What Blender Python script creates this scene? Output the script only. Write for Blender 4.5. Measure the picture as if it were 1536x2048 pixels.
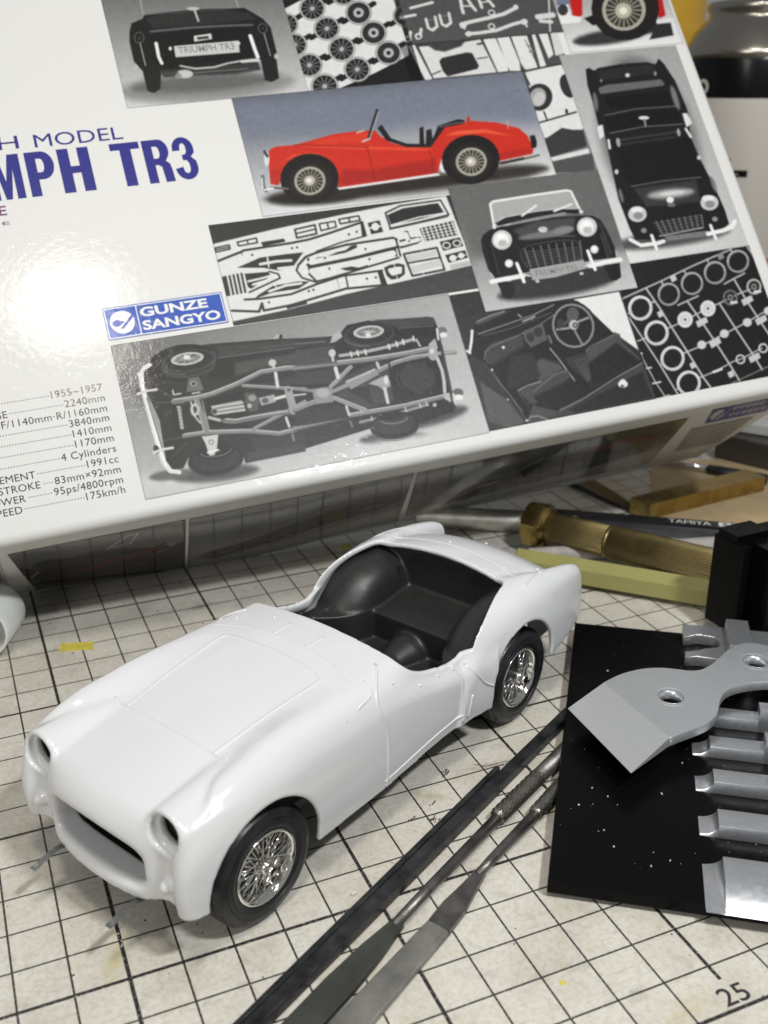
# A white plastic roadster kit on a cutting mat, its box and bench tools around it.
# All builder coordinates are millimetres; K converts them to metres.
import bpy, bmesh, math, random
import numpy as np
from mathutils import Vector, Matrix
from mathutils.bvhtree import BVHTree

for _o in list(bpy.data.objects):
    bpy.data.objects.remove(_o, do_unlink=True)
K = 0.001
rnd = random.Random(7)
SC = bpy.context.scene
COL = SC.collection

# ------------------------------------------------------------------ camera
cam = bpy.data.cameras.new("camera")
cam_o = bpy.data.objects.new("camera", cam)
COL.objects.link(cam_o)
_R = ((0.920029, -0.391816, -0.005279), (-0.155134, -0.351836, -0.923117), (0.359835, 0.850113, -0.384483))
cam_o.matrix_world = Matrix((
    (_R[0][0], -_R[1][0], -_R[2][0], -13.715 * K),
    (_R[0][1], -_R[1][1], -_R[2][1], -154.301 * K),
    (_R[0][2], -_R[1][2], -_R[2][2], 154.691 * K),
    (0, 0, 0, 1)))
cam.sensor_fit = 'VERTICAL'
cam.sensor_height = 36.0
cam.lens = 37.1324
cam.clip_start = 0.01
cam.clip_end = 20.0
cam.dof.use_dof = True
cam.dof.focus_distance = 0.245
cam.dof.aperture_fstop = 24.0
SC.camera = cam_o

# ------------------------------------------------------------------ world and lamps
world = bpy.data.worlds.new("World")
SC.world = world
world.use_nodes = True
world.node_tree.nodes["Background"].inputs[0].default_value = (0.93, 0.96, 1.0, 1)
world.node_tree.nodes["Background"].inputs[1].default_value = 0.24


def lamp(name, loc, target, size, power, color, shape='DISK', size_y=None):
    L = bpy.data.lights.new(name, 'AREA')
    L.shape = shape
    L.size = size * K
    if size_y:
        L.size_y = size_y * K
    L.energy = power
    L.color = color
    o = bpy.data.objects.new(name, L)
    COL.objects.link(o)
    o.location = Vector(loc) * K
    o.rotation_euler = (Vector(target) - Vector(loc)).to_track_quat('-Z', 'Y').to_euler()
    return o


lamp("desk_lamp", (-16, -150, 604), (40, 60, 0), 92, 1.15, (1.0, 0.93, 0.82))
lamp("bench_light", (160, -250, 450), (80, 30, 0), 62, 1.85, (0.97, 0.99, 1.0), 'RECTANGLE', 24)

lamp("fill_light", (-620, -420, 520), (0, 20, 20), 320, 2.0, (1.0, 0.97, 0.93))  # added soft fill from front left, brightens the nose and grille mouth

SC.view_settings.view_transform = 'Standard'
SC.view_settings.look = 'None'
SC.view_settings.exposure = 0.0
SC.view_settings.gamma = 1.0
SC.view_settings.use_curve_mapping = False
try:
    SC.cycles.max_bounces = 8
    SC.cycles.use_denoising = True
    SC.cycles.sample_clamp_indirect = 6.0
    SC.cycles.caustics_reflective = False
    SC.cycles.caustics_refractive = False
except Exception:
    pass


# ------------------------------------------------------------------ helpers
def srgb(r, g=None, b=None):
    if g is None:
        g = b = r
    f = lambda c: c / 12.92 if c <= 0.04045 else ((c + 0.055) / 1.055) ** 2.4
    return (f(r / 255), f(g / 255), f(b / 255), 1)


MATS = {}


def material(name, color, rough=0.5, metal=0.0, spec=0.5, coat=0.0, vary=0.0, vscale=300, bump=0.0, bscale=800,
             rvary=0.0, aniso=None, dust=0.0):
    """Principled surface with optional noise in colour, gloss and relief (object coordinates, metres)."""
    m = bpy.data.materials.new(name)
    m.use_nodes = True
    nt = m.node_tree
    p = nt.nodes["Principled BSDF"]
    c = tuple(color) if len(color) == 4 else (*color, 1)
    p.inputs["Base Color"].default_value = c
    p.inputs["Roughness"].default_value = rough
    p.inputs["Metallic"].default_value = metal
    p.inputs["Specular IOR Level"].default_value = spec
    p.inputs["Coat Weight"].default_value = coat
    p.inputs["Coat Roughness"].default_value = 0.08
    tc = nt.nodes.new("ShaderNodeTexCoord")
    src = tc.outputs["Object"]
    if aniso:
        mp = nt.nodes.new("ShaderNodeMapping")
        mp.inputs["Scale"].default_value = aniso
        nt.links.new(src, mp.inputs[0])
        src = mp.outputs[0]
    if vary or rvary:
        n = nt.nodes.new("ShaderNodeTexNoise")
        n.inputs["Scale"].default_value = vscale
        n.inputs["Detail"].default_value = 5
        nt.links.new(src, n.inputs["Vector"])
        if vary:
            r = nt.nodes.new("ShaderNodeValToRGB")
            r.color_ramp.elements[0].position = 0.3
            r.color_ramp.elements[1].position = 0.7
            r.color_ramp.elements[0].color = tuple(x * (1 - vary) for x in c[:3]) + (1,)
            r.color_ramp.elements[1].color = tuple(min(1, x * (1 + vary)) for x in c[:3]) + (1,)
            nt.links.new(n.outputs["Fac"], r.inputs[0])
            nt.links.new(r.outputs[0], p.inputs["Base Color"])
        if rvary:
            mr = nt.nodes.new("ShaderNodeMapRange")
            mr.inputs["From Min"].default_value = 0.3
            mr.inputs["From Max"].default_value = 0.7
            mr.inputs["To Min"].default_value = max(0.02, rough - rvary)
            mr.inputs["To Max"].default_value = min(1, rough + rvary)
            nt.links.new(n.outputs["Fac"], mr.inputs[0])
            nt.links.new(mr.outputs[0], p.inputs["Roughness"])
    if bump:
        nb = nt.nodes.new("ShaderNodeTexNoise")
        nb.inputs["Scale"].default_value = bscale
        nb.inputs["Detail"].default_value = 3
        nt.links.new(src, nb.inputs["Vector"])
        b = nt.nodes.new("ShaderNodeBump")
        b.inputs["Strength"].default_value = bump
        b.inputs["Distance"].default_value = 0.0003
        nt.links.new(nb.outputs["Fac"], b.inputs["Height"])
        nt.links.new(b.outputs[0], p.inputs["Normal"])
    MATS[name] = m
    return m


def tag(o, label=None, cat=None, group=None, kind=None):
    if label:
        o["label"] = label
    if cat:
        o["category"] = cat
    if group:
        o["group"] = group
    if kind:
        o["kind"] = kind
    return o


def empty(name, loc=(0, 0, 0), rz=0.0, mat4=None, parent=None):
    o = bpy.data.objects.new(name, None)
    o.empty_display_size = 0.005
    COL.objects.link(o)
    if mat4 is not None:
        o.matrix_world = mat4
    else:
        o.location = Vector(loc) * K
        o.rotation_euler = (0, 0, rz)
    if parent:
        o.parent = parent
    return o


def link(name, me, mat, parent=None):
    o = bpy.data.objects.new(name, me)
    COL.objects.link(o)
    if mat is not None and not me.materials:
        me.materials.append(mat)
    if parent:
        o.parent = parent
    return o


def mesh_data(name, v, f, smooth=False):
    me = bpy.data.meshes.new(name)
    v = np.asarray(v, dtype=np.float64) * K
    me.from_pydata(v.tolist(), [], [tuple(int(i) for i in q) for q in f] if not isinstance(f, list) else f)
    if smooth:
        me.polygons.foreach_set("use_smooth", np.ones(len(me.polygons), dtype=bool))
    me.update()
    return me


def mesh(name, v, f, mat, parent=None, smooth=False):
    return link(name, mesh_data(name, v, f, smooth), mat, parent)


class MB:
    """Collects boxes, prisms, lathes and tubes into one mesh (mm)."""

    def __init__(s):
        s.v = []
        s.f = []

    def add(s, v, f):
        b = len(s.v)
        s.v += [tuple(float(c) for c in p) for p in v]
        s.f += [tuple(int(i) + b for i in q) for q in f]
        return s

    def box(s, c, d, rz=0.0, M=None):
        hx, hy, hz = d[0] / 2, d[1] / 2, d[2] / 2
        pts = [Vector((x, y, z)) for z in (-hz, hz) for x, y in ((-hx, -hy), (hx, -hy), (hx, hy), (-hx, hy))]
        Rm = M if M is not None else Matrix.Rotation(rz, 3, 'Z')
        return s.add([Rm @ p + Vector(c) for p in pts],
                     [(3, 2, 1, 0), (4, 5, 6, 7), (0, 1, 5, 4), (1, 2, 6, 5), (2, 3, 7, 6), (3, 0, 4, 7)])

    def bbox(s, c, d, r=0.4, rz=0.0, M=None):
        """box with chamfered edges"""
        bm = bmesh.new()
        bmesh.ops.create_cube(bm, size=1)
        for q in bm.verts:
            q.co = Vector((q.co.x * d[0], q.co.y * d[1], q.co.z * d[2]))
        bmesh.ops.bevel(bm, geom=list(bm.edges), offset=r, segments=2, profile=0.5, affect='EDGES')
        Rm = M if M is not None else Matrix.Rotation(rz, 3, 'Z')
        for q in bm.verts:
            q.co = Rm @ q.co + Vector(c)
        return s.bm(bm)

    def bm(s, bm):
        bm.verts.index_update()
        s.add([tuple(q.co) for q in bm.verts], [tuple(w.index for w in f.verts) for f in bm.faces])
        bm.free()
        return s

    def prism(s, poly, z0, z1, T=None):
        n = len(poly)
        T = T or (lambda x, y, z: (x, y, z))
        v = [T(x, y, z0) for x, y in poly] + [T(x, y, z1) for x, y in poly]
        f = [tuple(range(n - 1, -1, -1)), tuple(range(n, 2 * n))]
        f += [(i, (i + 1) % n, n + (i + 1) % n, n + i) for i in range(n)]
        return s.add(v, f)

    def loft(s, rings, closed=True, caps=True):
        n = len(rings[0])
        v = [p for r in rings for p in r]
        f = []
        for i in range(len(rings) - 1):
            for j in range(n if closed else n - 1):
                a, b = i * n + j, i * n + (j + 1) % n
                f.append((a, b, b + n, a + n))
        if caps and closed:
            f.append(tuple(range(n - 1, -1, -1)))
            f.append(tuple(range((len(rings) - 1) * n, len(rings) * n)))
        return s.add(v, f)

    def tube(s, pts, r, n=8, caps=True):
        pts = [Vector(p) for p in pts]
        rr = r if isinstance(r, (list, tuple)) else [r] * len(pts)
        rings = []
        up = None
        for i, p in enumerate(pts):
            d = (pts[min(i + 1, len(pts) - 1)] - pts[max(i - 1, 0)]).normalized()
            if up is None:
                up = Vector((0, 0, 1)) if abs(d.z) < 0.9 else Vector((1, 0, 0))
            a = d.cross(up).normalized()
            b = a.cross(d).normalized()
            up = b
            rings.append([tuple(p + (a * math.cos(2 * math.pi * k / n) + b * math.sin(2 * math.pi * k / n)) * rr[i])
                          for k in range(n)])
        return s.loft(rings, True, caps)

    def lathe(s, prof, n=48, c=(0, 0, 0), axis='Z', closed=False, M=None):
        """prof: list of (radius, height); closed joins the last profile point to the first"""
        rings = []
        for k in range(n):
            a = 2 * math.pi * k / n
            ca, sa = math.cos(a), math.sin(a)
            ring = []
            for r, h in prof:
                if axis == 'Z':
                    p = Vector((r * ca, r * sa, h))
                elif axis == 'Y':
                    p = Vector((r * sa, h, r * ca))
                else:
                    p = Vector((h, r * ca, r * sa))
                if M is not None:
                    p = M @ p
                ring.append(tuple(p + Vector(c)))
            rings.append(ring)
        m = len(prof)
        v = [p for r in rings for p in r]
        f = []
        for k in range(n):
            k2 = (k + 1) % n
            for j in range(m if closed else m - 1):
                j2 = (j + 1) % m
                f.append((k * m + j, k2 * m + j, k2 * m + j2, k * m + j2))
        return s.add(v, f)

    def data(s, name, smooth=False, angle=None):
        me = mesh_data(name, s.v, s.f, smooth)
        if angle:
            sharp_by_angle(me, angle)
        return me

    def build(s, name, mat, parent=None, smooth=False, angle=None):
        return link(name, s.data(name, smooth or bool(angle), angle), mat, parent)


def sharp_by_angle(me, deg):
    bm = bmesh.new()
    bm.from_mesh(me)
    bmesh.ops.recalc_face_normals(bm, faces=list(bm.faces))
    a = math.radians(deg)
    for e in bm.edges:
        e.smooth = len(e.link_faces) == 2 and e.calc_face_angle(0) < a
    bm.to_mesh(me)
    bm.free()
    me.polygons.foreach_set("use_smooth", np.ones(len(me.polygons), dtype=bool))
    me.update()


def curve_mesh(name, splines, extrude=0.0, bevel=0.0, res=1):
    """Filled 2-D outline (mm) with holes, extruded both ways; returns mesh data in metres."""
    cu = bpy.data.curves.new(name, 'CURVE')
    cu.dimensions = '2D'
    cu.fill_mode = 'BOTH'
    cu.extrude = extrude * K
    cu.bevel_depth = bevel * K
    cu.bevel_resolution = res
    for pts in splines:
        sp = cu.splines.new('POLY')
        sp.points.add(len(pts) - 1)
        for q, (x, y) in zip(sp.points, pts):
            q.co = (x * K, y * K, 0, 1)
        sp.use_cyclic_u = True
    o = bpy.data.objects.new(name, cu)
    COL.objects.link(o)
    dg = bpy.context.evaluated_depsgraph_get()
    me = bpy.data.meshes.new_from_object(o.evaluated_get(dg))
    bpy.data.objects.remove(o, do_unlink=True)
    bpy.data.curves.remove(cu)
    me.name = name
    return me


def text_mesh(name, body, size, sx=1.0, spacing=1.0, bold=0.0, extrude=0.0, align='LEFT', shear=0.0):
    """Flat lettering as a mesh (mm); bold widens the strokes."""
    cu = bpy.data.curves.new(name, 'FONT')
    cu.body = body
    cu.size = size * K
    cu.space_character = spacing
    cu.offset = bold * K
    cu.extrude = extrude * K
    cu.align_x = align
    cu.shear = shear
    cu.resolution_u = 3
    o = bpy.data.objects.new(name, cu)
    COL.objects.link(o)
    dg = bpy.context.evaluated_depsgraph_get()
    me = bpy.data.meshes.new_from_object(o.evaluated_get(dg))
    bpy.data.objects.remove(o, do_unlink=True)
    bpy.data.curves.remove(cu)
    me.name = name
    if sx != 1.0:
        me.transform(Matrix.Diagonal((sx, 1, 1, 1)))
    return me


def spline(xs, vs, n=1200):
    """Smooth (finite-difference Hermite) interpolant through the given points."""
    xs = np.asarray(xs, float)
    vs = np.asarray(vs, float)
    if xs[0] > xs[-1]:
        xs, vs = xs[::-1], vs[::-1]
    d = np.diff(vs) / np.diff(xs)
    m = np.empty_like(vs)
    m[0], m[-1] = d[0], d[-1]
    for i in range(1, len(vs) - 1):
        if d[i - 1] * d[i] <= 0:
            m[i] = 0
        else:
            w1 = 2 * (xs[i + 1] - xs[i]) + (xs[i] - xs[i - 1])
            w2 = (xs[i + 1] - xs[i]) + 2 * (xs[i] - xs[i - 1])
            m[i] = (w1 + w2) / (w1 / d[i - 1] + w2 / d[i])
    t = np.linspace(xs[0], xs[-1], n)
    i = np.clip(np.searchsorted(xs, t) - 1, 0, len(xs) - 2)
    h = xs[i + 1] - xs[i]
    u = (t - xs[i]) / h
    y = ((2 * u ** 3 - 3 * u ** 2 + 1) * vs[i] + (u ** 3 - 2 * u ** 2 + u) * h * m[i]
         + (-2 * u ** 3 + 3 * u ** 2) * vs[i + 1] + (u ** 3 - u ** 2) * h * m[i + 1])
    return lambda q: np.interp(q, t, y)


def smin(a, b, k):
    h = np.clip(0.5 + 0.5 * (b - a) / k, 0, 1)
    return b * (1 - h) + a * h - k * h * (1 - h)


def smax(a, b, k):
    return -smin(-a, -b, k)


def surface_nets(F, org, h, smooth_it=3):
    """Quad surface of F < 0 on a regular grid."""
    S = F < 0
    n = np.array(F.shape)
    c = [(0, 0, 0), (1, 0, 0), (0, 1, 0), (1, 1, 0), (0, 0, 1), (1, 0, 1), (0, 1, 1), (1, 1, 1)]
    cnt = np.zeros(n - 1, np.int8)
    for o in c:
        cnt += S[o[0]:n[0] - 1 + o[0], o[1]:n[1] - 1 + o[1], o[2]:n[2] - 1 + o[2]]
    act = (cnt > 0) & (cnt < 8)
    idx = np.argwhere(act)
    ids = -np.ones(n - 1, np.int64)
    ids[act] = np.arange(len(idx))
    acc = np.zeros((len(idx), 3))
    num = np.zeros(len(idx))
    for a in range(8):
        for ax in range(3):
            if c[a][ax]:
                continue
            b = list(c[a])
            b[ax] = 1
            fa = F[idx[:, 0] + c[a][0], idx[:, 1] + c[a][1], idx[:, 2] + c[a][2]]
            fb = F[idx[:, 0] + b[0], idx[:, 1] + b[1], idx[:, 2] + b[2]]
            m = (fa < 0) != (fb < 0)
            t = np.where(m, fa / np.where(fa == fb, 1, fa - fb), 0)
            p = np.array(c[a], float)[None, :].repeat(len(idx), 0)
            p[:, ax] += t
            acc += p * m[:, None]
            num += m
    V = (idx + acc / num[:, None]) * h + np.array(org)
    quads = []
    for ax in range(3):
        o1, o2 = (ax + 1) % 3, (ax + 2) % 3
        s0 = [slice(None)] * 3
        s1 = [slice(None)] * 3
        s0[ax] = slice(0, n[ax] - 1)
        s1[ax] = slice(1, n[ax])
        e = np.argwhere(S[tuple(s0)] != S[tuple(s1)])
        ok = (e[:, o1] > 0) & (e[:, o2] > 0) & (e[:, o1] < n[o1] - 1) & (e[:, o2] < n[o2] - 1)
        e = e[ok]
        q = []
        for d1, d2 in ((1, 1), (0, 1), (0, 0), (1, 0)):
            k = e.copy()
            k[:, o1] -= d1
            k[:, o2] -= d2
            q.append(ids[k[:, 0], k[:, 1], k[:, 2]])
        q = np.stack(q, 1)
        neg = S[e[:, 0], e[:, 1], e[:, 2]]
        q[~neg] = q[~neg][:, ::-1]
        quads.append(q)
    Q = np.concatenate(quads)
    Q = Q[(Q >= 0).all(1)]
    E = np.concatenate([Q[:, [0, 1]], Q[:, [1, 2]], Q[:, [2, 3]], Q[:, [3, 0]]])
    E = np.concatenate([E, E[:, ::-1]])
    deg = np.maximum(np.bincount(E[:, 0], minlength=len(V)), 1)[:, None]
    for it in range(smooth_it * 2):
        L = np.stack([np.bincount(E[:, 0], V[E[:, 1], k], len(V)) for k in range(3)], 1) / deg - V
        V = V + (0.5 if it % 2 == 0 else -0.52) * L
    return V, Q


def fast_mesh(name, V, Q, mat, parent=None, smooth=True):
    me = bpy.data.meshes.new(name)
    V = np.asarray(V) * K
    me.vertices.add(len(V))
    me.vertices.foreach_set("co", V.astype(np.float32).ravel())
    k = Q.shape[1]
    me.loops.add(Q.size)
    me.loops.foreach_set("vertex_index", Q.astype(np.int32).ravel())
    me.polygons.add(len(Q))
    me.polygons.foreach_set("loop_start", np.arange(0, Q.size, k, dtype=np.int32))
    me.polygons.foreach_set("loop_total", np.full(len(Q), k, dtype=np.int32))
    if smooth:
        me.polygons.foreach_set("use_smooth", np.ones(len(Q), dtype=bool))
    me.update(calc_edges=True)
    me.validate()
    return link(name, me, mat, parent)



# ------------------------------------------------------------------ the setting: desk and cutting mat
def N(nt, typ, **kw):
    n = nt.nodes.new(typ)
    for k, v in kw.items():
        setattr(n, k, v)
    return n


def math_node(nt, op, a, b=None, c=None):
    n = nt.nodes.new("ShaderNodeMath")
    n.operation = op
    for i, q in enumerate((a, b, c)):
        if q is None:
            continue
        if isinstance(q, (int, float)):
            n.inputs[i].default_value = q
        else:
            nt.links.new(q, n.inputs[i])
    return n.outputs[0]


def N_clamp(nt, q):
    n = nt.nodes.new("ShaderNodeClamp")
    nt.links.new(q, n.inputs[0])
    return n.outputs[0]


def mat_material():
    m = bpy.data.materials.new("cutting_mat_vinyl")
    m.use_nodes = True
    nt = m.node_tree
    L = nt.links.new
    p = nt.nodes["Principled BSDF"]
    tc = N(nt, "ShaderNodeTexCoord")
    mp = N(nt, "ShaderNodeMapping")
    mp.inputs["Scale"].default_value = (1000, 1000, 1000)
    L(tc.outputs["Object"], mp.inputs[0])
    sx = N(nt, "ShaderNodeSeparateXYZ")
    L(mp.outputs[0], sx.inputs[0])
    X, Y = sx.outputs[0], sx.outputs[1]

    def noise(scale, detail=4, rough=0.55, vec=None, dist=0.0):
        n = N(nt, "ShaderNodeTexNoise")
        n.inputs["Scale"].default_value = scale
        n.inputs["Detail"].default_value = detail
        n.inputs["Roughness"].default_value = rough
        n.inputs["Distortion"].default_value = dist
        L(vec or mp.outputs[0], n.inputs["Vector"])
        return n.outputs["Fac"]

    def ramp(fac, stops):
        r = N(nt, "ShaderNodeValToRGB")
        els = r.color_ramp.elements
        while len(els) < len(stops):
            els.new(0.5)
        for e, (pos, c) in zip(els, stops):
            e.position = pos
            e.color = c if len(c) == 4 else (*c, 1)
        L(fac, r.inputs[0])
        return r.outputs[0]

    def mix(fac, a, b, blend='MIX'):
        n = N(nt, "ShaderNodeMix", data_type='RGBA', blend_type=blend)
        if isinstance(fac, (int, float)):
            n.inputs[0].default_value = fac
        else:
            L(fac, n.inputs[0])
        for s_, q in ((n.inputs[6], a), (n.inputs[7], b)):
            if isinstance(q, tuple):
                s_.default_value = q
            else:
                L(q, s_)
        return n.outputs[2]

    def line(coord, period, width):
        q = math_node(nt, 'DIVIDE', coord, period)
        q = math_node(nt, 'ADD', q, 0.5)
        q = math_node(nt, 'FRACT', q)
        q = math_node(nt, 'SUBTRACT', q, 0.5)
        q = math_node(nt, 'ABSOLUTE', q)
        q = math_node(nt, 'MULTIPLY', q, period)
        mr = N(nt, "ShaderNodeMapRange", interpolation_type='SMOOTHSTEP')
        mr.inputs["From Min"].default_value = width / 2 - 0.05
        mr.inputs["From Max"].default_value = width / 2 + 0.07
        mr.inputs["To Min"].default_value = 1
        mr.inputs["To Max"].default_value = 0
        L(q, mr.inputs[0])
        return mr.outputs[0]

    # vinyl colour, yellowed and soiled
    base = ramp(noise(0.045, 5, 0.6), [(0.3, (0.51, 0.485, 0.42)), (0.52, (0.605, 0.58, 0.515)), (0.75, (0.66, 0.64, 0.58))])
    fine = ramp(noise(0.9, 5, 0.65), [(0.28, (0.74, 0.72, 0.67)), (0.56, (1, 1, 1))])
    base = mix(0.75, base, fine, 'MULTIPLY')
    blot = ramp(noise(0.26, 5, 0.68), [(0.53, (0, 0, 0)), (0.74, (1, 1, 1))])
    base = mix(math_node(nt, 'MULTIPLY', blot, 0.42), base, (0.43, 0.37, 0.21, 1))
    grime = ramp(noise(0.12, 6, 0.7, dist=0.6), [(0.55, (0, 0, 0)), (0.78, (1, 1, 1))])
    base = mix(math_node(nt, 'MULTIPLY', grime, 0.55), base, (0.27, 0.25, 0.22, 1))
    # knife scratches: very stretched noise in two directions
    for rot, sc in ((0.5, (0.05, 2.4, 1)), (-0.35, (0.06, 2.0, 1)), (1.2, (0.045, 2.2, 1))):
        m2 = N(nt, "ShaderNodeMapping")
        m2.inputs["Rotation"].default_value = (0, 0, rot)
        m2.inputs["Scale"].default_value = sc
        L(mp.outputs[0], m2.inputs[0])
        sc_ = ramp(noise(1.0, 2, 0.5, m2.outputs[0]), [(0.69, (0, 0, 0)), (0.715, (1, 1, 1)), (0.74, (0, 0, 0))])
        base = mix(math_node(nt, 'MULTIPLY', sc_, 0.62), base, (0.25, 0.23, 0.19, 1))
    # local stains: x, y, length, width, turn, colour, strength
    for x_, y_, a_, b_, t_, c_, k_ in ((-1.5, 6.0, 9.0, 3.2, 1.15, (0.46, 0.40, 0.12, 1), 0.55), (48.0, 140.0, 5.0, 2.6, 0.2, (0.16, 0.12, 0.10, 1), 0.65),
                                       (74.0, 26.0, 6.0, 2.2, -0.5, (0.33, 0.30, 0.13, 1), 0.5), (92.0, 31.0, 8.0, 1.6, -0.1, (0.20, 0.17, 0.12, 1), 0.5),
                                       (40.0, -16.0, 5.0, 3.0, 0.4, (0.42, 0.37, 0.15, 1), 0.45), (84.0, -40.0, 3.0, 2.0, 0.6, (0.16, 0.16, 0.19, 1), 0.45),
                                       (106.0, -34.0, 6.0, 2.0, 0.9, (0.34, 0.30, 0.20, 1), 0.4), (-4.0, 60.0, 12.0, 9.0, 0.3, (0.40, 0.36, 0.27, 1), 0.4),
                                       (8.0, -4.0, 8.0, 5.0, 0.3, (0.34, 0.31, 0.25, 1), 0.4), (183.0, 84.0, 6.0, 3.0, 0.4, (0.20, 0.16, 0.11, 1), 0.6), (90.0, -47.0, 9.0, 4.0, 0.2, (0.50, 0.40, 0.18, 1), 0.35)):
        m3 = N(nt, "ShaderNodeMapping", vector_type='TEXTURE')
        m3.inputs["Location"].default_value = (x_, y_, 0)
        m3.inputs["Rotation"].default_value = (0, 0, t_)
        m3.inputs["Scale"].default_value = (a_, b_, 1)
        L(mp.outputs[0], m3.inputs[0])
        vl = N(nt, "ShaderNodeVectorMath", operation='LENGTH')
        L(m3.outputs[0], vl.inputs[0])
        q = math_node(nt, 'SUBTRACT', 1.25, vl.outputs["Value"])
        q = math_node(nt, 'ADD', q, math_node(nt, 'MULTIPLY', math_node(nt, 'SUBTRACT', noise(0.55, 5, 0.7), 0.62), 2.6))
        q = N_clamp(nt, q)
        base = mix(math_node(nt, 'MULTIPLY', q, k_), base, c_)
    # specks
    vo = N(nt, "ShaderNodeTexVoronoi")
    vo.inputs["Scale"].default_value = 0.42
    L(mp.outputs[0], vo.inputs["Vector"])
    sp = N(nt, "ShaderNodeMapRange")
    sp.inputs["From Min"].default_value = 0.06
    sp.inputs["From Max"].default_value = 0.10
    sp.inputs["To Min"].default_value = 1
    sp.inputs["To Max"].default_value = 0
    L(vo.outputs["Distance"], sp.inputs[0])
    sel = math_node(nt, 'GREATER_THAN', noise(0.35, 2), 0.55)
    base = mix(math_node(nt, 'MULTIPLY', math_node(nt, 'MULTIPLY', sp.outputs[0], sel), 0.6), base, (0.16, 0.15, 0.13, 1))
    # printed grid: fine lines each 10 mm, bold each 50 mm
    g = line(X, 10, 0.41)
    g = math_node(nt, 'MAXIMUM', g, line(X, 50, 0.78))
    # the bold line ends short of its number
    inx = math_node(nt, 'LESS_THAN', math_node(nt, 'ABSOLUTE', math_node(nt, 'SUBTRACT', X, 100.0)), 4.0)
    iny = math_node(nt, 'LESS_THAN', Y, -43.4)
    g = math_node(nt, 'MULTIPLY', g, math_node(nt, 'SUBTRACT', 1.0, math_node(nt, 'MULTIPLY', inx, iny)))
    g2 = math_node(nt, 'MAXIMUM', line(Y, 10, 0.40), line(Y, 50, 0.78))
    g = math_node(nt, 'MAXIMUM', g, g2)
    g = math_node(nt, 'MULTIPLY', g, math_node(nt, 'GREATER_THAN', Y, -50.5))
    wear = ramp(noise(1.6, 5, 0.7), [(0.30, (0.35, 0.35, 0.35)), (0.46, (1, 1, 1))])
    g = math_node(nt, 'MULTIPLY', g, wear)
    L(mix(math_node(nt, 'MULTIPLY', g, 0.98), base, (0.010, 0.008, 0.010, 1)), p.inputs["Base Color"])
    mr = N(nt, "ShaderNodeMapRange")
    mr.inputs["To Min"].default_value = 0.26
    mr.inputs["To Max"].default_value = 0.50
    L(noise(0.5, 4), mr.inputs[0])
    L(mr.outputs[0], p.inputs["Roughness"])
    bp = N(nt, "ShaderNodeBump")
    bp.inputs["Strength"].default_value = 0.10
    bp.inputs["Distance"].default_value = 0.0003
    L(noise(2.2, 5, 0.7), bp.inputs["Height"])
    L(bp.outputs[0], p.inputs["Normal"])
    return m


M_desk = material("desk_laminate", (0.30, 0.24, 0.17), 0.5, vary=0.15, vscale=20)
d = MB().box((60, 150, -22.5), (1600, 1100, 40)).build("desk", M_desk)
tag(d, kind='structure')
cutting_mat = MB().bbox((55, 120, -1.25), (640, 370, 2.5), 0.5).build("cutting_mat", mat_material())
tag(cutting_mat, 'cream cutting mat printed with a black centimetre grid', kind='structure')
M_ink = material("printed_ink", (0.03, 0.026, 0.028), 0.45, vary=0.3, vscale=900)
num = link("grid_number", text_mesh("grid_number", "25", 5.6, sx=1.12, align='CENTER', bold=0.05), M_ink, cutting_mat)
num.location = Vector((100.0, -49.0, 0.03)) * K



# ------------------------------------------------------------------ the model car
M_white = material("white_styrene", (0.65, 0.66, 0.668), 0.15, spec=0.5, rvary=0.06, vscale=60)
M_tub = material("black_styrene", (0.020, 0.0195, 0.019), 0.38, spec=0.5, bump=0.22, bscale=3600, rvary=0.08, vscale=300)
M_tyre = material("tyre_vinyl", (0.010, 0.011, 0.013), 0.40, vary=0.3, vscale=500, rvary=0.1)
M_chrome = material("chrome_plating", (0.86, 0.85, 0.82), 0.07, metal=1.0)
M_chassis = material("dark_chassis_plastic", (0.02, 0.02, 0.02), 0.5)
M_tin = material("thin_white_metal", (0.42, 0.43, 0.42), 0.42, metal=0.85, vary=0.2, vscale=400)

CAR_P, CAR_YAW = (56.28, 47.40, 0.0), -2.66296
car = empty("model_car", CAR_P, CAR_YAW)
tag(car, 'unpainted white plastic model roadster with open cockpit and chrome wire wheels', 'model car')

WX, WZ, WR = 44.8, 12.77, 12.77          # axle x, wheel centre height, tyre radius

_half = spline([-78, -76, -73, -68, -60, -52, -43, -33, -26, -20, -8, 10, 28, 40, 47, 55, 60, 63.5, 66, 68],
               [23.5, 24.9, 26.0, 27.0, 27.9, 28.5, 28.7, 28.0, 27.1, 26.7, 26.7, 26.9, 27.5, 28.1, 28.2, 27.7, 27.0, 26.0, 24.0, 20.0])
_hood = spline([-79, -77, -74.5, -71, -66, -60, -53, -46, -30, 0, 10, 16, 30, 45, 53, 59, 63, 65.5, 67.2, 68.5],
               [13.0, 20.0, 26.5, 31.4, 35.2, 37.6, 38.9, 39.5, 39.6, 39.2, 38.9, 38.4, 37.0, 35.0, 33.5, 32.0, 30.6, 29.4, 27.8, 24.0])
_wctr = spline([-78, -70, -60, -46, -20, 0, 12, 25, 45, 56, 64, 68], [18.4, 20.2, 21.2, 22.6, 24.4, 24.4, 24.0, 22.2, 18.6, 16.6, 15.6, 14.5])
_zff = spline([-80, -26, -20, -10, 0, 12, 24, 34, 42, 48, 54, 59, 62.5, 65, 66.6, 68],
              [26.4, 26.6, 27.2, 29.0, 31.2, 33.7, 35.7, 37.1, 37.6, 37.4, 36.3, 34.3, 31.8, 28.4, 24.4, 18.0])
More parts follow.
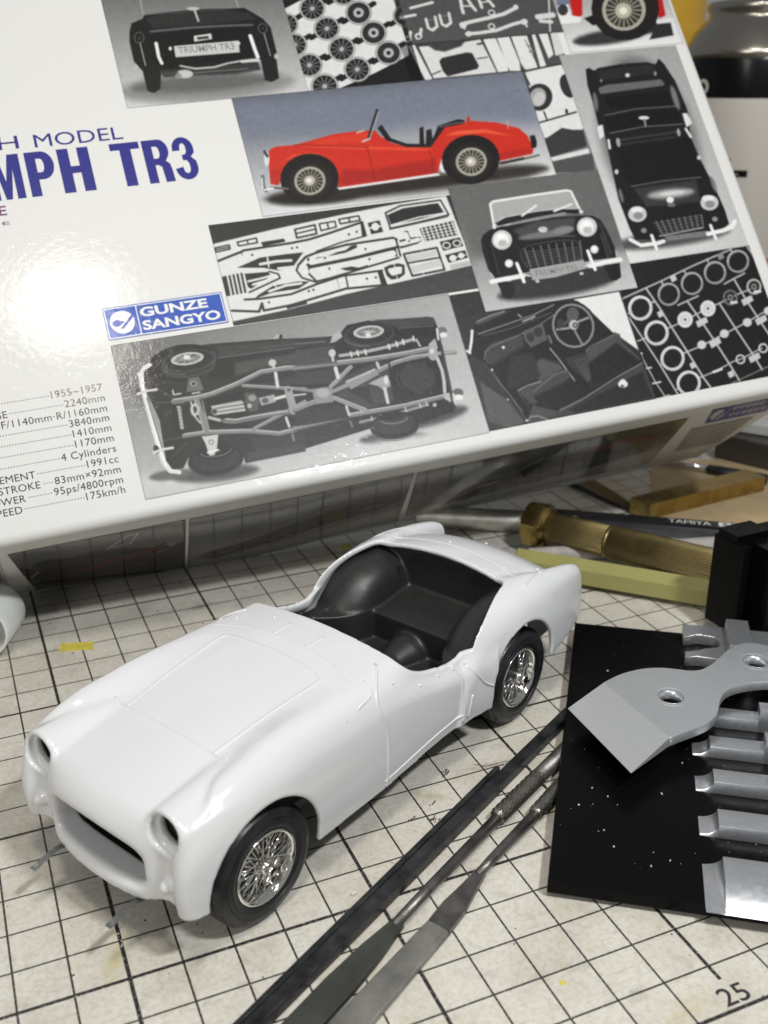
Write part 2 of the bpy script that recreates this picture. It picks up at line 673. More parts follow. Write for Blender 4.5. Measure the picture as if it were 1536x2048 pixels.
_zrf = spline([-79, -77, -75.2, -72, -66, -58, -50, -43, -37, -32, -28, -25, -22, -19, -16],
              [29.6, 31.6, 32.8, 34.0, 35.4, 36.9, 38.0, 38.2, 37.9, 37.1, 35.6, 33.4, 29.8, 24.0, 12.0])
_low = spline([-80, -74, -65, -56, -50, -30, -20, 10, 32, 50, 58, 66], [18.6, 18.2, 16.4, 14.8, 14.0, 12.2, 12.6, 11.6, 11.2, 12.0, 12.9, 13.2])


def car_fields(h=0.38):
    xs = np.arange(-80.5, 70.5, h)
    ys = (np.arange(int(31 / h)) + 0.5) * h
    zs = np.arange(9.0, 43.0, h)
    X, Y, Z = xs[:, None, None], ys[None, :, None], zs[None, None, :]
    hood, wc, half, zff, zrf, low = [g(xs)[:, None, None] for g in (_hood, _wctr, _half, _zff, _zrf, _low)]
    # outer skin widths lean in towards the sill and the shoulder
    W = half - 0.012 * np.clip(19 - Z, 0, 20) ** 2 - 0.010 * np.clip(Z - 22, 0, 20) ** 2
    crown = hood - np.where(X > -20, 0.0040, 0.0060) * Y ** 2 - 0.9 * np.clip((X - 30) / 35, 0, 1) * (Y / 16) ** 2
    ctr = smax(Z - crown, (Y - wc) * 0.96, spline([-60, -46, -30, 0, 30, 60], [3.2, 4.0, 5.0, 4.6, 4.0, 3.6])(xs)[:, None, None])
    xn = 67.4 - 0.0085 * Y ** 2 - 0.014 * (Z - 20) ** 2 * np.where(Z > 20, 0.7, 1.0)
    ctr = smax(ctr, X - xn, 2.8)
    xt = -77.5 + 0.006 * Y ** 2 + 0.012 * (Z - 22) ** 2
    ctr = smax(ctr, xt - X, 5.0)
    # front wings run on into the lower doors
    yin = spline([-80, 0, 20, 40, 60, 66], [10, 10, 14.5, 19.6, 21.6, 21.8])(xs)[:, None, None]
    drop = spline([-80, 0, 15, 28, 42, 60, 68], [0.0, 0.0, 0.02, 0.055, 0.085, 0.13, 0.13])(xs)[:, None, None]
    ff = smax(Z - (zff - drop * np.clip(24.2 - Y, 0, 12) ** 2), Y - W, spline([-40, -5, 15, 40, 66], [3.0, 3.2, 5.5, 7.5, 8.5])(xs)[:, None, None])
    ff = smax(ff, yin - spline([-80, 42, 50, 57, 70], [5.0, 5.0, 3.4, -0.4, -0.6])(xs)[:, None, None] - Y, 3.0)
    ff = smax(ff, X - (66.6 - 0.02 * np.clip(Z - 20, -9, 20) ** 2 - 0.03 * np.clip(23 - Y, 0, 9) ** 2), 4.0)
    ff = np.maximum(ff, -30 - X)
    rf = smax(Z - zrf, Y - W, spline([-76, -66, -45, -25], [3.0, 4.0, 6.5, 7.5])(xs)[:, None, None])
    rf = smax(rf, spline([-76, -60, -45, -20], [21.0, 20.4, 17.5, 12.0])(xs)[:, None, None] - Y, 3.0)
    rf = smax(rf, (-76.4 + 0.012 * np.clip(Z - 25, -20, 9) ** 2) - X, 1.0)
    rf = np.maximum(rf, X + 14)
    # flat panel behind lamps between grille and wings
    cat = smax(np.maximum(Z - 30.5, Y - 24), X - (63.2 - 0.004 * (Z - 20) ** 2), 3.0)
    cat = cat + np.clip((54 - X) * 0.35, 0, 20)
    f = smin(ctr, cat, 3.0)
    f = smin(f, ff, spline([-10, 12, 36, 50, 66], [2.2, 6.0, 7.5, 4.0, 2.6])(xs)[:, None, None])
    f = smin(f, rf, spline([-76, -60, -40, -20], [0.9, 1.1, 2.2, 3.2])(xs)[:, None, None])
    # headlamp pods
    ly, lz = 19.3, 28.9
    rad = np.sqrt((Y - ly) ** 2 + (Z - lz) ** 2)
    pcy = spline([38, 46, 54, 62], [14.5, 16.8, 18.6, ly])(xs)[:, None, None]
    pcz = spline([38, 46, 54, 62], [31.4, 31.0, 29.9, lz])(xs)[:, None, None]
    pr = spline([38, 46, 54, 62], [0.8, 3.0, 4.5, 5.0])(xs)[:, None, None]
    pod = smax(np.sqrt((Y - pcy) ** 2 + (Z - pcz) ** 2) - pr, X - 62.9, 0.9)
    pod = np.maximum(pod, 38 - X)
    f = smin(f, pod, 1.3)
    # side lamps
    sl = np.sqrt((X - 63.4) ** 2 * 0.55 + (Y - 19.8) ** 2 + (Z - 18.3) ** 2) - 1.55
    f = smin(f, sl, 0.6)
    skin = f
    # grille mouth and its duct
    mz = 20.0 + 0.0 * Y
    tpr = np.clip((66 - X) / 16, 0, 1)
    mw = 13.8 - 1.0 * tpr
    mt = 25.0 - 0.010 * Y ** 2 - 0.6 * tpr
    mb = 14.4 + 0.003 * Y ** 2 + 0.3 * tpr
    mouth = smax(smax(Y - mw, Z - mt, 3.2), mb - Z, 3.2)
    xend = 60.0 + 1.5 * np.clip((Z - 19) / 3, 0, 1)
    body = smax(skin, -np.maximum(mouth, 52 - X), 2.2)
    hollow = np.maximum(skin + 1.25, np.minimum(1.15 - mouth, X - xend))
    body = smax(body, -hollow, 0.4)
    # lamp buckets
    lh = np.maximum(rad - 4.0, 61.2 - X)
    bucket = np.maximum(np.maximum(rad - 4.6, -(rad - 3.9)), np.maximum(X - 62.6, 56 - X))
    floor_ = np.maximum(np.maximum(rad - 4.4, X - (61.2 + 0.16 * rad)), 60.2 - X)
    body = np.maximum(body, -np.maximum(rad - 4.0, 57 - X))
    body = np.minimum(body, np.maximum(bucket, 0 * X - 9))
    hole = np.sqrt((Y - ly) ** 2 + (Z - lz - 0.2) ** 2) - 3.05
    body = np.minimum(body, np.maximum(floor_, -hole))
    # wheel arches
    for ax, az, ar in ((45.7, 14.4, 14.3), (-42.9, 16.4, 13.2)):
        dz = np.maximum(Z - az, 0)
        a = np.sqrt((X - ax) ** 2 + dz ** 2) - ar
        body = smax(body, -np.maximum(a, 16.5 - Y), 0.5)
    # cockpit: cut-down doors, then the opening in the deck
    dz = spline([-32, -29.5, -27.6, -25, -22.6, -21.2, -19.6, -17, -12, -7, -3, -0.8, 0.4, 1.0, 2],
                [52.0, 43.0, 39.8, 36.4, 33.0, 30.6, 29.4, 29.3, 30.3, 31.7, 33.6, 35.4, 37.2, 42, 52.0])(xs)[:, None, None]
    slope = np.abs(np.gradient(dz[:, 0, 0], h))[:, None, None]
    door = (dz - Z) / np.sqrt(1 + slope ** 2)
    body = smax(body, -door, 0.5)
    xr = -46.0 + 0.0022 * Y ** 2
    hw = spline([-50, -44.5, -40, -28, -10], [19.4, 20.2, 21.2, 24.4, 26.5])(xs)[:, None, None]
    opn = smax(smax(xr - X, Y - hw, 3.0), X + 12, 0.5)
    opn = np.maximum(opn, 30 - Z)
    body = smax(body, -opn, 0.5)
    lowc = np.where((X > 56), np.minimum(low, 11.9 + np.clip(Y - 12, 0, 8) * 0.22), low)
    body = np.maximum(body, lowc - Z)
    F = np.concatenate([body[:, ::-1, :], body], 1)
    org = (xs[0], -ys[-1], zs[0])
    return F, org, h


_F, _org, _h = car_fields()
_V, _Q = surface_nets(_F, _org, _h, 7)
body = fast_mesh("body", _V, _Q, M_white, car)
BVH = BVHTree.FromPolygons([tuple(v) for v in _V.tolist()], _Q.tolist())


def on_top(x, y):
    h = BVH.ray_cast(Vector((x, y, 60)), Vector((0, 0, -1)))
    return (h[0], h[1]) if h[0] is not None else (None, None)


def on_side(x, z, s=1):
    h = BVH.ray_cast(Vector((x, s * 45, z)), Vector((0, -s, 0)))
    return (h[0], h[1]) if h[0] is not None else (None, None)


def resample(pts, step=0.5):
    out = []
    for a, b in zip(pts[:-1], pts[1:]):
        n = max(1, int(math.hypot(b[0] - a[0], b[1] - a[1]) / step))
        out += [(a[0] + (b[0] - a[0]) * i / n, a[1] + (b[1] - a[1]) * i / n) for i in range(n)]
    return out + [pts[-1]]


def ridge(pts, how, r=0.20, sink=0.10, step=0.6, s=1):
    P = []
    for a, b in resample(pts, step):
        q, nn = on_top(a, b) if how == 'top' else on_side(a, b, s)
        if q is None:
            continue
        if P and (q - P[-1]).length > 3.5:
            break
        P.append(q - nn * sink)
    for _ in range(6):
        P = [P[0]] + [(P[i - 1] + P[i] * 2 + P[i + 1]) / 4 for i in range(1, len(P) - 1)] + [P[-1]] if len(P) > 2 else P
    return P


def studs(pts, how, r=0.45, s=1):
    m = MB()
    for a, b in pts:
        q, nn = on_top(a, b) if how == 'top' else on_side(a, b, s)
        if q is None:
            continue
        t = Vector((0, 0, 1)).rotation_difference(nn).to_matrix()
        m.lathe([(r, -0.15), (r * 0.95, 0.12), (r * 0.7, 0.3), (r * 0.35, 0.38), (0.01, 0.4)], 10, q, 'Z', M=t)
    return m


seams = MB()
# bonnet panel, scuttle seam, vent outline
for pts, r, sk in (([(45.5, -13.2), (16.8, -15.2), (16.0, -12), (15.6, 0), (16.0, 12), (16.8, 15.2), (45.5, 13.2)], 0.55, 0.33),
                   ([(45.5, 17.2), (46.0, 8), (46.2, 0), (46.0, -8), (45.5, -17.2)], 0.26, 0.14),
                   ([(14.4, 21.0), (12.0, 15), (10.8, 6), (10.5, 0), (10.8, -6), (12.0, -15), (14.4, -21.0)], 0.30, 0.16),
                   ([(10.6, -5.0), (5.2, -5.0)], 0.34, 0.14), ([(5.2, -5.0), (5.2, 5.0)], 0.2, 0.1), ([(5.2, 5.0), (10.6, 5.0)], 0.34, 0.14),
                   ([(-46.6, 24.4), (-49.5, 21.2), (-51.6, 15), (-52.8, 6), (-53.0, 0), (-52.8, -6), (-51.6, -15), (-49.5, -21.2), (-46.6, -24.4)], 0.34, 0.17)):
    P = ridge(pts, 'top', sink=sk)
    if len(P) > 2:
        seams.tube(P, r, 6)
for s in (1, -1):
    for pts in ([(-47.5, 24.0 * s), (-54, 23.0 * s), (-61, 21.5 * s), (-68, 19.5 * s)],):
        P = ridge(pts, 'top', sink=0.1)
        if len(P) > 2:
            seams.tube(P, 0.32, 6)
    for pts, r in (([(5.0, 37.5), (9.0, 36.2), (11.8, 34.0), (11.8, 32.2), (10.4, 28.8), (9.7, 23.4), (9.8, 14.0), (10.2, 12.0)], 0.42),
                   ([(-16.2, 29.2), (-16.8, 27.8), (-17.8, 26), (-18.2, 16.5), (-18.0, 14.0)], 0.42),
                   ([(10.6, 13.7), (-18.0, 15.8)], 0.36),
                   ([(-20.6, 27.4), (-26.0, 20.9), (-29.2, 18.8)], 0.38),
                   ([(-21.2, 20.0), (-19.8, 14.4)], 0.38),
                   ([(19.6, 36.6), (20.2, 35.2), (21.0, 33.6)], 0.24),
                   ([(11.2, 37.0), (11.4, 35.2), (17.0, 34.6)], 0.34)):
        P = ridge(pts, 'side', s=s)
        if len(P) > 2:
            seams.tube(P, r, 6)
tag(seams.build("raised_panel_line", M_white, car, smooth=True), kind="stuff")
st = studs([(9.5, -18.5), (5.1, -10.5), (5.0, 9.0), (9.0, 17.5), (-52, -20), (-54.6, -4), (-52, 15), (-66, 0), (-62, 19), (-57, 22.5)], 'top', 0.42)
for s in (1, -1):
    m2 = studs([(5.0, 34.6), (-3.2, 31.4 - 0.9), (-10.7, 29.2), (-16.4, 28.2), (-20.6, 27.9)], 'side', 0.36, s)
    st.add(m2.v, m2.f)
tag(st.build("fastener_stud", M_white, car, smooth=True), kind="stuff")


# interior tub
def tub():
    h = 0.5
    xs = np.arange(-58, 8, h)
    ys = (np.arange(54) + 0.5) * h
    zs = np.arange(11, 41, h)
    X, Y, Z = xs[:, None, None], ys[None, :, None], zs[None, None, :]
    fl = Z - 16.6
    sh = np.maximum(Z - (24.2 + 0.12 * (-32.4 - X)), X + 32.4)
    f = np.minimum(fl, sh)
    tun = np.sqrt(Y ** 2 + ((Z - 16.2) * 1.0) ** 2) - np.interp(xs, [-33, -29.5, -24, 5], [5.9, 5.5, 3.9, 3.4])[:, None, None]
    f = smin(f, tun, 0.8)
    # side walls with rounded corners by the bulkhead
    wall = 21.5 - Y
    wall2 = np.maximum(np.maximum(13.2 + 0.045 * (X + 32.4) ** 2 - Y, Z - (24.2 + 0.04 * (X + 32.4))), X + 18)
    f = np.minimum(f, np.maximum(wall, Z - 25.0))
    f = np.minimum(f, wall2)
    # inner wheel domes
    r = np.sqrt((X + 42.5) ** 2 + np.clip(Z - 15, 0, 99) ** 2)
    dome = smax(r - 20.5, 12.4 - Y, 10.0)
    f = smin(f, dome, 1.0)
    back = X + 51.5
    f = smin(f, np.maximum(X + 47.6, Z - 38.0), 0.8)
    f = np.maximum(f, Y - np.interp(xs, [-58, -50, -45, 8], [19, 21.5, 25.0, 25.0])[:, None, None])
    f = np.maximum(f, Z - (_hood(xs)[:, None, None] - 0.0060 * Y ** 2 - 1.5))
    f = np.maximum(f, 13.0 - Z)
    f = np.maximum(f, -56.5 - X)
    f = np.maximum(f, X - 6)
    return np.concatenate([f[:, ::-1, :], f], 1), (xs[0], -ys[-1], zs[0]), h


_F, _org, _h = tub()
_V, _Q = surface_nets(_F, _org, _h, 1)
fast_mesh("interior_tub", _V, _Q, M_tub, car)
sl_ = MB().box((-44.5, -13.4, 29.2), (1.0, 0.8, 7.0)).build("wheel_housing_slot", M_chassis, car)

ch = MB()
ch.bbox((0, 0, 10.4), (118, 30, 3.0), 0.6)
ch.bbox((50, 0, 19), (3, 26, 14), 0.5)
ch.bbox((44.8, 0, 13), (5, 36, 5), 0.8).bbox((-44.8, 0, 13), (5, 36, 5), 0.8)
for s in (1, -1):
    ch.lathe([(0.01, 57.0), (4.2, 57.0), (4.2, 59.8), (0.01, 59.8)], 24, (0, s * 19.3, 28.9), 'X')  # black discs added behind the headlamp holes, standing in for shade inside
ch.bbox((40, 0, 22), (16, 34, 8), 0.8).bbox((-47, 17, 24), (6, 5, 5), 0.6).bbox((-47, -17, 24), (6, 5, 5), 0.6)
ch.build("chassis_and_lamp_discs", M_chassis, car)


# wire wheel, axle along +Y (outer face at +Y)
def wheel_parts():
    t = MB()
    R_ = WR
    prof = [(7.6, 2.55), (8.0, 2.95), (8.6, 3.2), (9.1, 3.28), (9.15, 3.42), (9.4, 3.42), (9.45, 3.3), (10.3, 3.3), (10.35, 3.18), (10.6, 3.18),
            (10.65, 3.24), (11.4, 3.05), (11.9, 2.85), (12.3, 2.55), (12.45, 2.2), (R_ - 0.05, 1.75), (R_, 1.6), (R_ - 0.35, 1.5), (R_ - 0.35, 1.25),
            (R_, 1.15), (R_, 0.75), (R_ - 0.35, 0.65), (R_ - 0.35, 0.35), (R_, 0.25)]
    prof = prof + [(r, -y) for r, y in prof[::-1]]
    nseg = 132
    v = []
    for k in range(nseg):
        a = 2 * math.pi * k / nseg
        for j, (r, y) in enumerate(prof):
            if 12.2 < r < 12.7 and k % 2 and abs(y) > 2.0:
                r -= 0.26
                y *= 0.95
            v.append((r * math.sin(a), y, r * math.cos(a)))
    m = len(prof)
    f = [(k * m + j, ((k + 1) % nseg) * m + j, ((k + 1) % nseg) * m + (j + 1) % m, k * m + (j + 1) % m)
         for k in range(nseg) for j in range(m)]
    tyre = MB().add(v, f).data("tyre", True, 50)
    rim = MB().lathe([(7.75, 2.75), (7.95, 3.0), (7.9, 3.2), (7.6, 3.25), (7.3, 3.05), (7.05, 2.5), (6.95, 1.7), (6.5, 0.9), (6.4, 0.1), (6.8, -1.4),
                      (7.5, -2.4), (7.75, -2.6)], 64, (0, 0, 0), 'Y').data("rim", True)
    hub = MB().lathe([(0.05, 5.0), (1.0, 4.95), (1.2, 4.6), (1.2, 3.8), (1.5, 3.5), (1.7, 2.6), (1.5, 1.9), (2.0, 1.6), (2.05, 1.0), (1.3, 0.5), (1.3, -1.6),
                      (2.4, -1.8), (2.4, -2.2), (0.05, -2.2)], 28, (0, 0, 0), 'Y')
    for a in (0.5, 0.5 + math.pi):
        M = Matrix.Rotation(a, 3, 'Y')
        hub.bbox(tuple(M @ Vector((1.75, 4.4, 0))), (2.1, 0.6, 0.95), 0.2, M=M)
    hub = hub.data("hub", True, 40)
    sp = MB()
    nsp = 20
    for k in range(nsp):
        a = 2 * math.pi * k / nsp
        s = 1 if k % 2 else -1
        a0 = a + s * 0.55
        sp.tube([(1.9 * math.sin(a0), 1.5, 1.9 * math.cos(a0)), (6.85 * math.sin(a), 1.55, 6.85 * math.cos(a))], 0.16, 5)
        a1 = a - s * 0.35
        sp.tube([(1.4 * math.sin(a1), 2.1, 1.4 * math.cos(a1)), (6.6 * math.sin(a + 0.08), 0.95, 6.6 * math.cos(a + 0.08))], 0.14, 5)
        sp.tube([(1.5 * math.sin(a1), -0.7, 1.5 * math.cos(a1)), (6.5 * math.sin(a + 0.15), 0.4, 6.5 * math.cos(a + 0.15))], 0.14, 5)
    spokes = sp.data("spokes", True)
    disc = MB().lathe([(6.6, -0.6), (4.5, -1.5), (2.0, -1.8), (0.05, -1.8)], 32, (0, 0, 0), 'Y').data("brake_drum", True)
    return tyre, rim, hub, spokes, disc


WP = wheel_parts()
for i, (x, y, spin) in enumerate(((WX, 22.6, 0.35), (-WX, 22.6, 1.15), (WX, -22.6, 0.2), (-WX, -22.6, 0.9))):
    w = empty("wheel", (x, y, WZ), parent=car)
    w.rotation_euler = (0, spin, 0 if y > 0 else math.pi)
    for nm, me, mt in zip(("tyre", "rim", "hub", "spokes", "brake_drum"), WP, (M_tyre, M_chrome, M_chrome, M_chrome, M_tyre)):
        link(nm, me, mt, w)

# bumper irons: thin metal strips under the nose
for s in (1, -1):
    pts = [(58, 11.4), (64, 11.3), (67.0, 11.6), (69.4, 11.0), (72.4, 10.2)]
    bm_ = bmesh.new()
    rows = []
    for x, z in pts:
        rows.append([bm_.verts.new((x, s * 12.0 + dy, z + dy * 0.12)) for dy in (-0.9, 0.9)])
    for a, b in zip(rows[:-1], rows[1:]):
        bm_.faces.new((a[0], a[1], b[1], b[0]))
    r = bmesh.ops.solidify(bm_, geom=list(bm_.faces), thickness=0.3)
    strip = MB().bm(bm_)
    strip.tube([(71.5, s * 12.0, 10.4), (71.5, s * 12.0, 10.8)], 0.55, 12)
    strip.build("bumper_iron", M_tin, car)



# ------------------------------------------------------------------ the kit box, leaning back
BU, BV, BN = Vector((0.995, -0.062, 0.072)), Vector((-0.020, 0.602, 0.798)), None
BU.normalize()
BV = (BV - BU * BV.dot(BU)).normalized()
BN = BU.cross(BV).normalized()
BO = Vector((20.0, 171.5, 0.0)) + BN * 71.0        # foot of the front top edge, u = 0
box_m = Matrix(((BU.x, BV.x, BN.x, BO.x * K), (BU.y, BV.y, BN.y, BO.y * K), (BU.z, BV.z, BN.z, BO.z * K), (0, 0, 0, 1)))
kit_box = empty("kit_box", mat4=box_m)
tag(kit_box, 'white cardboard model kit box printed with car photographs, leaning behind the white car', 'box')


def glossy_print(name, color, rough=0.42, peel=0.14, img=None, coat=0.17):
    m = material(name, color, rough, coat=coat, spec=0.25)
    nt = m.node_tree
    p = nt.nodes["Principled BSDF"]
    p.inputs["Coat Roughness"].default_value = 0.06
    tc = nt.nodes.new("ShaderNodeTexCoord")
    n = nt.nodes.new("ShaderNodeTexNoise")
    n.inputs["Scale"].default_value = 420
    n.inputs["Detail"].default_value = 4
    n.inputs["Roughness"].default_value = 0.6
    n.inputs["Distortion"].default_value = 0.4
    nt.links.new(tc.outputs["Object"], n.inputs["Vector"])
    b = nt.nodes.new("ShaderNodeBump")
    b.inputs["Strength"].default_value = peel
    b.inputs["Distance"].default_value = 0.0004
    nt.links.new(n.outputs["Fac"], b.inputs["Height"])
    nt.links.new(b.outputs[0], p.inputs["Normal"])
    nt.links.new(b.outputs[0], p.inputs["Coat Normal"])
    if img is not None:
        t = nt.nodes.new("ShaderNodeTexImage")
        t.image = img
        t.extension = 'EXTEND'
        nt.links.new(tc.outputs["UV"], t.inputs[0])
        nt.links.new(t.outputs[0], p.inputs["Base Color"])
    return m


M_card = glossy_print("laminated_white_card", (0.66, 0.66, 0.645))
U0, U1, V1, H = -140.0, 236.0, 232.0, 71.0
# front lower edge as (u, drop along the side, setback) : the card is bowed and its left end rests on the mat
_fu = [-140, -40, -20, 0, 20, 40, 62, 80, 130, 150, 216, 236]
_fd = [54.0, 68.4, 70.5, 71.2, 72.0, 72.7, 75.0, 77.0, 78.2, 78.3, 77.6, 77.4]
_fs = [1.2, 1.2, 1.2, 0.2, -1.0, -2.2, -2.3, -1.2, -0.6, -0.5, -0.6, -0.6]
_fdrop = spline(_fu, _fd)
_fset = spline(_fu, _fs)
ER = 2.6


def front_pt(u, s, off=0.0):
    """s = 0 at the top of the flat side, 1 at its lower edge (box coordinates)"""
    dr, st_ = float(_fdrop(u)), float(_fset(u))
    z = -ER + s * (ER - dr)
    y = st_ * s - 0.6 * math.sin(math.pi * s) * 0.5
    return (u, y - off, z)


bx = MB()
us = np.linspace(U0, U1 - ER, 90)
ang = [i * math.pi / 12 for i in range(7)]
prof_n = 7
rows = []
for u in us:
    ring = [(u, V1, 0.0), (u, 120.0, 0.0), (u, ER, 0.0)]
    ring += [(u, ER - ER * math.sin(a), -ER + ER * math.cos(a)) for a in ang[1:]]
    ring += [front_pt(u, s) for s in (0.15, 0.3, 0.45, 0.6, 0.75, 0.9, 1.0)]
    rows.append(ring)
# rounded right-hand edge and end wall
for a in ang[1:]:
    r0 = rows[len(us) - 1]
    rows.append([(U1 - ER + ER * math.sin(a), p[1], p[2] - (ER - ER * math.cos(a))) for p in r0])
rows.append([(U1, p[1], min(p[2], -40.0) if j < 9 else p[2]) for j, p in enumerate(rows[-1])])
bx.loft(rows, closed=False, caps=False)
lid = bx.build("lid", M_card, kit_box, smooth=True)
tray = MB().box(((U0 + U1) / 2, V1 / 2 + 4, -H / 2 - 3.5), (U1 - U0 - 8, V1 - 12, H - 6))
tray.build("tray", M_card, kit_box)


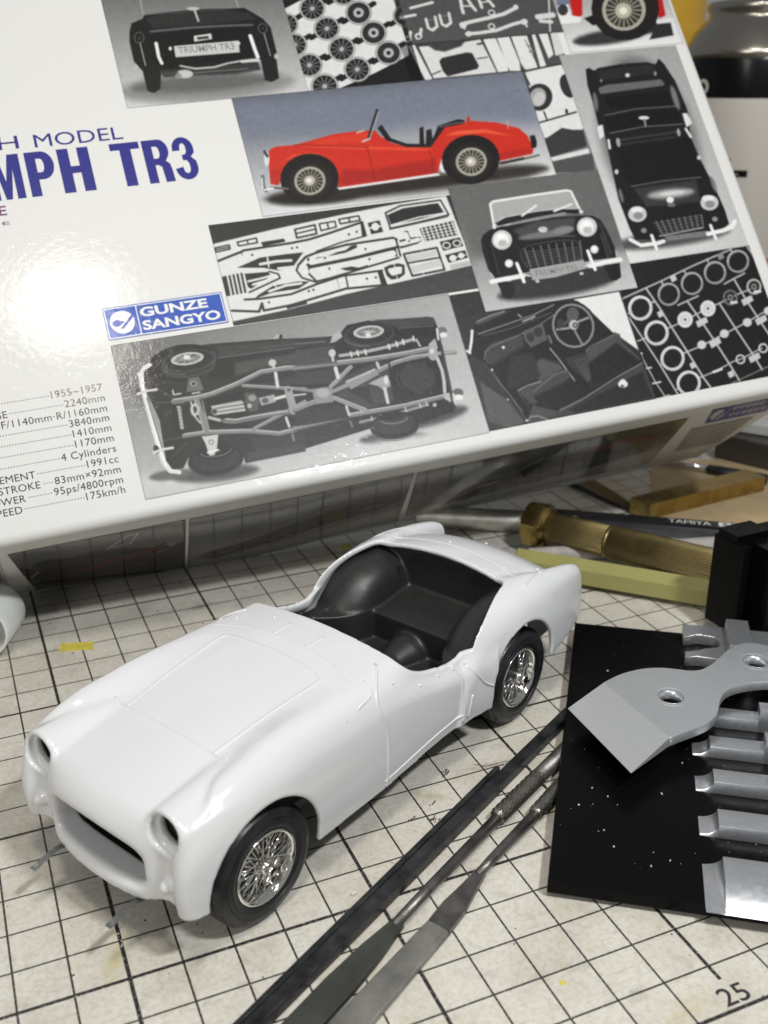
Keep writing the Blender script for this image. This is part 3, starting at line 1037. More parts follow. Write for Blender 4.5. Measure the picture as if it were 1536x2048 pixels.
# printed photographs: outlines in twentieths of a millimetre from each print's lower left corner
PRINTS = {
'rear_view': (37.52, 94.14, 125.10, 164.83, 1, (120, 112, 205, 215), [('p',150,0,84,[1064,88,1035,59,963,33,853,13,715,1,562,-4,406,0,260,12,134,31,39,55,-20,82,-37,111,-11,139,55,164,158,184,289,198,440,204,597,201,748,190,881,172,984,147,1047,119]),('p',110,0,70,[920,116,899,99,843,85,759,74,652,67,532,65,410,68,294,75,194,86,118,100,71,116,56,133,75,149,127,163,208,174,311,182,429,184,552,182,670,175,775,164,855,150,905,133]),('p',30,0,8,[145,255,186,356,268,288,224,113,180,88,145,106]),('p',28,0,9,[885,276,990,282,969,114,915,92,878,108]),('p',60,0,25,[236,261,865,278,870,185,704,171,260,191]),('p',26,0,7,[125,528,150,586,221,611,240,640,560,653,870,640,916,602,972,550,1005,484,1000,297,944,263,801,238,297,240,143,248,107,318,110,453]),('p',50,0,20,[240,610,357,639,759,638,889,604,931,553,736,538,270,538]),('l',120,13,14,[252,517,491,524,732,520,894,512]),('p',16,0,14,[227,458,262,501,863,496,869,293,727,268,274,258,224,292]),('l',175,7,0,[232,633,237,748]),('l',175,7,0,[836,643,831,711]),('l',110,4,0,[226,638,884,642]),('l',200,13,0,[554,654,561,568]),('p',190,0,6,[588,656,585,652,580,649,572,647,562,645,551,645,539,646,529,648,520,651,513,654,509,658,509,662,511,666,517,669,525,672,535,673,546,673,557,672,567,670,576,668,583,664,587,660]),('p',215,0,4,[507,464,620,473,617,432,501,422]),('p',60,0,3,[526,454,599,456,597,437,524,435]),('p',205,0,3,[369,403,780,407,767,321,363,322]),('p',220,0,3,[355,386,353,382,351,378,349,375,346,373,343,372,340,372,337,374,335,376,334,380,334,384,334,388,336,392,338,396,340,399,343,401,346,402,349,402,352,400,354,398,355,394,355,390]),('p',220,0,3,[786,386,785,383,783,380,780,377,777,375,774,375,771,375,768,376,766,378,765,381,764,384,765,388,766,391,768,394,771,397,774,398,777,399,780,399,782,398,784,395,786,393,786,389]),('l',235,22,6,[267,432,262,334,271,288]),('l',240,25,6,[861,434,866,340,872,278]),('p',12,0,0,[201,479,198,469,193,460,186,452,178,448,170,445,162,446,155,450,149,456,146,464,145,473,146,483,149,493,154,502,161,510,169,515,177,517,185,516,192,513,198,506,201,498,202,489]),('l',120,6,0,[201,479,198,469,193,460,186,452,178,448,170,445,162,446,155,450,149,456,146,464,145,473,146,483,149,493,154,502,161,510,169,515,177,517,185,516,192,513,198,506,201,498,202,489,201,479]),('p',60,0,0,[186,477,184,473,182,469,179,466,176,464,173,463,169,463,166,465,164,467,163,471,162,475,163,479,164,483,166,487,169,490,172,492,176,493,179,493,182,491,184,489,185,485,186,481]),('p',12,0,0,[980,478,976,469,971,461,964,454,956,449,948,447,941,448,934,451,929,457,925,464,924,473,926,483,929,492,934,501,941,508,949,513,957,515,965,514,971,511,977,505,980,497,981,488]),('l',120,6,0,[980,478,976,469,971,461,964,454,956,449,948,447,941,448,934,451,929,457,925,464,924,473,926,483,929,492,934,501,941,508,949,513,957,515,965,514,971,511,977,505,980,497,981,488,980,478]),('p',60,0,0,[965,480,963,476,961,472,958,470,955,468,952,467,949,467,946,468,944,471,943,474,943,478,943,482,945,485,947,489,949,492,953,494,956,494,959,494,962,493,964,491,965,487,965,484]),('l',185,7,0,[171,440,170,282]),('l',175,7,0,[953,442,954,278]),('l',190,14,4,[379,260,465,232,584,231,669,250,765,260,861,263]),('l',210,20,4,[764,254,873,254]),('p',200,0,8,[444,196,440,188,432,181,421,175,408,172,393,171,379,173,365,176,354,182,346,189,341,198,341,206,345,214,353,221,364,227,377,230,392,231,406,230,420,226,431,220,439,213,444,205]),('p',150,0,6,[371,188,369,183,366,179,361,175,356,173,350,172,344,173,339,175,334,178,331,182,330,187,330,192,332,197,336,201,340,205,346,207,352,208,358,207,363,205,367,202,370,198,371,193]),('l',90,8,4,[252,215,356,212]),('l',120,8,6,[445,203,604,203,792,200]),('p',190,0,4,[126,275,124,270,122,265,119,262,115,259,111,258,108,259,105,260,102,263,101,267,100,272,101,277,102,282,105,286,108,290,111,292,115,293,119,293,122,291,124,288,126,284,126,280]),('p',190,0,4,[1003,269,1001,264,998,259,995,255,991,253,987,252,983,252,980,254,977,257,976,261,975,266,976,271,978,276,980,281,984,284,988,287,992,288,996,288,999,286,1002,283,1003,279,1004,274])]),
'wheel_sprue': (94.14, 133.23, 124.99, 166.08, 1, (28, 26, 24, 24), [('p',222,0,3,[-13,612,138,680,205,715,769,690,756,592,749,299,736,201,472,93,174,-7,-4,8,-22,211]),('l',28,32,0,[73,385,113,405]),('l',28,32,0,[-77,309,-116,289]),('l',28,32,0,[134,230,175,250]),('l',28,32,0,[-21,153,-61,133]),('l',28,32,0,[199,70,243,92]),('l',28,32,0,[34,-10,-9,-31]),('l',28,33,0,[260,646,302,668]),('l',28,33,0,[101,564,60,542]),('l',28,33,0,[318,488,361,510]),('l',28,33,0,[159,408,118,387]),('l',28,33,0,[379,329,423,351]),('l',28,32,0,[215,248,173,227]),('l',28,33,0,[444,171,487,192]),('l',28,32,0,[279,91,236,70]),('l',28,34,0,[564,590,607,612]),('l',28,33,0,[401,507,358,486]),('l',28,34,0,[625,430,668,452]),('l',28,33,0,[461,350,419,328]),('l',28,34,0,[685,272,729,293]),('l',28,33,0,[522,192,479,172]),('l',28,34,0,[496,741,538,762]),('l',28,33,0,[339,659,298,638]),('l',28,33,0,[53,539,92,559]),('l',28,32,0,[-92,464,-130,444]),('l',28,34,0,[866,537,906,557]),('l',28,34,0,[715,462,675,442]),('p',205,0,0,[80,339,71,315,55,294,35,277,12,266,-12,261,-35,263,-56,272,-72,287,-82,307,-87,330,-84,354,-75,378,-59,399,-40,416,-17,428,8,433,31,431,52,422,68,407,79,387,83,364]),('l',120,4,0,[79,339,69,316,54,295,35,278,12,267,-12,262,-35,264,-55,273,-71,288,-81,307,-85,330,-83,354,-73,377,-58,398,-39,415,-16,427,8,432,31,430,51,421,67,406,78,387,82,364,79,339]),('p',30,0,0,[69,340,60,320,47,302,30,287,10,277,-10,273,-30,275,-48,282,-62,295,-71,312,-75,332,-72,353,-64,373,-51,392,-34,406,-15,416,6,421,26,419,44,411,58,398,68,381,71,361]),('l',150,6,0,[-2,347,62,326]),('l',150,6,0,[-2,347,38,294]),('l',150,6,0,[-2,347,3,277]),('l',150,6,0,[-2,347,-33,278]),('l',150,6,0,[-2,347,-61,297]),('l',150,6,0,[-2,347,-73,330]),('l',150,6,0,[-2,347,-66,367]),('l',150,6,0,[-2,347,-42,399]),('l',150,6,0,[-2,347,-7,417]),('l',150,6,0,[-2,347,29,416]),('l',150,6,0,[-2,347,57,397]),('l',150,6,0,[-2,347,69,364]),('p',190,0,0,[11,345,10,342,7,338,4,335,0,334,-4,333,-7,333,-11,335,-13,337,-15,340,-16,344,-15,348,-14,352,-11,355,-8,358,-4,360,-1,361,3,360,7,359,9,356,11,353,11,349]),('p',205,0,0,[142,183,132,159,116,137,95,120,71,108,46,103,22,106,1,115,-16,130,-27,151,-31,174,-28,199,-18,223,-3,245,18,263,42,274,67,279,91,277,112,268,129,252,140,232,144,208]),('l',120,4,0,[140,183,130,159,115,137,94,120,71,109,46,104,23,107,2,116,-15,131,-25,151,-29,174,-27,199,-17,223,-2,245,19,262,42,274,67,278,90,276,112,267,128,252,139,232,143,208,140,183]),('p',30,0,0,[130,184,121,163,107,144,90,130,69,120,48,116,27,118,9,126,-6,139,-15,156,-19,177,-16,198,-8,219,6,238,23,253,44,263,65,267,86,265,104,257,119,244,129,226,132,206]),('l',150,6,0,[56,191,123,170]),('l',150,6,0,[56,191,97,137]),('l',150,6,0,[56,191,61,119]),('l',150,6,0,[56,191,24,121]),('l',150,6,0,[56,191,-5,141]),('l',150,6,0,[56,191,-17,174]),('l',150,6,0,[56,191,-9,212]),('l',150,6,0,[56,191,16,245]),('l',150,6,0,[56,191,52,263]),('l',150,6,0,[56,191,89,262]),('l',150,6,0,[56,191,118,242]),('l',150,6,0,[56,191,130,208]),('p',190,0,0,[70,190,68,186,66,182,63,180,59,178,55,177,51,177,48,179,45,181,43,185,42,188,43,192,44,196,47,200,50,203,54,205,58,205,62,205,65,203,68,201,70,198,71,194]),('p',205,0,0,[207,21,196,-5,179,-28,157,-46,132,-58,105,-63,79,-60,57,-50,39,-34,27,-12,23,13,26,39,36,65,53,88,75,106,100,118,127,123,153,121,176,111,194,94,205,73,210,47]),('l',120,4,0,[205,21,195,-5,178,-27,156,-45,131,-57,105,-62,80,-59,58,-49,40,-33,29,-12,24,13,27,39,38,64,54,87,76,105,101,117,127,122,152,120,175,110,192,94,204,72,208,47,205,21]),('p',30,0,0,[194,22,185,0,170,-20,151,-35,129,-46,107,-50,85,-48,65,-39,50,-25,40,-6,36,15,39,38,47,60,62,80,81,95,102,106,125,110,148,108,167,99,183,85,193,67,197,45]),('l',150,6,0,[116,30,186,7]),('l',150,6,0,[116,30,159,-27]),('l',150,6,0,[116,30,121,-46]),('l',150,6,0,[116,30,81,-44]),('l',150,6,0,[116,30,51,-23]),('l',150,6,0,[116,30,38,13]),('l',150,6,0,[116,30,46,53]),('l',150,6,0,[116,30,72,87]),('l',150,6,0,[116,30,111,106]),('l',150,6,0,[116,30,151,105]),('l',150,6,0,[116,30,182,83]),('l',150,6,0,[116,30,195,47]),('p',190,0,0,[130,28,129,24,126,21,122,18,118,16,114,15,110,15,106,17,104,20,102,23,101,27,102,31,103,36,106,39,109,42,113,44,118,45,122,45,125,43,128,40,130,37,131,33]),('p',205,0,0,[267,598,257,572,241,550,220,531,195,519,170,514,145,516,124,525,107,541,95,561,91,585,94,611,104,636,120,659,141,678,166,690,191,696,216,694,238,685,255,669,266,648,271,624]),('l',120,4,0,[266,598,256,573,240,550,219,532,195,520,170,515,146,517,124,526,108,541,97,562,93,586,95,611,105,636,121,659,142,677,166,689,191,695,215,693,237,684,254,668,265,648,269,623,266,598]),('p',30,0,0,[255,599,246,577,232,557,214,542,193,531,171,527,150,528,132,536,117,549,107,567,104,588,106,610,115,632,129,652,147,667,168,678,190,683,211,681,230,673,245,660,254,642,258,621]),('l',150,6,0,[180,604,248,584]),('l',150,6,0,[180,604,222,550]),('l',150,6,0,[180,604,185,531]),('l',150,6,0,[180,604,147,531]),('l',150,6,0,[180,604,118,551]),('l',150,6,0,[180,604,106,586]),('l',150,6,0,[180,604,113,625]),('l',150,6,0,[180,604,139,659]),('l',150,6,0,[180,604,176,679]),('l',150,6,0,[180,604,214,678]),('l',150,6,0,[180,604,244,658]),('l',150,6,0,[180,604,256,623]),('p',190,0,0,[194,603,193,599,190,596,187,593,183,591,179,590,175,590,171,592,169,594,167,597,166,601,167,606,168,610,171,613,174,616,178,618,182,619,186,619,190,617,192,615,194,611,195,608]),('p',205,0,0,[325,440,315,415,299,393,278,375,253,363,228,358,203,360,181,369,164,385,153,405,149,429,152,455,162,480,178,502,199,521,224,533,249,538,274,536,296,527,313,511,324,490,329,466]),('l',120,4,0,[324,440,314,416,298,393,277,376,253,364,228,359,204,361,182,370,166,385,155,406,151,430,154,455,163,480,179,502,200,520,224,532,249,537,274,535,295,526,312,511,323,490,327,466,324,440]),('p',30,0,0,[313,441,304,420,290,401,272,385,251,375,229,370,208,372,189,380,175,393,165,411,162,432,164,454,173,475,187,495,205,510,226,521,248,525,269,524,288,516,303,502,312,484,316,464]),('l',150,6,0,[239,448,306,427]),('l',150,6,0,[239,448,280,393]),('l',150,6,0,[239,448,243,374]),('l',150,6,0,[239,448,205,375]),('l',150,6,0,[239,448,176,395]),('l',150,6,0,[239,448,164,430]),('l',150,6,0,[239,448,171,469]),('l',150,6,0,[239,448,197,502]),('l',150,6,0,[239,448,234,521]),('l',150,6,0,[239,448,272,521]),('l',150,6,0,[239,448,302,500]),('l',150,6,0,[239,448,314,466]),('p',190,0,0,[252,447,251,442,248,439,245,436,241,434,237,433,233,433,229,435,227,437,225,441,224,445,225,449,226,453,229,457,232,459,236,461,240,462,244,462,248,460,250,458,252,455,253,451]),('p',205,0,0,[387,280,376,255,359,232,337,214,312,201,286,196,260,199,238,208,220,224,209,246,205,270,208,296,218,322,235,345,257,363,282,376,308,381,334,379,356,369,374,353,386,332,390,307]),('l',120,4,0,[385,280,375,255,358,232,336,214,312,202,286,197,261,200,239,209,221,225,210,246,206,270,209,296,219,322,236,344,257,362,282,375,308,380,333,378,356,368,373,352,384,331,389,307,385,280]),('p',30,0,0,[374,281,365,259,350,240,331,224,310,214,287,209,265,211,246,219,231,233,221,252,217,273,220,295,229,317,244,337,262,353,284,363,307,368,329,366,348,358,363,344,373,326,377,304]),('l',150,6,0,[297,288,367,266]),('l',150,6,0,[297,288,340,232]),('l',150,6,0,[297,288,301,213]),('l',150,6,0,[297,288,262,214]),('l',150,6,0,[297,288,232,235]),('l',150,6,0,[297,288,219,270]),('l',150,6,0,[297,288,227,310]),('l',150,6,0,[297,288,254,345]),('l',150,6,0,[297,288,292,364]),('l',150,6,0,[297,288,332,363]),('l',150,6,0,[297,288,362,342]),('l',150,6,0,[297,288,375,307]),('p',190,0,0,[311,287,310,283,307,279,303,276,299,274,295,273,291,274,287,275,285,278,283,281,282,285,283,290,284,294,287,297,290,300,295,302,299,303,303,303,306,301,309,299,311,295,312,291]),('p',205,0,0,[451,122,440,97,423,74,401,56,376,44,350,39,324,42,302,52,284,68,273,89,269,113,272,139,282,165,299,187,321,205,346,218,373,223,398,220,421,211,439,195,450,173,454,148]),('l',120,4,0,[449,122,439,97,422,75,400,57,376,45,350,40,325,43,303,52,285,68,274,89,270,113,273,139,283,164,300,187,322,205,346,217,372,222,398,219,420,210,437,194,449,173,453,148,449,122]),('p',30,0,0,[438,123,429,101,414,82,395,67,374,56,351,52,329,54,310,63,295,76,285,95,282,116,284,138,293,160,308,179,327,195,348,205,371,210,393,208,412,199,428,186,437,167,441,146]),('l',150,6,0,[361,131,431,108]),('l',150,6,0,[361,131,404,75]),('l',150,6,0,[361,131,365,56]),('l',150,6,0,[361,131,326,57]),('l',150,6,0,[361,131,296,78]),('l',150,6,0,[361,131,283,113]),('l',150,6,0,[361,131,292,153]),('l',150,6,0,[361,131,318,187]),('l',150,6,0,[361,131,357,206]),('l',150,6,0,[361,131,396,205]),('l',150,6,0,[361,131,426,184]),('l',150,6,0,[361,131,439,148]),('p',190,0,0,[375,129,374,125,371,122,367,119,363,117,359,116,355,116,351,118,349,121,347,124,346,128,347,132,348,136,351,140,355,143,359,145,363,146,367,145,371,144,373,141,375,138,376,134]),('p',205,0,0,[571,541,560,516,543,493,521,475,496,462,470,457,445,459,423,468,405,484,394,505,390,529,393,555,404,581,421,604,442,622,467,635,493,640,519,638,541,629,559,613,570,592,574,568]),('l',120,5,0,[569,541,559,516,542,494,520,475,496,463,470,458,445,460,424,469,407,485,396,505,392,530,395,555,405,580,422,603,443,621,468,634,493,639,518,637,540,628,558,613,569,592,573,567,569,541]),('p',30,0,0,[558,542,549,520,534,501,516,485,494,474,472,470,450,472,431,480,416,493,406,511,403,532,406,554,415,576,429,596,448,612,469,623,492,627,514,626,533,618,548,604,558,586,561,565]),('l',110,4,0,[482,548,551,527]),('l',110,4,0,[482,548,534,503]),('l',110,4,0,[482,548,512,485]),('l',110,4,0,[482,548,486,474]),('l',110,4,0,[482,548,459,472]),('l',110,4,0,[482,548,435,479]),('l',110,4,0,[482,548,417,495]),('l',110,4,0,[482,548,407,517]),('l',110,4,0,[482,548,405,543]),('l',110,4,0,[482,548,413,569]),('l',110,4,0,[482,548,429,593]),('l',110,4,0,[482,548,451,612]),('l',110,4,0,[482,548,478,623]),('l',110,4,0,[482,548,504,625]),('l',110,4,0,[482,548,528,618]),('l',110,4,0,[482,548,547,602]),('l',110,4,0,[482,548,557,580]),('l',110,4,0,[482,548,559,554]),('p',190,0,0,[517,546,513,535,506,526,498,519,488,514,477,512,467,513,458,517,451,523,447,531,445,541,446,551,450,561,457,570,466,578,476,583,486,585,496,584,505,580,512,574,517,566,519,556]),('p',40,0,0,[497,547,495,543,492,539,488,536,484,534,480,533,475,533,472,535,469,537,467,541,466,545,467,550,468,554,471,558,475,561,479,563,484,564,488,564,492,562,495,560,497,556,497,552]),('p',205,0,0,[632,382,621,357,604,334,582,316,557,304,531,299,506,301,484,311,466,327,455,347,451,372,454,397,465,423,481,445,503,463,528,476,554,481,580,479,602,470,620,454,631,433,635,408]),('l',120,5,0,[630,382,620,357,603,335,581,317,557,305,531,300,506,302,484,312,467,327,456,348,452,372,456,397,466,422,483,445,504,463,529,475,554,480,579,478,601,469,619,453,630,432,634,408,630,382]),('p',30,0,0,[619,383,610,362,595,342,576,327,555,316,532,312,511,314,492,322,477,335,467,353,464,374,467,396,476,418,490,437,509,453,530,464,553,468,575,466,594,458,609,445,619,427,622,406]),('l',110,4,0,[543,390,612,368]),('l',110,4,0,[543,390,595,345]),('l',110,4,0,[543,390,573,326]),('l',110,4,0,[543,390,547,316]),('l',110,4,0,[543,390,520,314]),('l',110,4,0,[543,390,496,322]),('l',110,4,0,[543,390,478,337]),('l',110,4,0,[543,390,468,359]),('l',110,4,0,[543,390,466,385]),('l',110,4,0,[543,390,474,411]),('l',110,4,0,[543,390,490,435]),('l',110,4,0,[543,390,512,453]),('l',110,4,0,[543,390,539,464]),('l',110,4,0,[543,390,565,466]),('l',110,4,0,[543,390,589,459]),('l',110,4,0,[543,390,608,443]),('l',110,4,0,[543,390,618,421]),('l',110,4,0,[543,390,620,395]),('p',190,0,0,[578,387,574,377,567,368,558,361,548,356,538,354,528,355,519,358,512,365,508,373,506,383,507,393,511,403,518,412,527,419,537,424,547,426,557,425,566,421,573,415,578,407,579,397]),('p',40,0,0,[558,389,556,384,553,380,549,377,545,375,541,374,536,375,532,376,530,379,528,382,527,387,528,391,529,395,532,399,536,402,540,405,545,405,549,405,553,404,556,401,558,397,558,393]),('p',205,0,0,[692,224,681,199,664,176,642,159,617,147,591,142,566,144,544,154,527,170,516,190,512,214,515,240,525,265,542,287,564,305,589,317,615,322,641,320,663,311,680,295,692,274,696,250]),('l',120,5,0,[691,224,680,199,663,177,642,159,617,148,591,143,567,145,545,155,528,170,517,191,513,215,516,240,527,265,543,287,565,304,589,316,615,321,640,319,662,310,679,294,690,274,694,249,691,224]),('p',30,0,0,[680,225,670,203,656,184,637,169,615,159,593,155,571,157,552,165,537,178,528,196,524,217,527,239,536,260,551,280,569,295,591,305,614,310,635,308,655,300,670,286,679,268,683,247]),('l',110,4,0,[603,232,672,210]),('l',110,4,0,[603,232,656,187]),('l',110,4,0,[603,232,633,169]),('l',110,4,0,[603,232,607,158]),('l',110,4,0,[603,232,580,157]),('l',110,4,0,[603,232,557,164]),('l',110,4,0,[603,232,539,180]),('l',110,4,0,[603,232,528,202]),('l',110,4,0,[603,232,527,227]),('l',110,4,0,[603,232,535,254]),('l',110,4,0,[603,232,551,277]),('l',110,4,0,[603,232,573,295]),('l',110,4,0,[603,232,599,306]),('l',110,4,0,[603,232,626,307]),('l',110,4,0,[603,232,650,300]),('l',110,4,0,[603,232,668,284]),('l',110,4,0,[603,232,679,262]),('l',110,4,0,[603,232,680,236]),('p',190,0,0,[639,229,634,219,628,210,619,203,609,198,598,196,588,197,579,201,573,207,568,215,566,225,568,235,572,245,579,254,587,261,597,266,608,268,618,267,627,263,634,257,638,249,640,239]),('p',40,0,0,[618,231,616,226,614,222,610,219,606,217,601,216,597,217,593,218,590,221,588,225,588,229,588,233,590,238,593,241,597,245,601,247,605,247,610,247,613,245,616,243,618,239,619,235]),('p',205,0,0,[503,693,493,668,476,646,455,628,431,616,406,611,382,613,360,622,343,637,333,657,329,681,332,706,342,731,358,753,379,771,403,784,428,789,453,788,474,779,491,763,502,743,506,719]),('l',120,5,0,[502,693,491,669,475,647,455,629,431,617,406,612,382,614,361,622,345,637,334,657,330,681,333,706,343,731,359,753,379,771,403,783,428,788,452,787,474,778,490,763,501,742,505,719,502,693]),('p',30,0,0,[491,694,482,673,468,654,450,638,429,628,407,623,387,625,368,632,354,645,344,663,341,683,344,705,352,727,366,746,384,761,405,772,427,777,448,775,466,768,481,754,490,737,494,716]),('l',150,6,0,[417,700,484,680]),('l',150,6,0,[417,700,458,646]),('l',150,6,0,[417,700,421,627]),('l',150,6,0,[417,700,383,628]),('l',150,6,0,[417,700,355,647]),('l',150,6,0,[417,700,343,681]),('l',150,6,0,[417,700,351,720]),('l',150,6,0,[417,700,376,753]),('l',150,6,0,[417,700,413,773]),('l',150,6,0,[417,700,451,772]),('l',150,6,0,[417,700,480,753]),('l',150,6,0,[417,700,492,719]),('p',190,0,0,[431,699,429,695,427,691,423,688,419,686,415,685,411,686,408,687,405,690,403,693,403,697,403,701,405,705,408,708,411,711,415,713,419,714,423,714,426,712,429,710,431,707,431,703]),('p',205,0,0,[60,494,51,471,36,450,17,434,-5,422,-29,418,-51,419,-71,428,-87,442,-97,462,-101,484,-99,508,-90,531,-75,552,-56,569,-34,580,-10,585,13,583,33,575,49,560,59,541,63,518]),('l',120,4,0,[59,495,50,471,35,451,16,434,-6,423,-29,418,-51,420,-70,429,-86,443,-96,462,-100,484,-97,507,-89,530,-74,551,-55,568,-33,579,-10,584,12,582,32,574,48,560,58,540,62,518,59,495]),('p',30,0,0,[49,495,41,475,28,457,12,443,-7,433,-27,429,-47,431,-64,438,-78,451,-86,467,-90,486,-88,507,-80,527,-67,545,-51,559,-32,569,-11,573,8,572,25,564,39,552,48,535,51,516]),('l',150,6,0,[-19,501,43,482]),('l',150,6,0,[-19,501,19,450]),('l',150,6,0,[-19,501,-15,433]),('l',150,6,0,[-19,501,-50,434]),('l',150,6,0,[-19,501,-77,452]),('l',150,6,0,[-19,501,-88,484]),('l',150,6,0,[-19,501,-81,520]),('l',150,6,0,[-19,501,-58,552]),('l',150,6,0,[-19,501,-24,569]),('l',150,6,0,[-19,501,11,569]),('l',150,6,0,[-19,501,38,550]),('l',150,6,0,[-19,501,50,518]),('p',190,0,0,[-7,500,-8,496,-11,493,-14,490,-17,488,-21,488,-25,488,-28,489,-30,492,-32,495,-33,498,-32,502,-31,506,-28,509,-25,512,-22,514,-18,515,-14,514,-11,513,-9,511,-7,507,-6,504]),('p',205,0,0,[872,493,862,469,846,449,826,432,803,421,779,416,756,418,735,426,719,441,709,460,705,482,709,506,718,529,734,550,754,567,778,578,802,583,825,581,846,573,862,558,872,539,876,517]),('l',120,5,0,[871,493,861,470,845,449,825,433,803,422,779,417,756,419,736,427,720,441,710,460,707,482,710,506,720,529,735,549,755,566,778,577,802,582,825,580,845,572,861,558,871,539,874,516,871,493]),('p',30,0,0,[861,494,852,474,839,456,821,441,801,432,780,428,760,429,743,437,729,449,720,465,717,485,720,505,728,525,742,543,759,557,779,567,800,571,820,570,838,562,852,550,861,533,864,514]),('l',110,4,0,[790,499,854,480]),('l',110,4,0,[790,499,839,458]),('l',110,4,0,[790,499,818,441]),('l',110,4,0,[790,499,793,431]),('l',110,4,0,[790,499,769,430]),('l',110,4,0,[790,499,747,436]),('l',110,4,0,[790,499,730,451]),('l',110,4,0,[790,499,721,471]),('l',110,4,0,[790,499,720,494]),('l',110,4,0,[790,499,727,519]),('l',110,4,0,[790,499,742,540]),('l',110,4,0,[790,499,763,557]),('l',110,4,0,[790,499,787,567]),('l',110,4,0,[790,499,812,569]),('l',110,4,0,[790,499,834,563]),('l',110,4,0,[790,499,851,548]),('l',110,4,0,[790,499,860,528]),('l',110,4,0,[790,499,861,504]),('p',190,0,0,[823,497,819,487,813,479,805,472,795,468,786,466,776,467,768,470,762,476,758,484,756,492,758,502,761,511,768,519,776,526,785,531,795,533,804,532,812,528,819,523,823,515,824,506]),('p',40,0,0,[804,498,802,494,800,491,796,488,792,486,788,485,784,485,781,487,778,489,776,492,776,496,776,500,778,504,781,508,784,511,788,513,792,514,796,513,800,512,802,509,804,506,805,502])]),
'loose_parts': (131.40, 191.87, 138.90, 164.93, 1, (84, 82, 88, 90), [('l',216,20,0,[102,276,267,308]),('l',216,20,0,[-10,206,120,222]),('l',216,20,2,[185,184,182,116,206,96,247,121,254,195]),('l',150,5,0,[194,173,240,180]),('l',216,20,2,[289,206,286,137,310,117,352,142,359,216]),('l',150,5,0,[298,194,345,201]),('l',216,22,0,[50,95,27,45,4,31]),('p',216,0,0,[44,43,40,37,36,30,29,26,22,22,14,21,7,22,0,24,-5,29,-9,34,-10,41,-9,48,-6,55,-1,61,5,66,13,69,20,70,28,70,34,67,40,63,43,57,44,50]),('p',30,0,0,[27,42,25,39,23,36,21,34,18,33,15,32,12,33,9,34,7,35,6,38,6,41,6,43,7,46,9,49,12,51,15,52,18,53,21,53,23,51,25,50,27,47,27,45]),('l',216,22,0,[130,110,106,59,83,45]),('p',216,0,0,[123,57,120,51,115,45,108,40,101,36,93,35,86,36,79,38,74,43,70,48,69,55,70,62,73,69,78,75,84,80,92,83,100,84,107,84,114,81,119,77,122,71,124,64]),('p',30,0,0,[106,56,105,53,103,50,100,48,97,47,94,46,91,47,89,48,87,50,85,52,85,55,85,58,86,60,88,63,91,65,94,66,97,67,100,67,103,66,105,64,106,61,106,59]),('l',216,23,0,[472,312,463,248,462,210]),('l',216,23,0,[526,308,541,258,556,224]),('l',216,12,0,[467,264,541,258]),('l',216,23,0,[605,302,607,269,607,242]),('l',216,23,0,[662,309,682,274,694,246]),('l',216,10,0,[608,280,686,285]),('l',216,27,3,[421,124,505,139,631,157,749,178,861,222]),('p',216,0,0,[459,114,456,107,451,101,444,96,437,92,430,91,423,92,416,94,411,98,408,104,407,111,408,118,411,125,416,131,423,136,430,140,437,141,444,141,451,138,456,134,459,128,460,121]),('p',216,0,0,[873,225,870,219,867,214,862,211,857,208,851,207,846,207,842,209,838,212,836,217,836,222,836,227,839,233,843,238,847,241,853,244,858,245,863,245,868,243,871,240,873,235,874,230]),('l',216,16,0,[432,111,435,89]),('l',216,25,3,[438,46,538,48,661,57,795,94,887,111]),('p',216,0,0,[476,45,473,39,469,34,463,30,457,27,450,26,443,27,437,29,433,33,430,38,429,43,429,49,432,55,436,60,442,64,449,67,456,68,462,67,468,65,473,62,476,57,477,51]),('p',216,0,0,[907,104,904,97,899,92,892,87,885,84,877,83,870,83,863,86,858,90,855,95,854,101,855,108,858,115,863,120,869,125,877,128,884,129,892,129,898,126,903,122,907,117,908,110]),('l',216,15,0,[886,106,889,67]),('l',216,10,0,[687,194,685,189,681,184,675,181,669,178,663,177,657,178,651,180,647,183,644,187,643,192,644,198,646,203,650,208,656,212,662,214,668,215,674,215,680,213,684,209,687,205,688,200,687,194]),('l',216,10,0,[655,88,652,83,648,78,643,74,637,72,630,71,624,71,619,73,614,77,612,81,611,86,611,91,614,97,618,101,623,105,629,108,636,109,642,108,647,106,652,103,654,98,655,93,655,88]),('l',216,11,0,[1122,274,1049,16]),('l',216,42,4,[993,135,1110,142]),('l',216,27,4,[1003,101,1083,89])]),
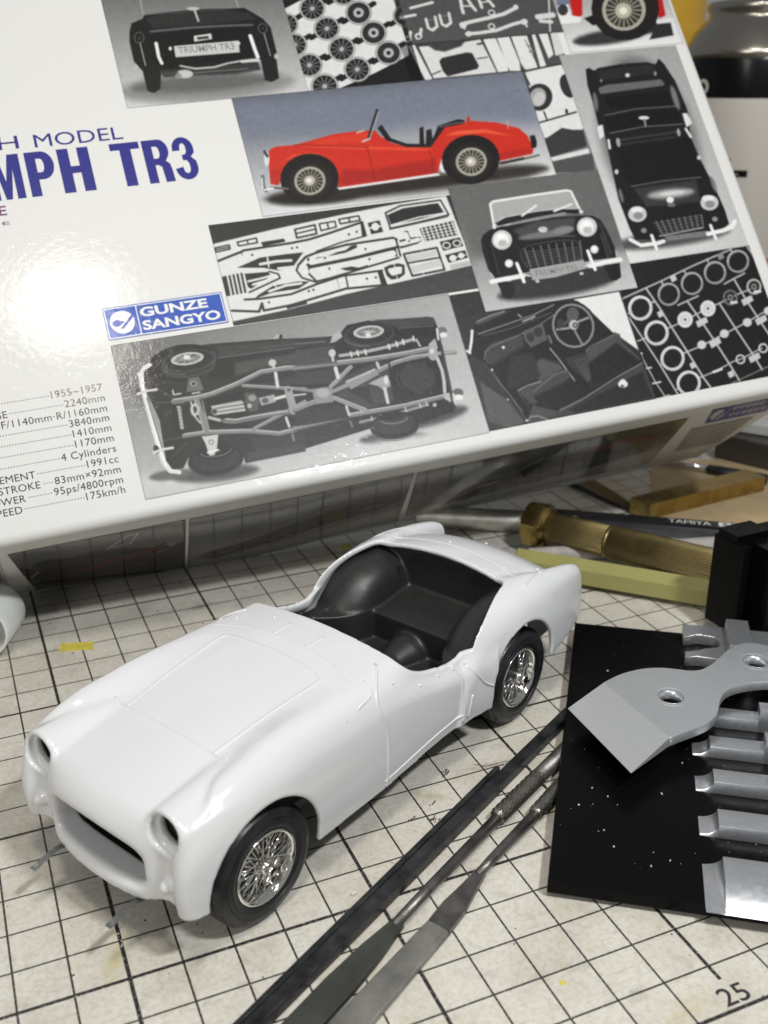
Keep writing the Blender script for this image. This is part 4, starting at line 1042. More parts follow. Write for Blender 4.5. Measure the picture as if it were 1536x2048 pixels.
'tyre_sprue': (129.00, 186.50, 86.00, 139.20, 1, (66, 72, 150, 66), [('p',222,0,3,[49,1048,99,1054,149,789,99,784]),('p',218,0,3,[123,1036,448,1044,570,1054,611,796,159,793]),('p',70,0,16,[184,1046,460,1053,419,1015,292,984,229,1000]),('p',225,0,2,[590,1053,681,1055,708,850,697,798,621,795]),('p',225,0,2,[691,1054,783,1057,798,863,785,790,707,798]),('p',225,0,2,[798,1058,915,1054,915,799,828,781,806,841]),('p',225,0,2,[952,1059,978,1060,982,814,935,797]),('p',225,0,2,[1004,1060,1071,1059,1064,892,1018,864]),('p',215,0,2,[1093,1063,1166,1062,1163,894,1075,880]),('l',60,8,0,[159,824,222,844]),('l',60,8,0,[507,911,578,915]),('l',60,14,0,[540,1020,575,1022]),('l',70,5,0,[890,1026,920,830]),('l',120,10,0,[892,983,925,959]),('l',120,10,0,[895,929,937,931]),('p',48,0,8,[234,916,260,940,444,965,481,956,501,859,484,835,258,799,237,843]),('p',226,0,6,[816,776,1095,814,1157,466,1066,256,792,381]),('l',56,12,0,[758,782,1095,814]),('l',50,12,0,[807,746,817,681]),('l',50,12,0,[790,391,1087,442]),('l',50,12,0,[855,467,858,415]),('p',40,0,0,[1014,471,1034,469,1024,438,1004,441]),('p',54,0,4,[934,538,912,513,886,495,858,483,830,479,803,484,781,496,765,515,757,539,756,566,763,595,778,623,799,647,825,666,853,678,882,682,908,678,931,666,947,647,956,622,956,594,949,565]),('p',172,0,10,[894,555,880,538,862,524,844,515,825,512,808,514,795,522,785,534,780,550,781,569,787,589,797,608,812,625,829,639,848,648,866,651,883,649,897,642,907,629,912,613,911,594,905,574]),('p',200,0,14,[887,548,876,535,863,525,850,518,836,516,823,517,813,523,806,532,803,544,803,558,808,572,816,587,827,599,839,609,853,616,867,619,879,617,890,612,897,603,900,590,899,577,895,562]),('p',56,0,4,[1149,657,1148,631,1141,606,1131,584,1117,567,1101,556,1085,552,1069,555,1055,566,1043,582,1036,604,1033,629,1035,655,1041,680,1051,702,1065,719,1081,730,1097,735,1113,731,1128,721,1139,704,1146,682]),('p',225,0,3,[793,386,1110,419,1106,314,798,276]),('p',64,0,3,[795,266,945,337,1014,314,1093,305,1082,181,792,133]),('p',222,0,2,[791,129,1087,165,1085,129,802,102]),('p',88,0,2,[796,97,1105,127,1078,-14,786,22])]),
'red_wheel_detail': (188.77, 233.44, 130.55, 158.20, 2, (150, 160, 235, 232), [('p',(120,128,148),0,7,[33,437,139,440,94,305,1,290]),('p',60,0,45,[632,118,617,101,578,85,520,70,448,57,366,49,283,44,205,44,137,49,86,58,55,71,46,86,61,102,98,118,154,133,225,145,305,154,389,159,469,159,538,155,591,146,624,133]),('p',40,0,34,[857,166,842,149,806,133,751,117,682,105,606,96,527,92,453,93,390,98,342,107,313,120,305,135,319,151,354,167,407,182,475,195,551,204,629,208,704,208,769,203,819,194,849,181]),('p',(196,30,26),0,3,[130,430,227,422,187,292,157,277,109,283]),('p',(190,28,26),0,3,[786,380,854,375,832,235,773,216]),('p',232,0,6,[25,380,109,385,101,293,173,276,152,232,-6,233,-6,302]),('p',60,0,9,[90,340,85,328,76,316,66,307,54,301,43,298,32,299,22,304,16,311,11,322,11,334,13,346,19,359,27,370,38,379,49,385,61,388,72,387,81,383,88,375,92,365,93,353]),('p',225,0,7,[741,207,958,213,953,166,810,60,734,137]),('p',46,0,11,[735,172,851,174,837,70,635,52]),('p',(30,24,22),0,9,[190,263,288,290,294,209,236,202]),('p',(34,30,28),0,5,[802,296,765,224,710,160,641,110,563,76,484,62,410,69,345,95,296,139,266,197,257,265,271,338,306,409,359,473,427,525,504,560,585,576,661,571,728,544,778,500,809,440,817,370]),('p',(178,176,162),0,3,[691,293,667,246,632,204,587,170,537,148,486,139,438,143,396,160,364,189,345,227,340,272,349,320,372,367,407,409,451,443,501,466,553,476,602,472,644,455,677,426,696,387,701,341]),('p',(60,56,50),0,3,[660,293,641,254,611,220,574,192,533,174,491,166,451,169,416,183,390,207,374,239,370,276,377,315,396,354,425,388,462,416,503,435,546,444,586,441,621,427,648,402,664,370,668,333]),('l',(168,164,150),10,0,[518,304,656,293]),('l',(168,164,150),10,0,[518,304,634,252]),('l',(168,164,150),10,0,[518,304,602,216]),('l',(168,164,150),10,0,[518,304,561,189]),('l',(168,164,150),10,0,[518,304,516,174]),('l',(168,164,150),10,0,[518,304,472,171]),('l',(168,164,150),10,0,[518,304,432,181]),('l',(168,164,150),10,0,[518,304,401,203]),('l',(168,164,150),10,0,[518,304,381,234]),('l',(168,164,150),10,0,[518,304,374,273]),('l',(168,164,150),10,0,[518,304,382,315]),('l',(168,164,150),10,0,[518,304,403,356]),('l',(168,164,150),10,0,[518,304,435,392]),('l',(168,164,150),10,0,[518,304,475,419]),('l',(168,164,150),10,0,[518,304,520,436]),('l',(168,164,150),10,0,[518,304,565,439]),('l',(168,164,150),10,0,[518,304,605,429]),('l',(168,164,150),10,0,[518,304,637,407]),('l',(168,164,150),10,0,[518,304,657,375]),('l',(168,164,150),10,0,[518,304,664,336]),('p',(190,186,170),0,5,[576,295,568,278,555,262,538,250,519,242,500,239,482,240,466,246,454,257,447,271,445,288,448,305,457,322,470,337,486,350,505,358,524,362,542,360,558,354,570,343,578,329,580,312]),('p',(232,230,220),0,7,[543,297,539,289,533,282,525,276,516,272,506,270,498,271,490,274,484,279,481,286,480,294,481,302,485,311,492,318,500,324,509,328,518,330,527,329,534,326,540,321,544,314,545,306])]),
'top_view': (184.06, 229.98, 51.34, 130.10, 2, (176, 170, 205, 228), [('p',120,0,130,[828,917,803,730,749,555,671,407,578,296,475,232,371,217,275,253,193,336,131,460,95,615,86,791,107,974,156,1149,230,1303,322,1422,427,1496,535,1517,636,1483,723,1397,787,1266,823,1101]),('p',90,0,52,[818,132,795,115,736,100,647,87,535,79,410,75,282,76,162,82,58,92,-21,105,-70,121,-84,138,-63,155,-9,170,76,182,184,191,307,195,436,195,560,190,668,180,751,166,803,150]),('p',30,0,4,[163,1449,193,1458,223,1432,262,1451,466,1466,655,1459,704,1437,747,1479,772,1437,812,1296,825,1079,821,1023,773,860,788,670,821,458,834,282,828,176,719,126,407,118,99,162,86,247,78,469,115,763,139,944,148,1019,115,1017,132,1197,136,1329]),('p',46,0,7,[249,1430,693,1438,684,1365,250,1351]),('p',112,0,9,[210,1299,281,1315,706,1317,722,1282,711,1266,205,1250]),('p',16,0,9,[222,1220,730,1224,734,1111,240,1130]),('l',95,11,4,[187,1086,431,1110,741,1099]),('p',20,0,5,[185,1081,737,1088,748,963,179,950]),('l',120,8,3,[179,950,437,970,752,957]),('l',70,13,6,[223,891,692,903]),('l',55,15,6,[233,857,668,867]),('p',22,0,6,[164,843,763,850,777,551,188,539]),('l',100,10,6,[200,543,455,553,741,544]),('p',64,0,28,[216,525,701,528,675,368,262,381]),('p',176,0,43,[654,449,644,439,620,431,585,424,540,420,491,419,440,420,392,424,351,431,320,439,301,449,296,459,306,468,329,477,364,484,408,488,457,490,508,488,557,484,598,478,630,469,649,459]),('p',215,0,21,[584,453,578,449,566,445,547,441,522,440,495,439,468,440,441,442,419,445,401,449,391,454,388,458,393,463,406,467,425,470,449,472,476,473,504,472,530,470,553,467,570,463,581,458]),('p',235,0,5,[479,405,476,399,471,393,464,389,456,387,448,386,440,387,433,390,428,394,425,400,424,406,425,412,428,418,434,424,440,428,448,431,456,431,464,430,471,428,476,423,479,418,481,412]),('p',120,0,5,[481,367,478,363,473,360,466,358,458,357,449,357,440,358,432,360,425,363,420,367,418,372,418,376,421,380,426,383,433,385,441,386,450,386,459,385,467,383,474,380,479,376,481,372]),('p',28,0,8,[167,478,211,451,221,386,115,358]),('p',205,0,3,[245,330,237,314,224,301,207,291,188,284,168,282,148,285,132,292,118,303,110,317,107,332,110,348,118,364,131,377,148,388,167,394,187,396,207,394,224,387,237,376,245,362,248,346]),('p',235,0,6,[228,364,224,358,217,353,207,349,195,347,182,347,169,349,157,352,148,357,141,363,138,370,138,376,142,382,149,387,159,391,171,393,184,393,197,391,209,388,218,383,225,377,229,370]),('p',150,0,6,[214,324,210,316,203,310,195,306,185,303,175,302,165,303,156,307,149,312,145,318,143,326,144,333,148,340,155,347,163,351,173,354,183,355,193,354,202,350,209,345,213,339,215,331]),('p',205,0,3,[806,340,798,325,784,312,767,301,747,295,727,293,708,296,691,303,677,313,669,327,667,342,670,358,678,374,692,387,709,397,728,404,749,406,768,403,785,396,799,385,807,372,810,356]),('p',235,0,6,[787,377,782,371,775,366,764,362,751,360,738,360,724,362,712,366,702,371,695,377,692,383,692,390,697,396,704,401,715,405,728,407,741,407,755,405,767,402,777,397,784,391,787,384]),('p',150,0,6,[774,334,769,326,762,320,753,315,743,312,732,311,722,313,713,316,706,322,701,328,700,336,701,343,705,351,712,357,721,362,731,365,742,366,752,364,761,361,769,356,773,349,775,341]),('p',28,0,4,[268,274,361,293,656,285,659,220,604,175,295,170,267,211]),('l',165,6,0,[293,271,308,174]),('l',165,6,0,[337,271,347,176]),('l',165,6,0,[381,271,387,177]),('l',165,6,0,[424,272,427,179]),('l',165,6,0,[468,272,467,181]),('l',165,6,0,[513,272,507,183]),('l',165,6,0,[557,273,548,185]),('l',165,6,0,[601,273,588,186]),('l',165,6,0,[646,273,629,188]),('l',150,4,0,[267,258,650,270]),('l',150,4,0,[273,239,645,249]),('l',150,4,0,[279,219,639,228]),('l',150,4,0,[285,199,634,208]),('l',150,4,0,[291,179,628,187]),('l',200,8,3,[282,162,627,177]),('p',125,0,3,[313,157,651,152,646,110,321,120]),('l',238,27,4,[64,167,126,116,254,114,300,123]),('l',240,30,4,[641,127,767,136,841,152,878,190]),('l',240,23,3,[227,175,228,133,229,75]),('l',240,23,3,[685,185,687,131,688,88]),('p',150,0,5,[204,215,201,210,197,205,192,202,186,200,180,199,174,200,169,202,165,206,162,210,162,215,163,220,165,225,169,230,174,233,180,235,186,236,192,235,197,233,201,229,204,225,204,220]),('p',150,0,5,[756,223,753,218,748,214,743,210,737,208,730,207,724,208,719,211,715,214,713,219,712,224,713,229,716,234,720,238,725,242,732,244,738,245,744,244,749,241,753,238,756,233,757,228]),('l',226,19,0,[152,899,141,840]),('l',226,20,0,[760,917,776,854]),('p',210,0,3,[146,660,144,655,140,650,136,647,132,644,127,643,123,644,120,646,117,649,116,653,116,658,117,664,120,669,123,673,127,677,131,679,136,680,140,680,143,678,146,675,147,670,147,665]),('p',210,0,3,[797,689,794,684,791,680,787,677,782,675,778,674,773,674,770,676,767,679,766,683,765,688,766,693,769,697,772,702,776,705,781,707,786,708,790,707,794,705,796,702,798,698,798,694]),('p',225,0,3,[512,1032,509,1028,503,1025,495,1023,484,1022,473,1022,461,1023,450,1025,442,1029,435,1032,431,1037,431,1041,434,1044,440,1047,449,1050,459,1051,471,1051,482,1049,493,1047,502,1044,509,1040,512,1036]),('l',150,15,0,[472,1022,463,973]),('p',215,0,4,[479,1371,477,1367,473,1363,469,1360,464,1359,459,1358,454,1358,450,1360,447,1363,444,1366,444,1370,445,1375,447,1379,450,1383,455,1386,459,1388,465,1389,470,1388,474,1386,477,1384,479,1380,480,1376]),('l',120,7,0,[468,1488,462,1455]),('p',150,0,0,[689,1365,687,1360,684,1355,681,1352,677,1349,674,1348,670,1348,668,1350,666,1353,666,1357,666,1362,667,1367,670,1372,672,1376,676,1380,679,1382,683,1383,686,1383,689,1381,690,1378,691,1374,691,1370]),('p',150,0,0,[258,1350,257,1347,255,1344,252,1341,249,1339,247,1338,244,1339,242,1340,241,1342,240,1345,241,1348,241,1352,243,1356,245,1359,248,1362,250,1363,253,1364,255,1364,257,1363,259,1361,259,1358,259,1354]),('p',130,0,24,[788,1169,786,1141,782,1116,777,1094,771,1078,765,1069,758,1068,752,1075,747,1088,743,1108,741,1133,741,1159,743,1187,747,1212,752,1234,758,1250,765,1259,771,1260,777,1254,782,1240,786,1220,788,1196]),('p',120,0,22,[171,1195,166,1174,160,1154,153,1138,147,1127,141,1120,136,1120,133,1126,131,1137,131,1153,132,1173,136,1194,141,1215,147,1234,153,1251,159,1263,165,1269,170,1269,174,1263,176,1252,176,1236,174,1216]),('p',130,0,17,[834,483,834,466,832,449,829,436,825,425,821,420,816,419,812,423,808,431,805,444,803,460,802,477,803,494,805,511,808,524,812,535,816,541,821,541,825,537,829,529,832,516,834,500]),('p',120,0,17,[120,488,119,474,116,460,113,449,108,441,104,436,100,436,96,439,93,447,91,457,90,470,90,484,92,499,95,512,98,523,102,532,107,536,111,537,115,533,118,526,120,515,121,502]),('p',170,0,4,[233,876,231,866,228,856,223,848,219,843,214,840,210,839,206,842,203,847,202,855,202,864,203,874,205,884,208,893,212,901,217,907,222,910,226,910,230,908,232,902,234,895,234,886]),('p',170,0,4,[709,898,707,889,704,881,701,875,697,870,692,867,689,867,685,869,683,874,681,880,681,888,682,896,684,905,687,912,691,919,695,924,699,926,703,927,706,925,709,920,710,914,710,906]),('p',228,0,7,[776,1039,814,1035,825,955,769,928]),('p',228,0,6,[101,1008,148,1019,130,934,90,911])]),
'red_car_side': (69.46, 168.74, 84.19, 125.31, 3, ((100, 104, 114), (118, 122, 134), (226, 226, 224), (222, 224, 226)), [('p',(128,134,150),0,188,[-7,793,1990,756,1986,429,1336,518,773,483,17,537]),('p',(60,56,50),0,91,[1837,82,1794,64,1677,50,1498,39,1274,33,1024,33,770,38,532,47,328,60,173,76,76,93,45,111,81,127,183,141,343,152,551,158,792,160,1047,156,1296,148,1518,135,1692,119,1802,100]),('p',(34,30,24),0,59,[633,75,618,61,582,50,526,42,456,37,378,38,297,42,222,51,156,62,107,76,76,91,68,106,82,120,117,131,171,139,239,144,317,144,397,140,474,131,541,120,593,106,624,90]),('p',(60,56,50),0,64,[1942,92,1929,80,1896,70,1846,62,1783,56,1713,54,1640,55,1572,60,1513,67,1468,77,1441,88,1433,100,1446,111,1477,122,1526,130,1587,135,1657,138,1730,137,1799,132,1859,125,1906,115,1934,104]),('p',(46,40,34),0,40,[453,108,1235,120,1583,76,1049,63,423,50]),('p',(232,234,236),0,13,[1206,286,1276,261,1309,159,1284,130,1207,155]),('p',(238,238,238),0,9,[503,133,1182,150,1192,133,513,116]),('p',(206,50,30),0,5,[122,415,165,449,196,457,310,456,416,472,570,501,735,506,852,496,874,455,931,400,1026,356,1182,338,1235,397,1304,464,1420,484,1518,493,1686,463,1830,404,1875,340,1884,238,1866,207,1616,184,1604,238,1577,316,1477,356,1362,341,1284,260,1232,242,1179,151,518,134,501,212,484,285,425,339,342,354,268,343,199,296,148,194,99,208,119,330]),('p',(176,38,24),0,40,[563,251,764,227,1197,254,1177,159,519,140]),('p',(226,84,52),0,15,[324,451,749,395,1187,327,1167,313,744,373,405,429]),('p',(232,100,66),0,16,[1303,406,1389,432,1593,423,1765,353,1585,397,1397,403]),('p',(216,64,38),0,24,[445,472,777,495,831,476,785,417,439,449]),('p',(186,42,28),0,16,[1632,235,1865,257,1865,214,1620,187]),('p',(190,44,28),0,12,[116,307,174,299,149,209,104,212]),('p',(222,76,48),0,15,[196,344,295,395,424,392,526,335,447,368,289,372]),('p',(30,28,30),0,5,[872,512,907,533,940,431,1033,381,1188,357,1225,406,1279,483,1430,516,1474,503,1459,480,1321,467,1245,393,1187,337,1026,356,906,419]),('p',(34,32,34),0,5,[1150,481,1179,489,1149,358,1117,365]),('p',(34,32,34),0,5,[1191,460,1227,467,1211,359,1157,357]),('l',(140,140,145),6,0,[1284,474,1406,489,1461,488]),('l',(52,50,50),19,0,[906,639,865,570,792,440]),('l',(190,190,190),6,0,[913,630,796,435]),('l',(200,198,196),12,0,[751,429,800,444]),('l',(205,200,195),9,0,[731,494,779,505]),('l',(150,32,22),6,0,[770,386,759,155]),('l',(150,32,22),6,0,[1163,324,1174,257,1147,163]),('l',(150,32,22),5,0,[759,155,1178,162]),('l',(140,30,22),5,0,[310,456,777,385]),('p',(24,20,19),0,9,[535,213,520,165,490,121,449,86,400,60,348,48,295,49,247,63,207,90,178,126,163,170,163,218,177,265,205,309,245,345,294,371,347,385,401,384,450,370,491,343,520,306,535,262]),('p',(28,25,24),0,6,[503,198,490,159,466,124,433,95,393,74,350,64,306,65,267,77,234,98,210,128,198,163,197,201,209,240,233,275,265,304,305,325,349,336,392,336,433,324,466,303,490,273,503,237]),('p',(40,36,34),0,12,[481,198,470,165,450,135,421,110,387,92,350,83,312,84,278,94,250,112,230,138,219,168,219,201,229,234,249,264,277,289,311,307,349,316,386,316,421,306,450,288,470,262,481,231]),('p',(176,172,160),0,4,[447,199,439,171,423,146,401,125,374,111,345,103,317,104,291,112,269,127,254,148,246,174,246,201,254,229,270,254,292,275,318,289,347,297,376,297,402,289,424,273,440,252,448,226]),('p',(52,48,44),0,4,[429,199,422,176,409,156,391,139,369,127,346,121,322,121,301,128,283,140,271,158,264,178,264,201,271,223,284,244,302,261,323,273,347,279,370,279,392,272,410,260,423,242,429,221]),('l',(172,168,156),7,0,[346,200,424,190]),('l',(172,168,156),7,0,[346,200,413,165]),('l',(172,168,156),7,0,[346,200,393,143]),('l',(172,168,156),7,0,[346,200,368,129]),('l',(172,168,156),7,0,[346,200,341,123]),('l',(172,168,156),7,0,[346,200,314,127]),('l',(172,168,156),7,0,[346,200,291,139]),('l',(172,168,156),7,0,[346,200,275,159]),('l',(172,168,156),7,0,[346,200,267,183]),('l',(172,168,156),7,0,[346,200,269,210]),('l',(172,168,156),7,0,[346,200,280,235]),('l',(172,168,156),7,0,[346,200,299,256]),('l',(172,168,156),7,0,[346,200,324,271]),('l',(172,168,156),7,0,[346,200,352,277]),('l',(172,168,156),7,0,[346,200,379,273]),('l',(172,168,156),7,0,[346,200,402,261]),('l',(172,168,156),7,0,[346,200,419,241]),('l',(172,168,156),7,0,[346,200,426,217]),('p',(196,192,180),0,6,[377,198,373,189,367,181,359,175,350,171,340,169,331,170,323,174,316,180,312,188,310,197,311,206,315,215,321,223,329,229,338,233,347,234,357,233,365,230,372,224,376,216,378,207]),('p',(236,234,226),0,6,[356,202,355,198,352,194,348,191,344,190,340,189,336,189,332,191,329,194,327,197,326,201,327,205,328,210,331,213,335,216,339,218,343,218,347,218,351,216,354,213,356,210,357,206]),('p',(24,20,19),0,9,[1633,216,1615,166,1581,120,1536,83,1482,57,1424,44,1367,45,1315,60,1273,88,1243,126,1228,171,1229,220,1247,269,1279,315,1323,352,1377,379,1435,393,1493,393,1546,378,1590,351,1620,312,1635,266]),('p',(28,25,24),0,6,[1598,199,1583,159,1555,123,1518,93,1474,72,1427,61,1380,62,1337,74,1302,96,1278,127,1266,163,1266,203,1281,243,1307,279,1344,310,1387,331,1435,343,1482,342,1526,331,1562,308,1587,277,1599,240]),('p',(40,36,34),0,13,[1574,200,1561,165,1538,134,1506,108,1468,90,1427,81,1387,82,1350,92,1320,111,1299,137,1289,169,1289,203,1302,237,1324,268,1356,294,1393,313,1434,322,1475,322,1512,312,1543,293,1565,266,1575,234]),('p',(176,172,160),0,5,[1538,200,1527,172,1509,146,1484,124,1455,109,1424,101,1393,102,1365,110,1342,126,1326,148,1318,174,1319,203,1329,231,1347,257,1371,279,1401,295,1432,302,1463,302,1492,294,1515,278,1531,256,1539,229]),('p',(52,48,44),0,5,[1518,201,1509,177,1494,156,1474,138,1450,126,1424,120,1399,120,1376,127,1357,140,1344,158,1338,179,1339,203,1347,226,1362,247,1382,265,1406,277,1431,284,1457,284,1480,277,1499,264,1512,246,1519,224]),('l',(172,168,156),8,0,[1428,202,1512,191]),('l',(172,168,156),8,0,[1428,202,1499,165]),('l',(172,168,156),8,0,[1428,202,1477,143]),('l',(172,168,156),8,0,[1428,202,1449,128]),('l',(172,168,156),8,0,[1428,202,1419,122]),('l',(172,168,156),8,0,[1428,202,1390,126]),('l',(172,168,156),8,0,[1428,202,1366,139]),('l',(172,168,156),8,0,[1428,202,1349,159]),('l',(172,168,156),8,0,[1428,202,1341,184]),('l',(172,168,156),8,0,[1428,202,1344,212]),('l',(172,168,156),8,0,[1428,202,1357,238]),('l',(172,168,156),8,0,[1428,202,1379,260]),('l',(172,168,156),8,0,[1428,202,1406,275]),('l',(172,168,156),8,0,[1428,202,1437,281]),('l',(172,168,156),8,0,[1428,202,1466,278]),('l',(172,168,156),8,0,[1428,202,1491,265]),('l',(172,168,156),8,0,[1428,202,1508,245]),('l',(172,168,156),8,0,[1428,202,1515,219]),('p',(196,192,180),0,6,[1461,199,1456,190,1450,182,1441,175,1431,171,1420,170,1410,171,1401,175,1395,181,1390,189,1389,198,1390,208,1394,217,1401,225,1410,232,1420,236,1430,237,1440,236,1449,232,1456,226,1461,218,1462,209]),('p',(236,234,226),0,6,[1439,204,1437,199,1434,196,1430,193,1425,191,1421,190,1416,191,1412,193,1409,195,1407,199,1406,203,1407,207,1409,212,1412,215,1416,218,1420,220,1425,221,1430,220,1434,218,1437,216,1439,212,1439,208]),('p',(220,222,225),0,4,[134,379,130,365,125,352,119,341,113,334,107,330,103,331,99,335,97,344,97,355,98,369,101,383,105,398,110,411,116,422,122,429,128,433,132,432,136,428,138,419,138,408,137,394]),('l',(62,62,66),18,0,[116,432,125,399]),('l',(120,124,130),23,4,[64,267,52,206,61,167]),('l',(225,226,228),10,0,[55,252,44,184]),('l',(110,108,104),17,4,[100,185,195,165]),('l',(230,230,230),13,4,[56,175,107,181]),('p',(30,28,28),0,5,[1888,339,1925,343,1926,292,1908,249,1875,248]),('l',(110,106,100),14,5,[1612,171,1775,176,1910,193]),('l',(60,56,52),19,6,[1627,166,1793,182]),('p',(190,60,40),0,5,[1509,499,1506,491,1502,483,1498,477,1494,473,1490,471,1486,472,1484,474,1482,479,1482,486,1482,493,1484,502,1487,510,1491,517,1495,523,1500,528,1504,530,1507,529,1510,526,1511,522,1512,515,1511,507]),('l',(210,170,150),7,0,[1761,471,1759,412]),('p',(200,120,100),0,0,[1765,413,1763,411,1761,408,1759,406,1756,405,1753,405,1751,405,1748,406,1747,408,1746,410,1745,413,1746,416,1747,418,1749,421,1751,423,1754,424,1757,424,1759,424,1762,423,1764,421,1765,419,1765,416])]),
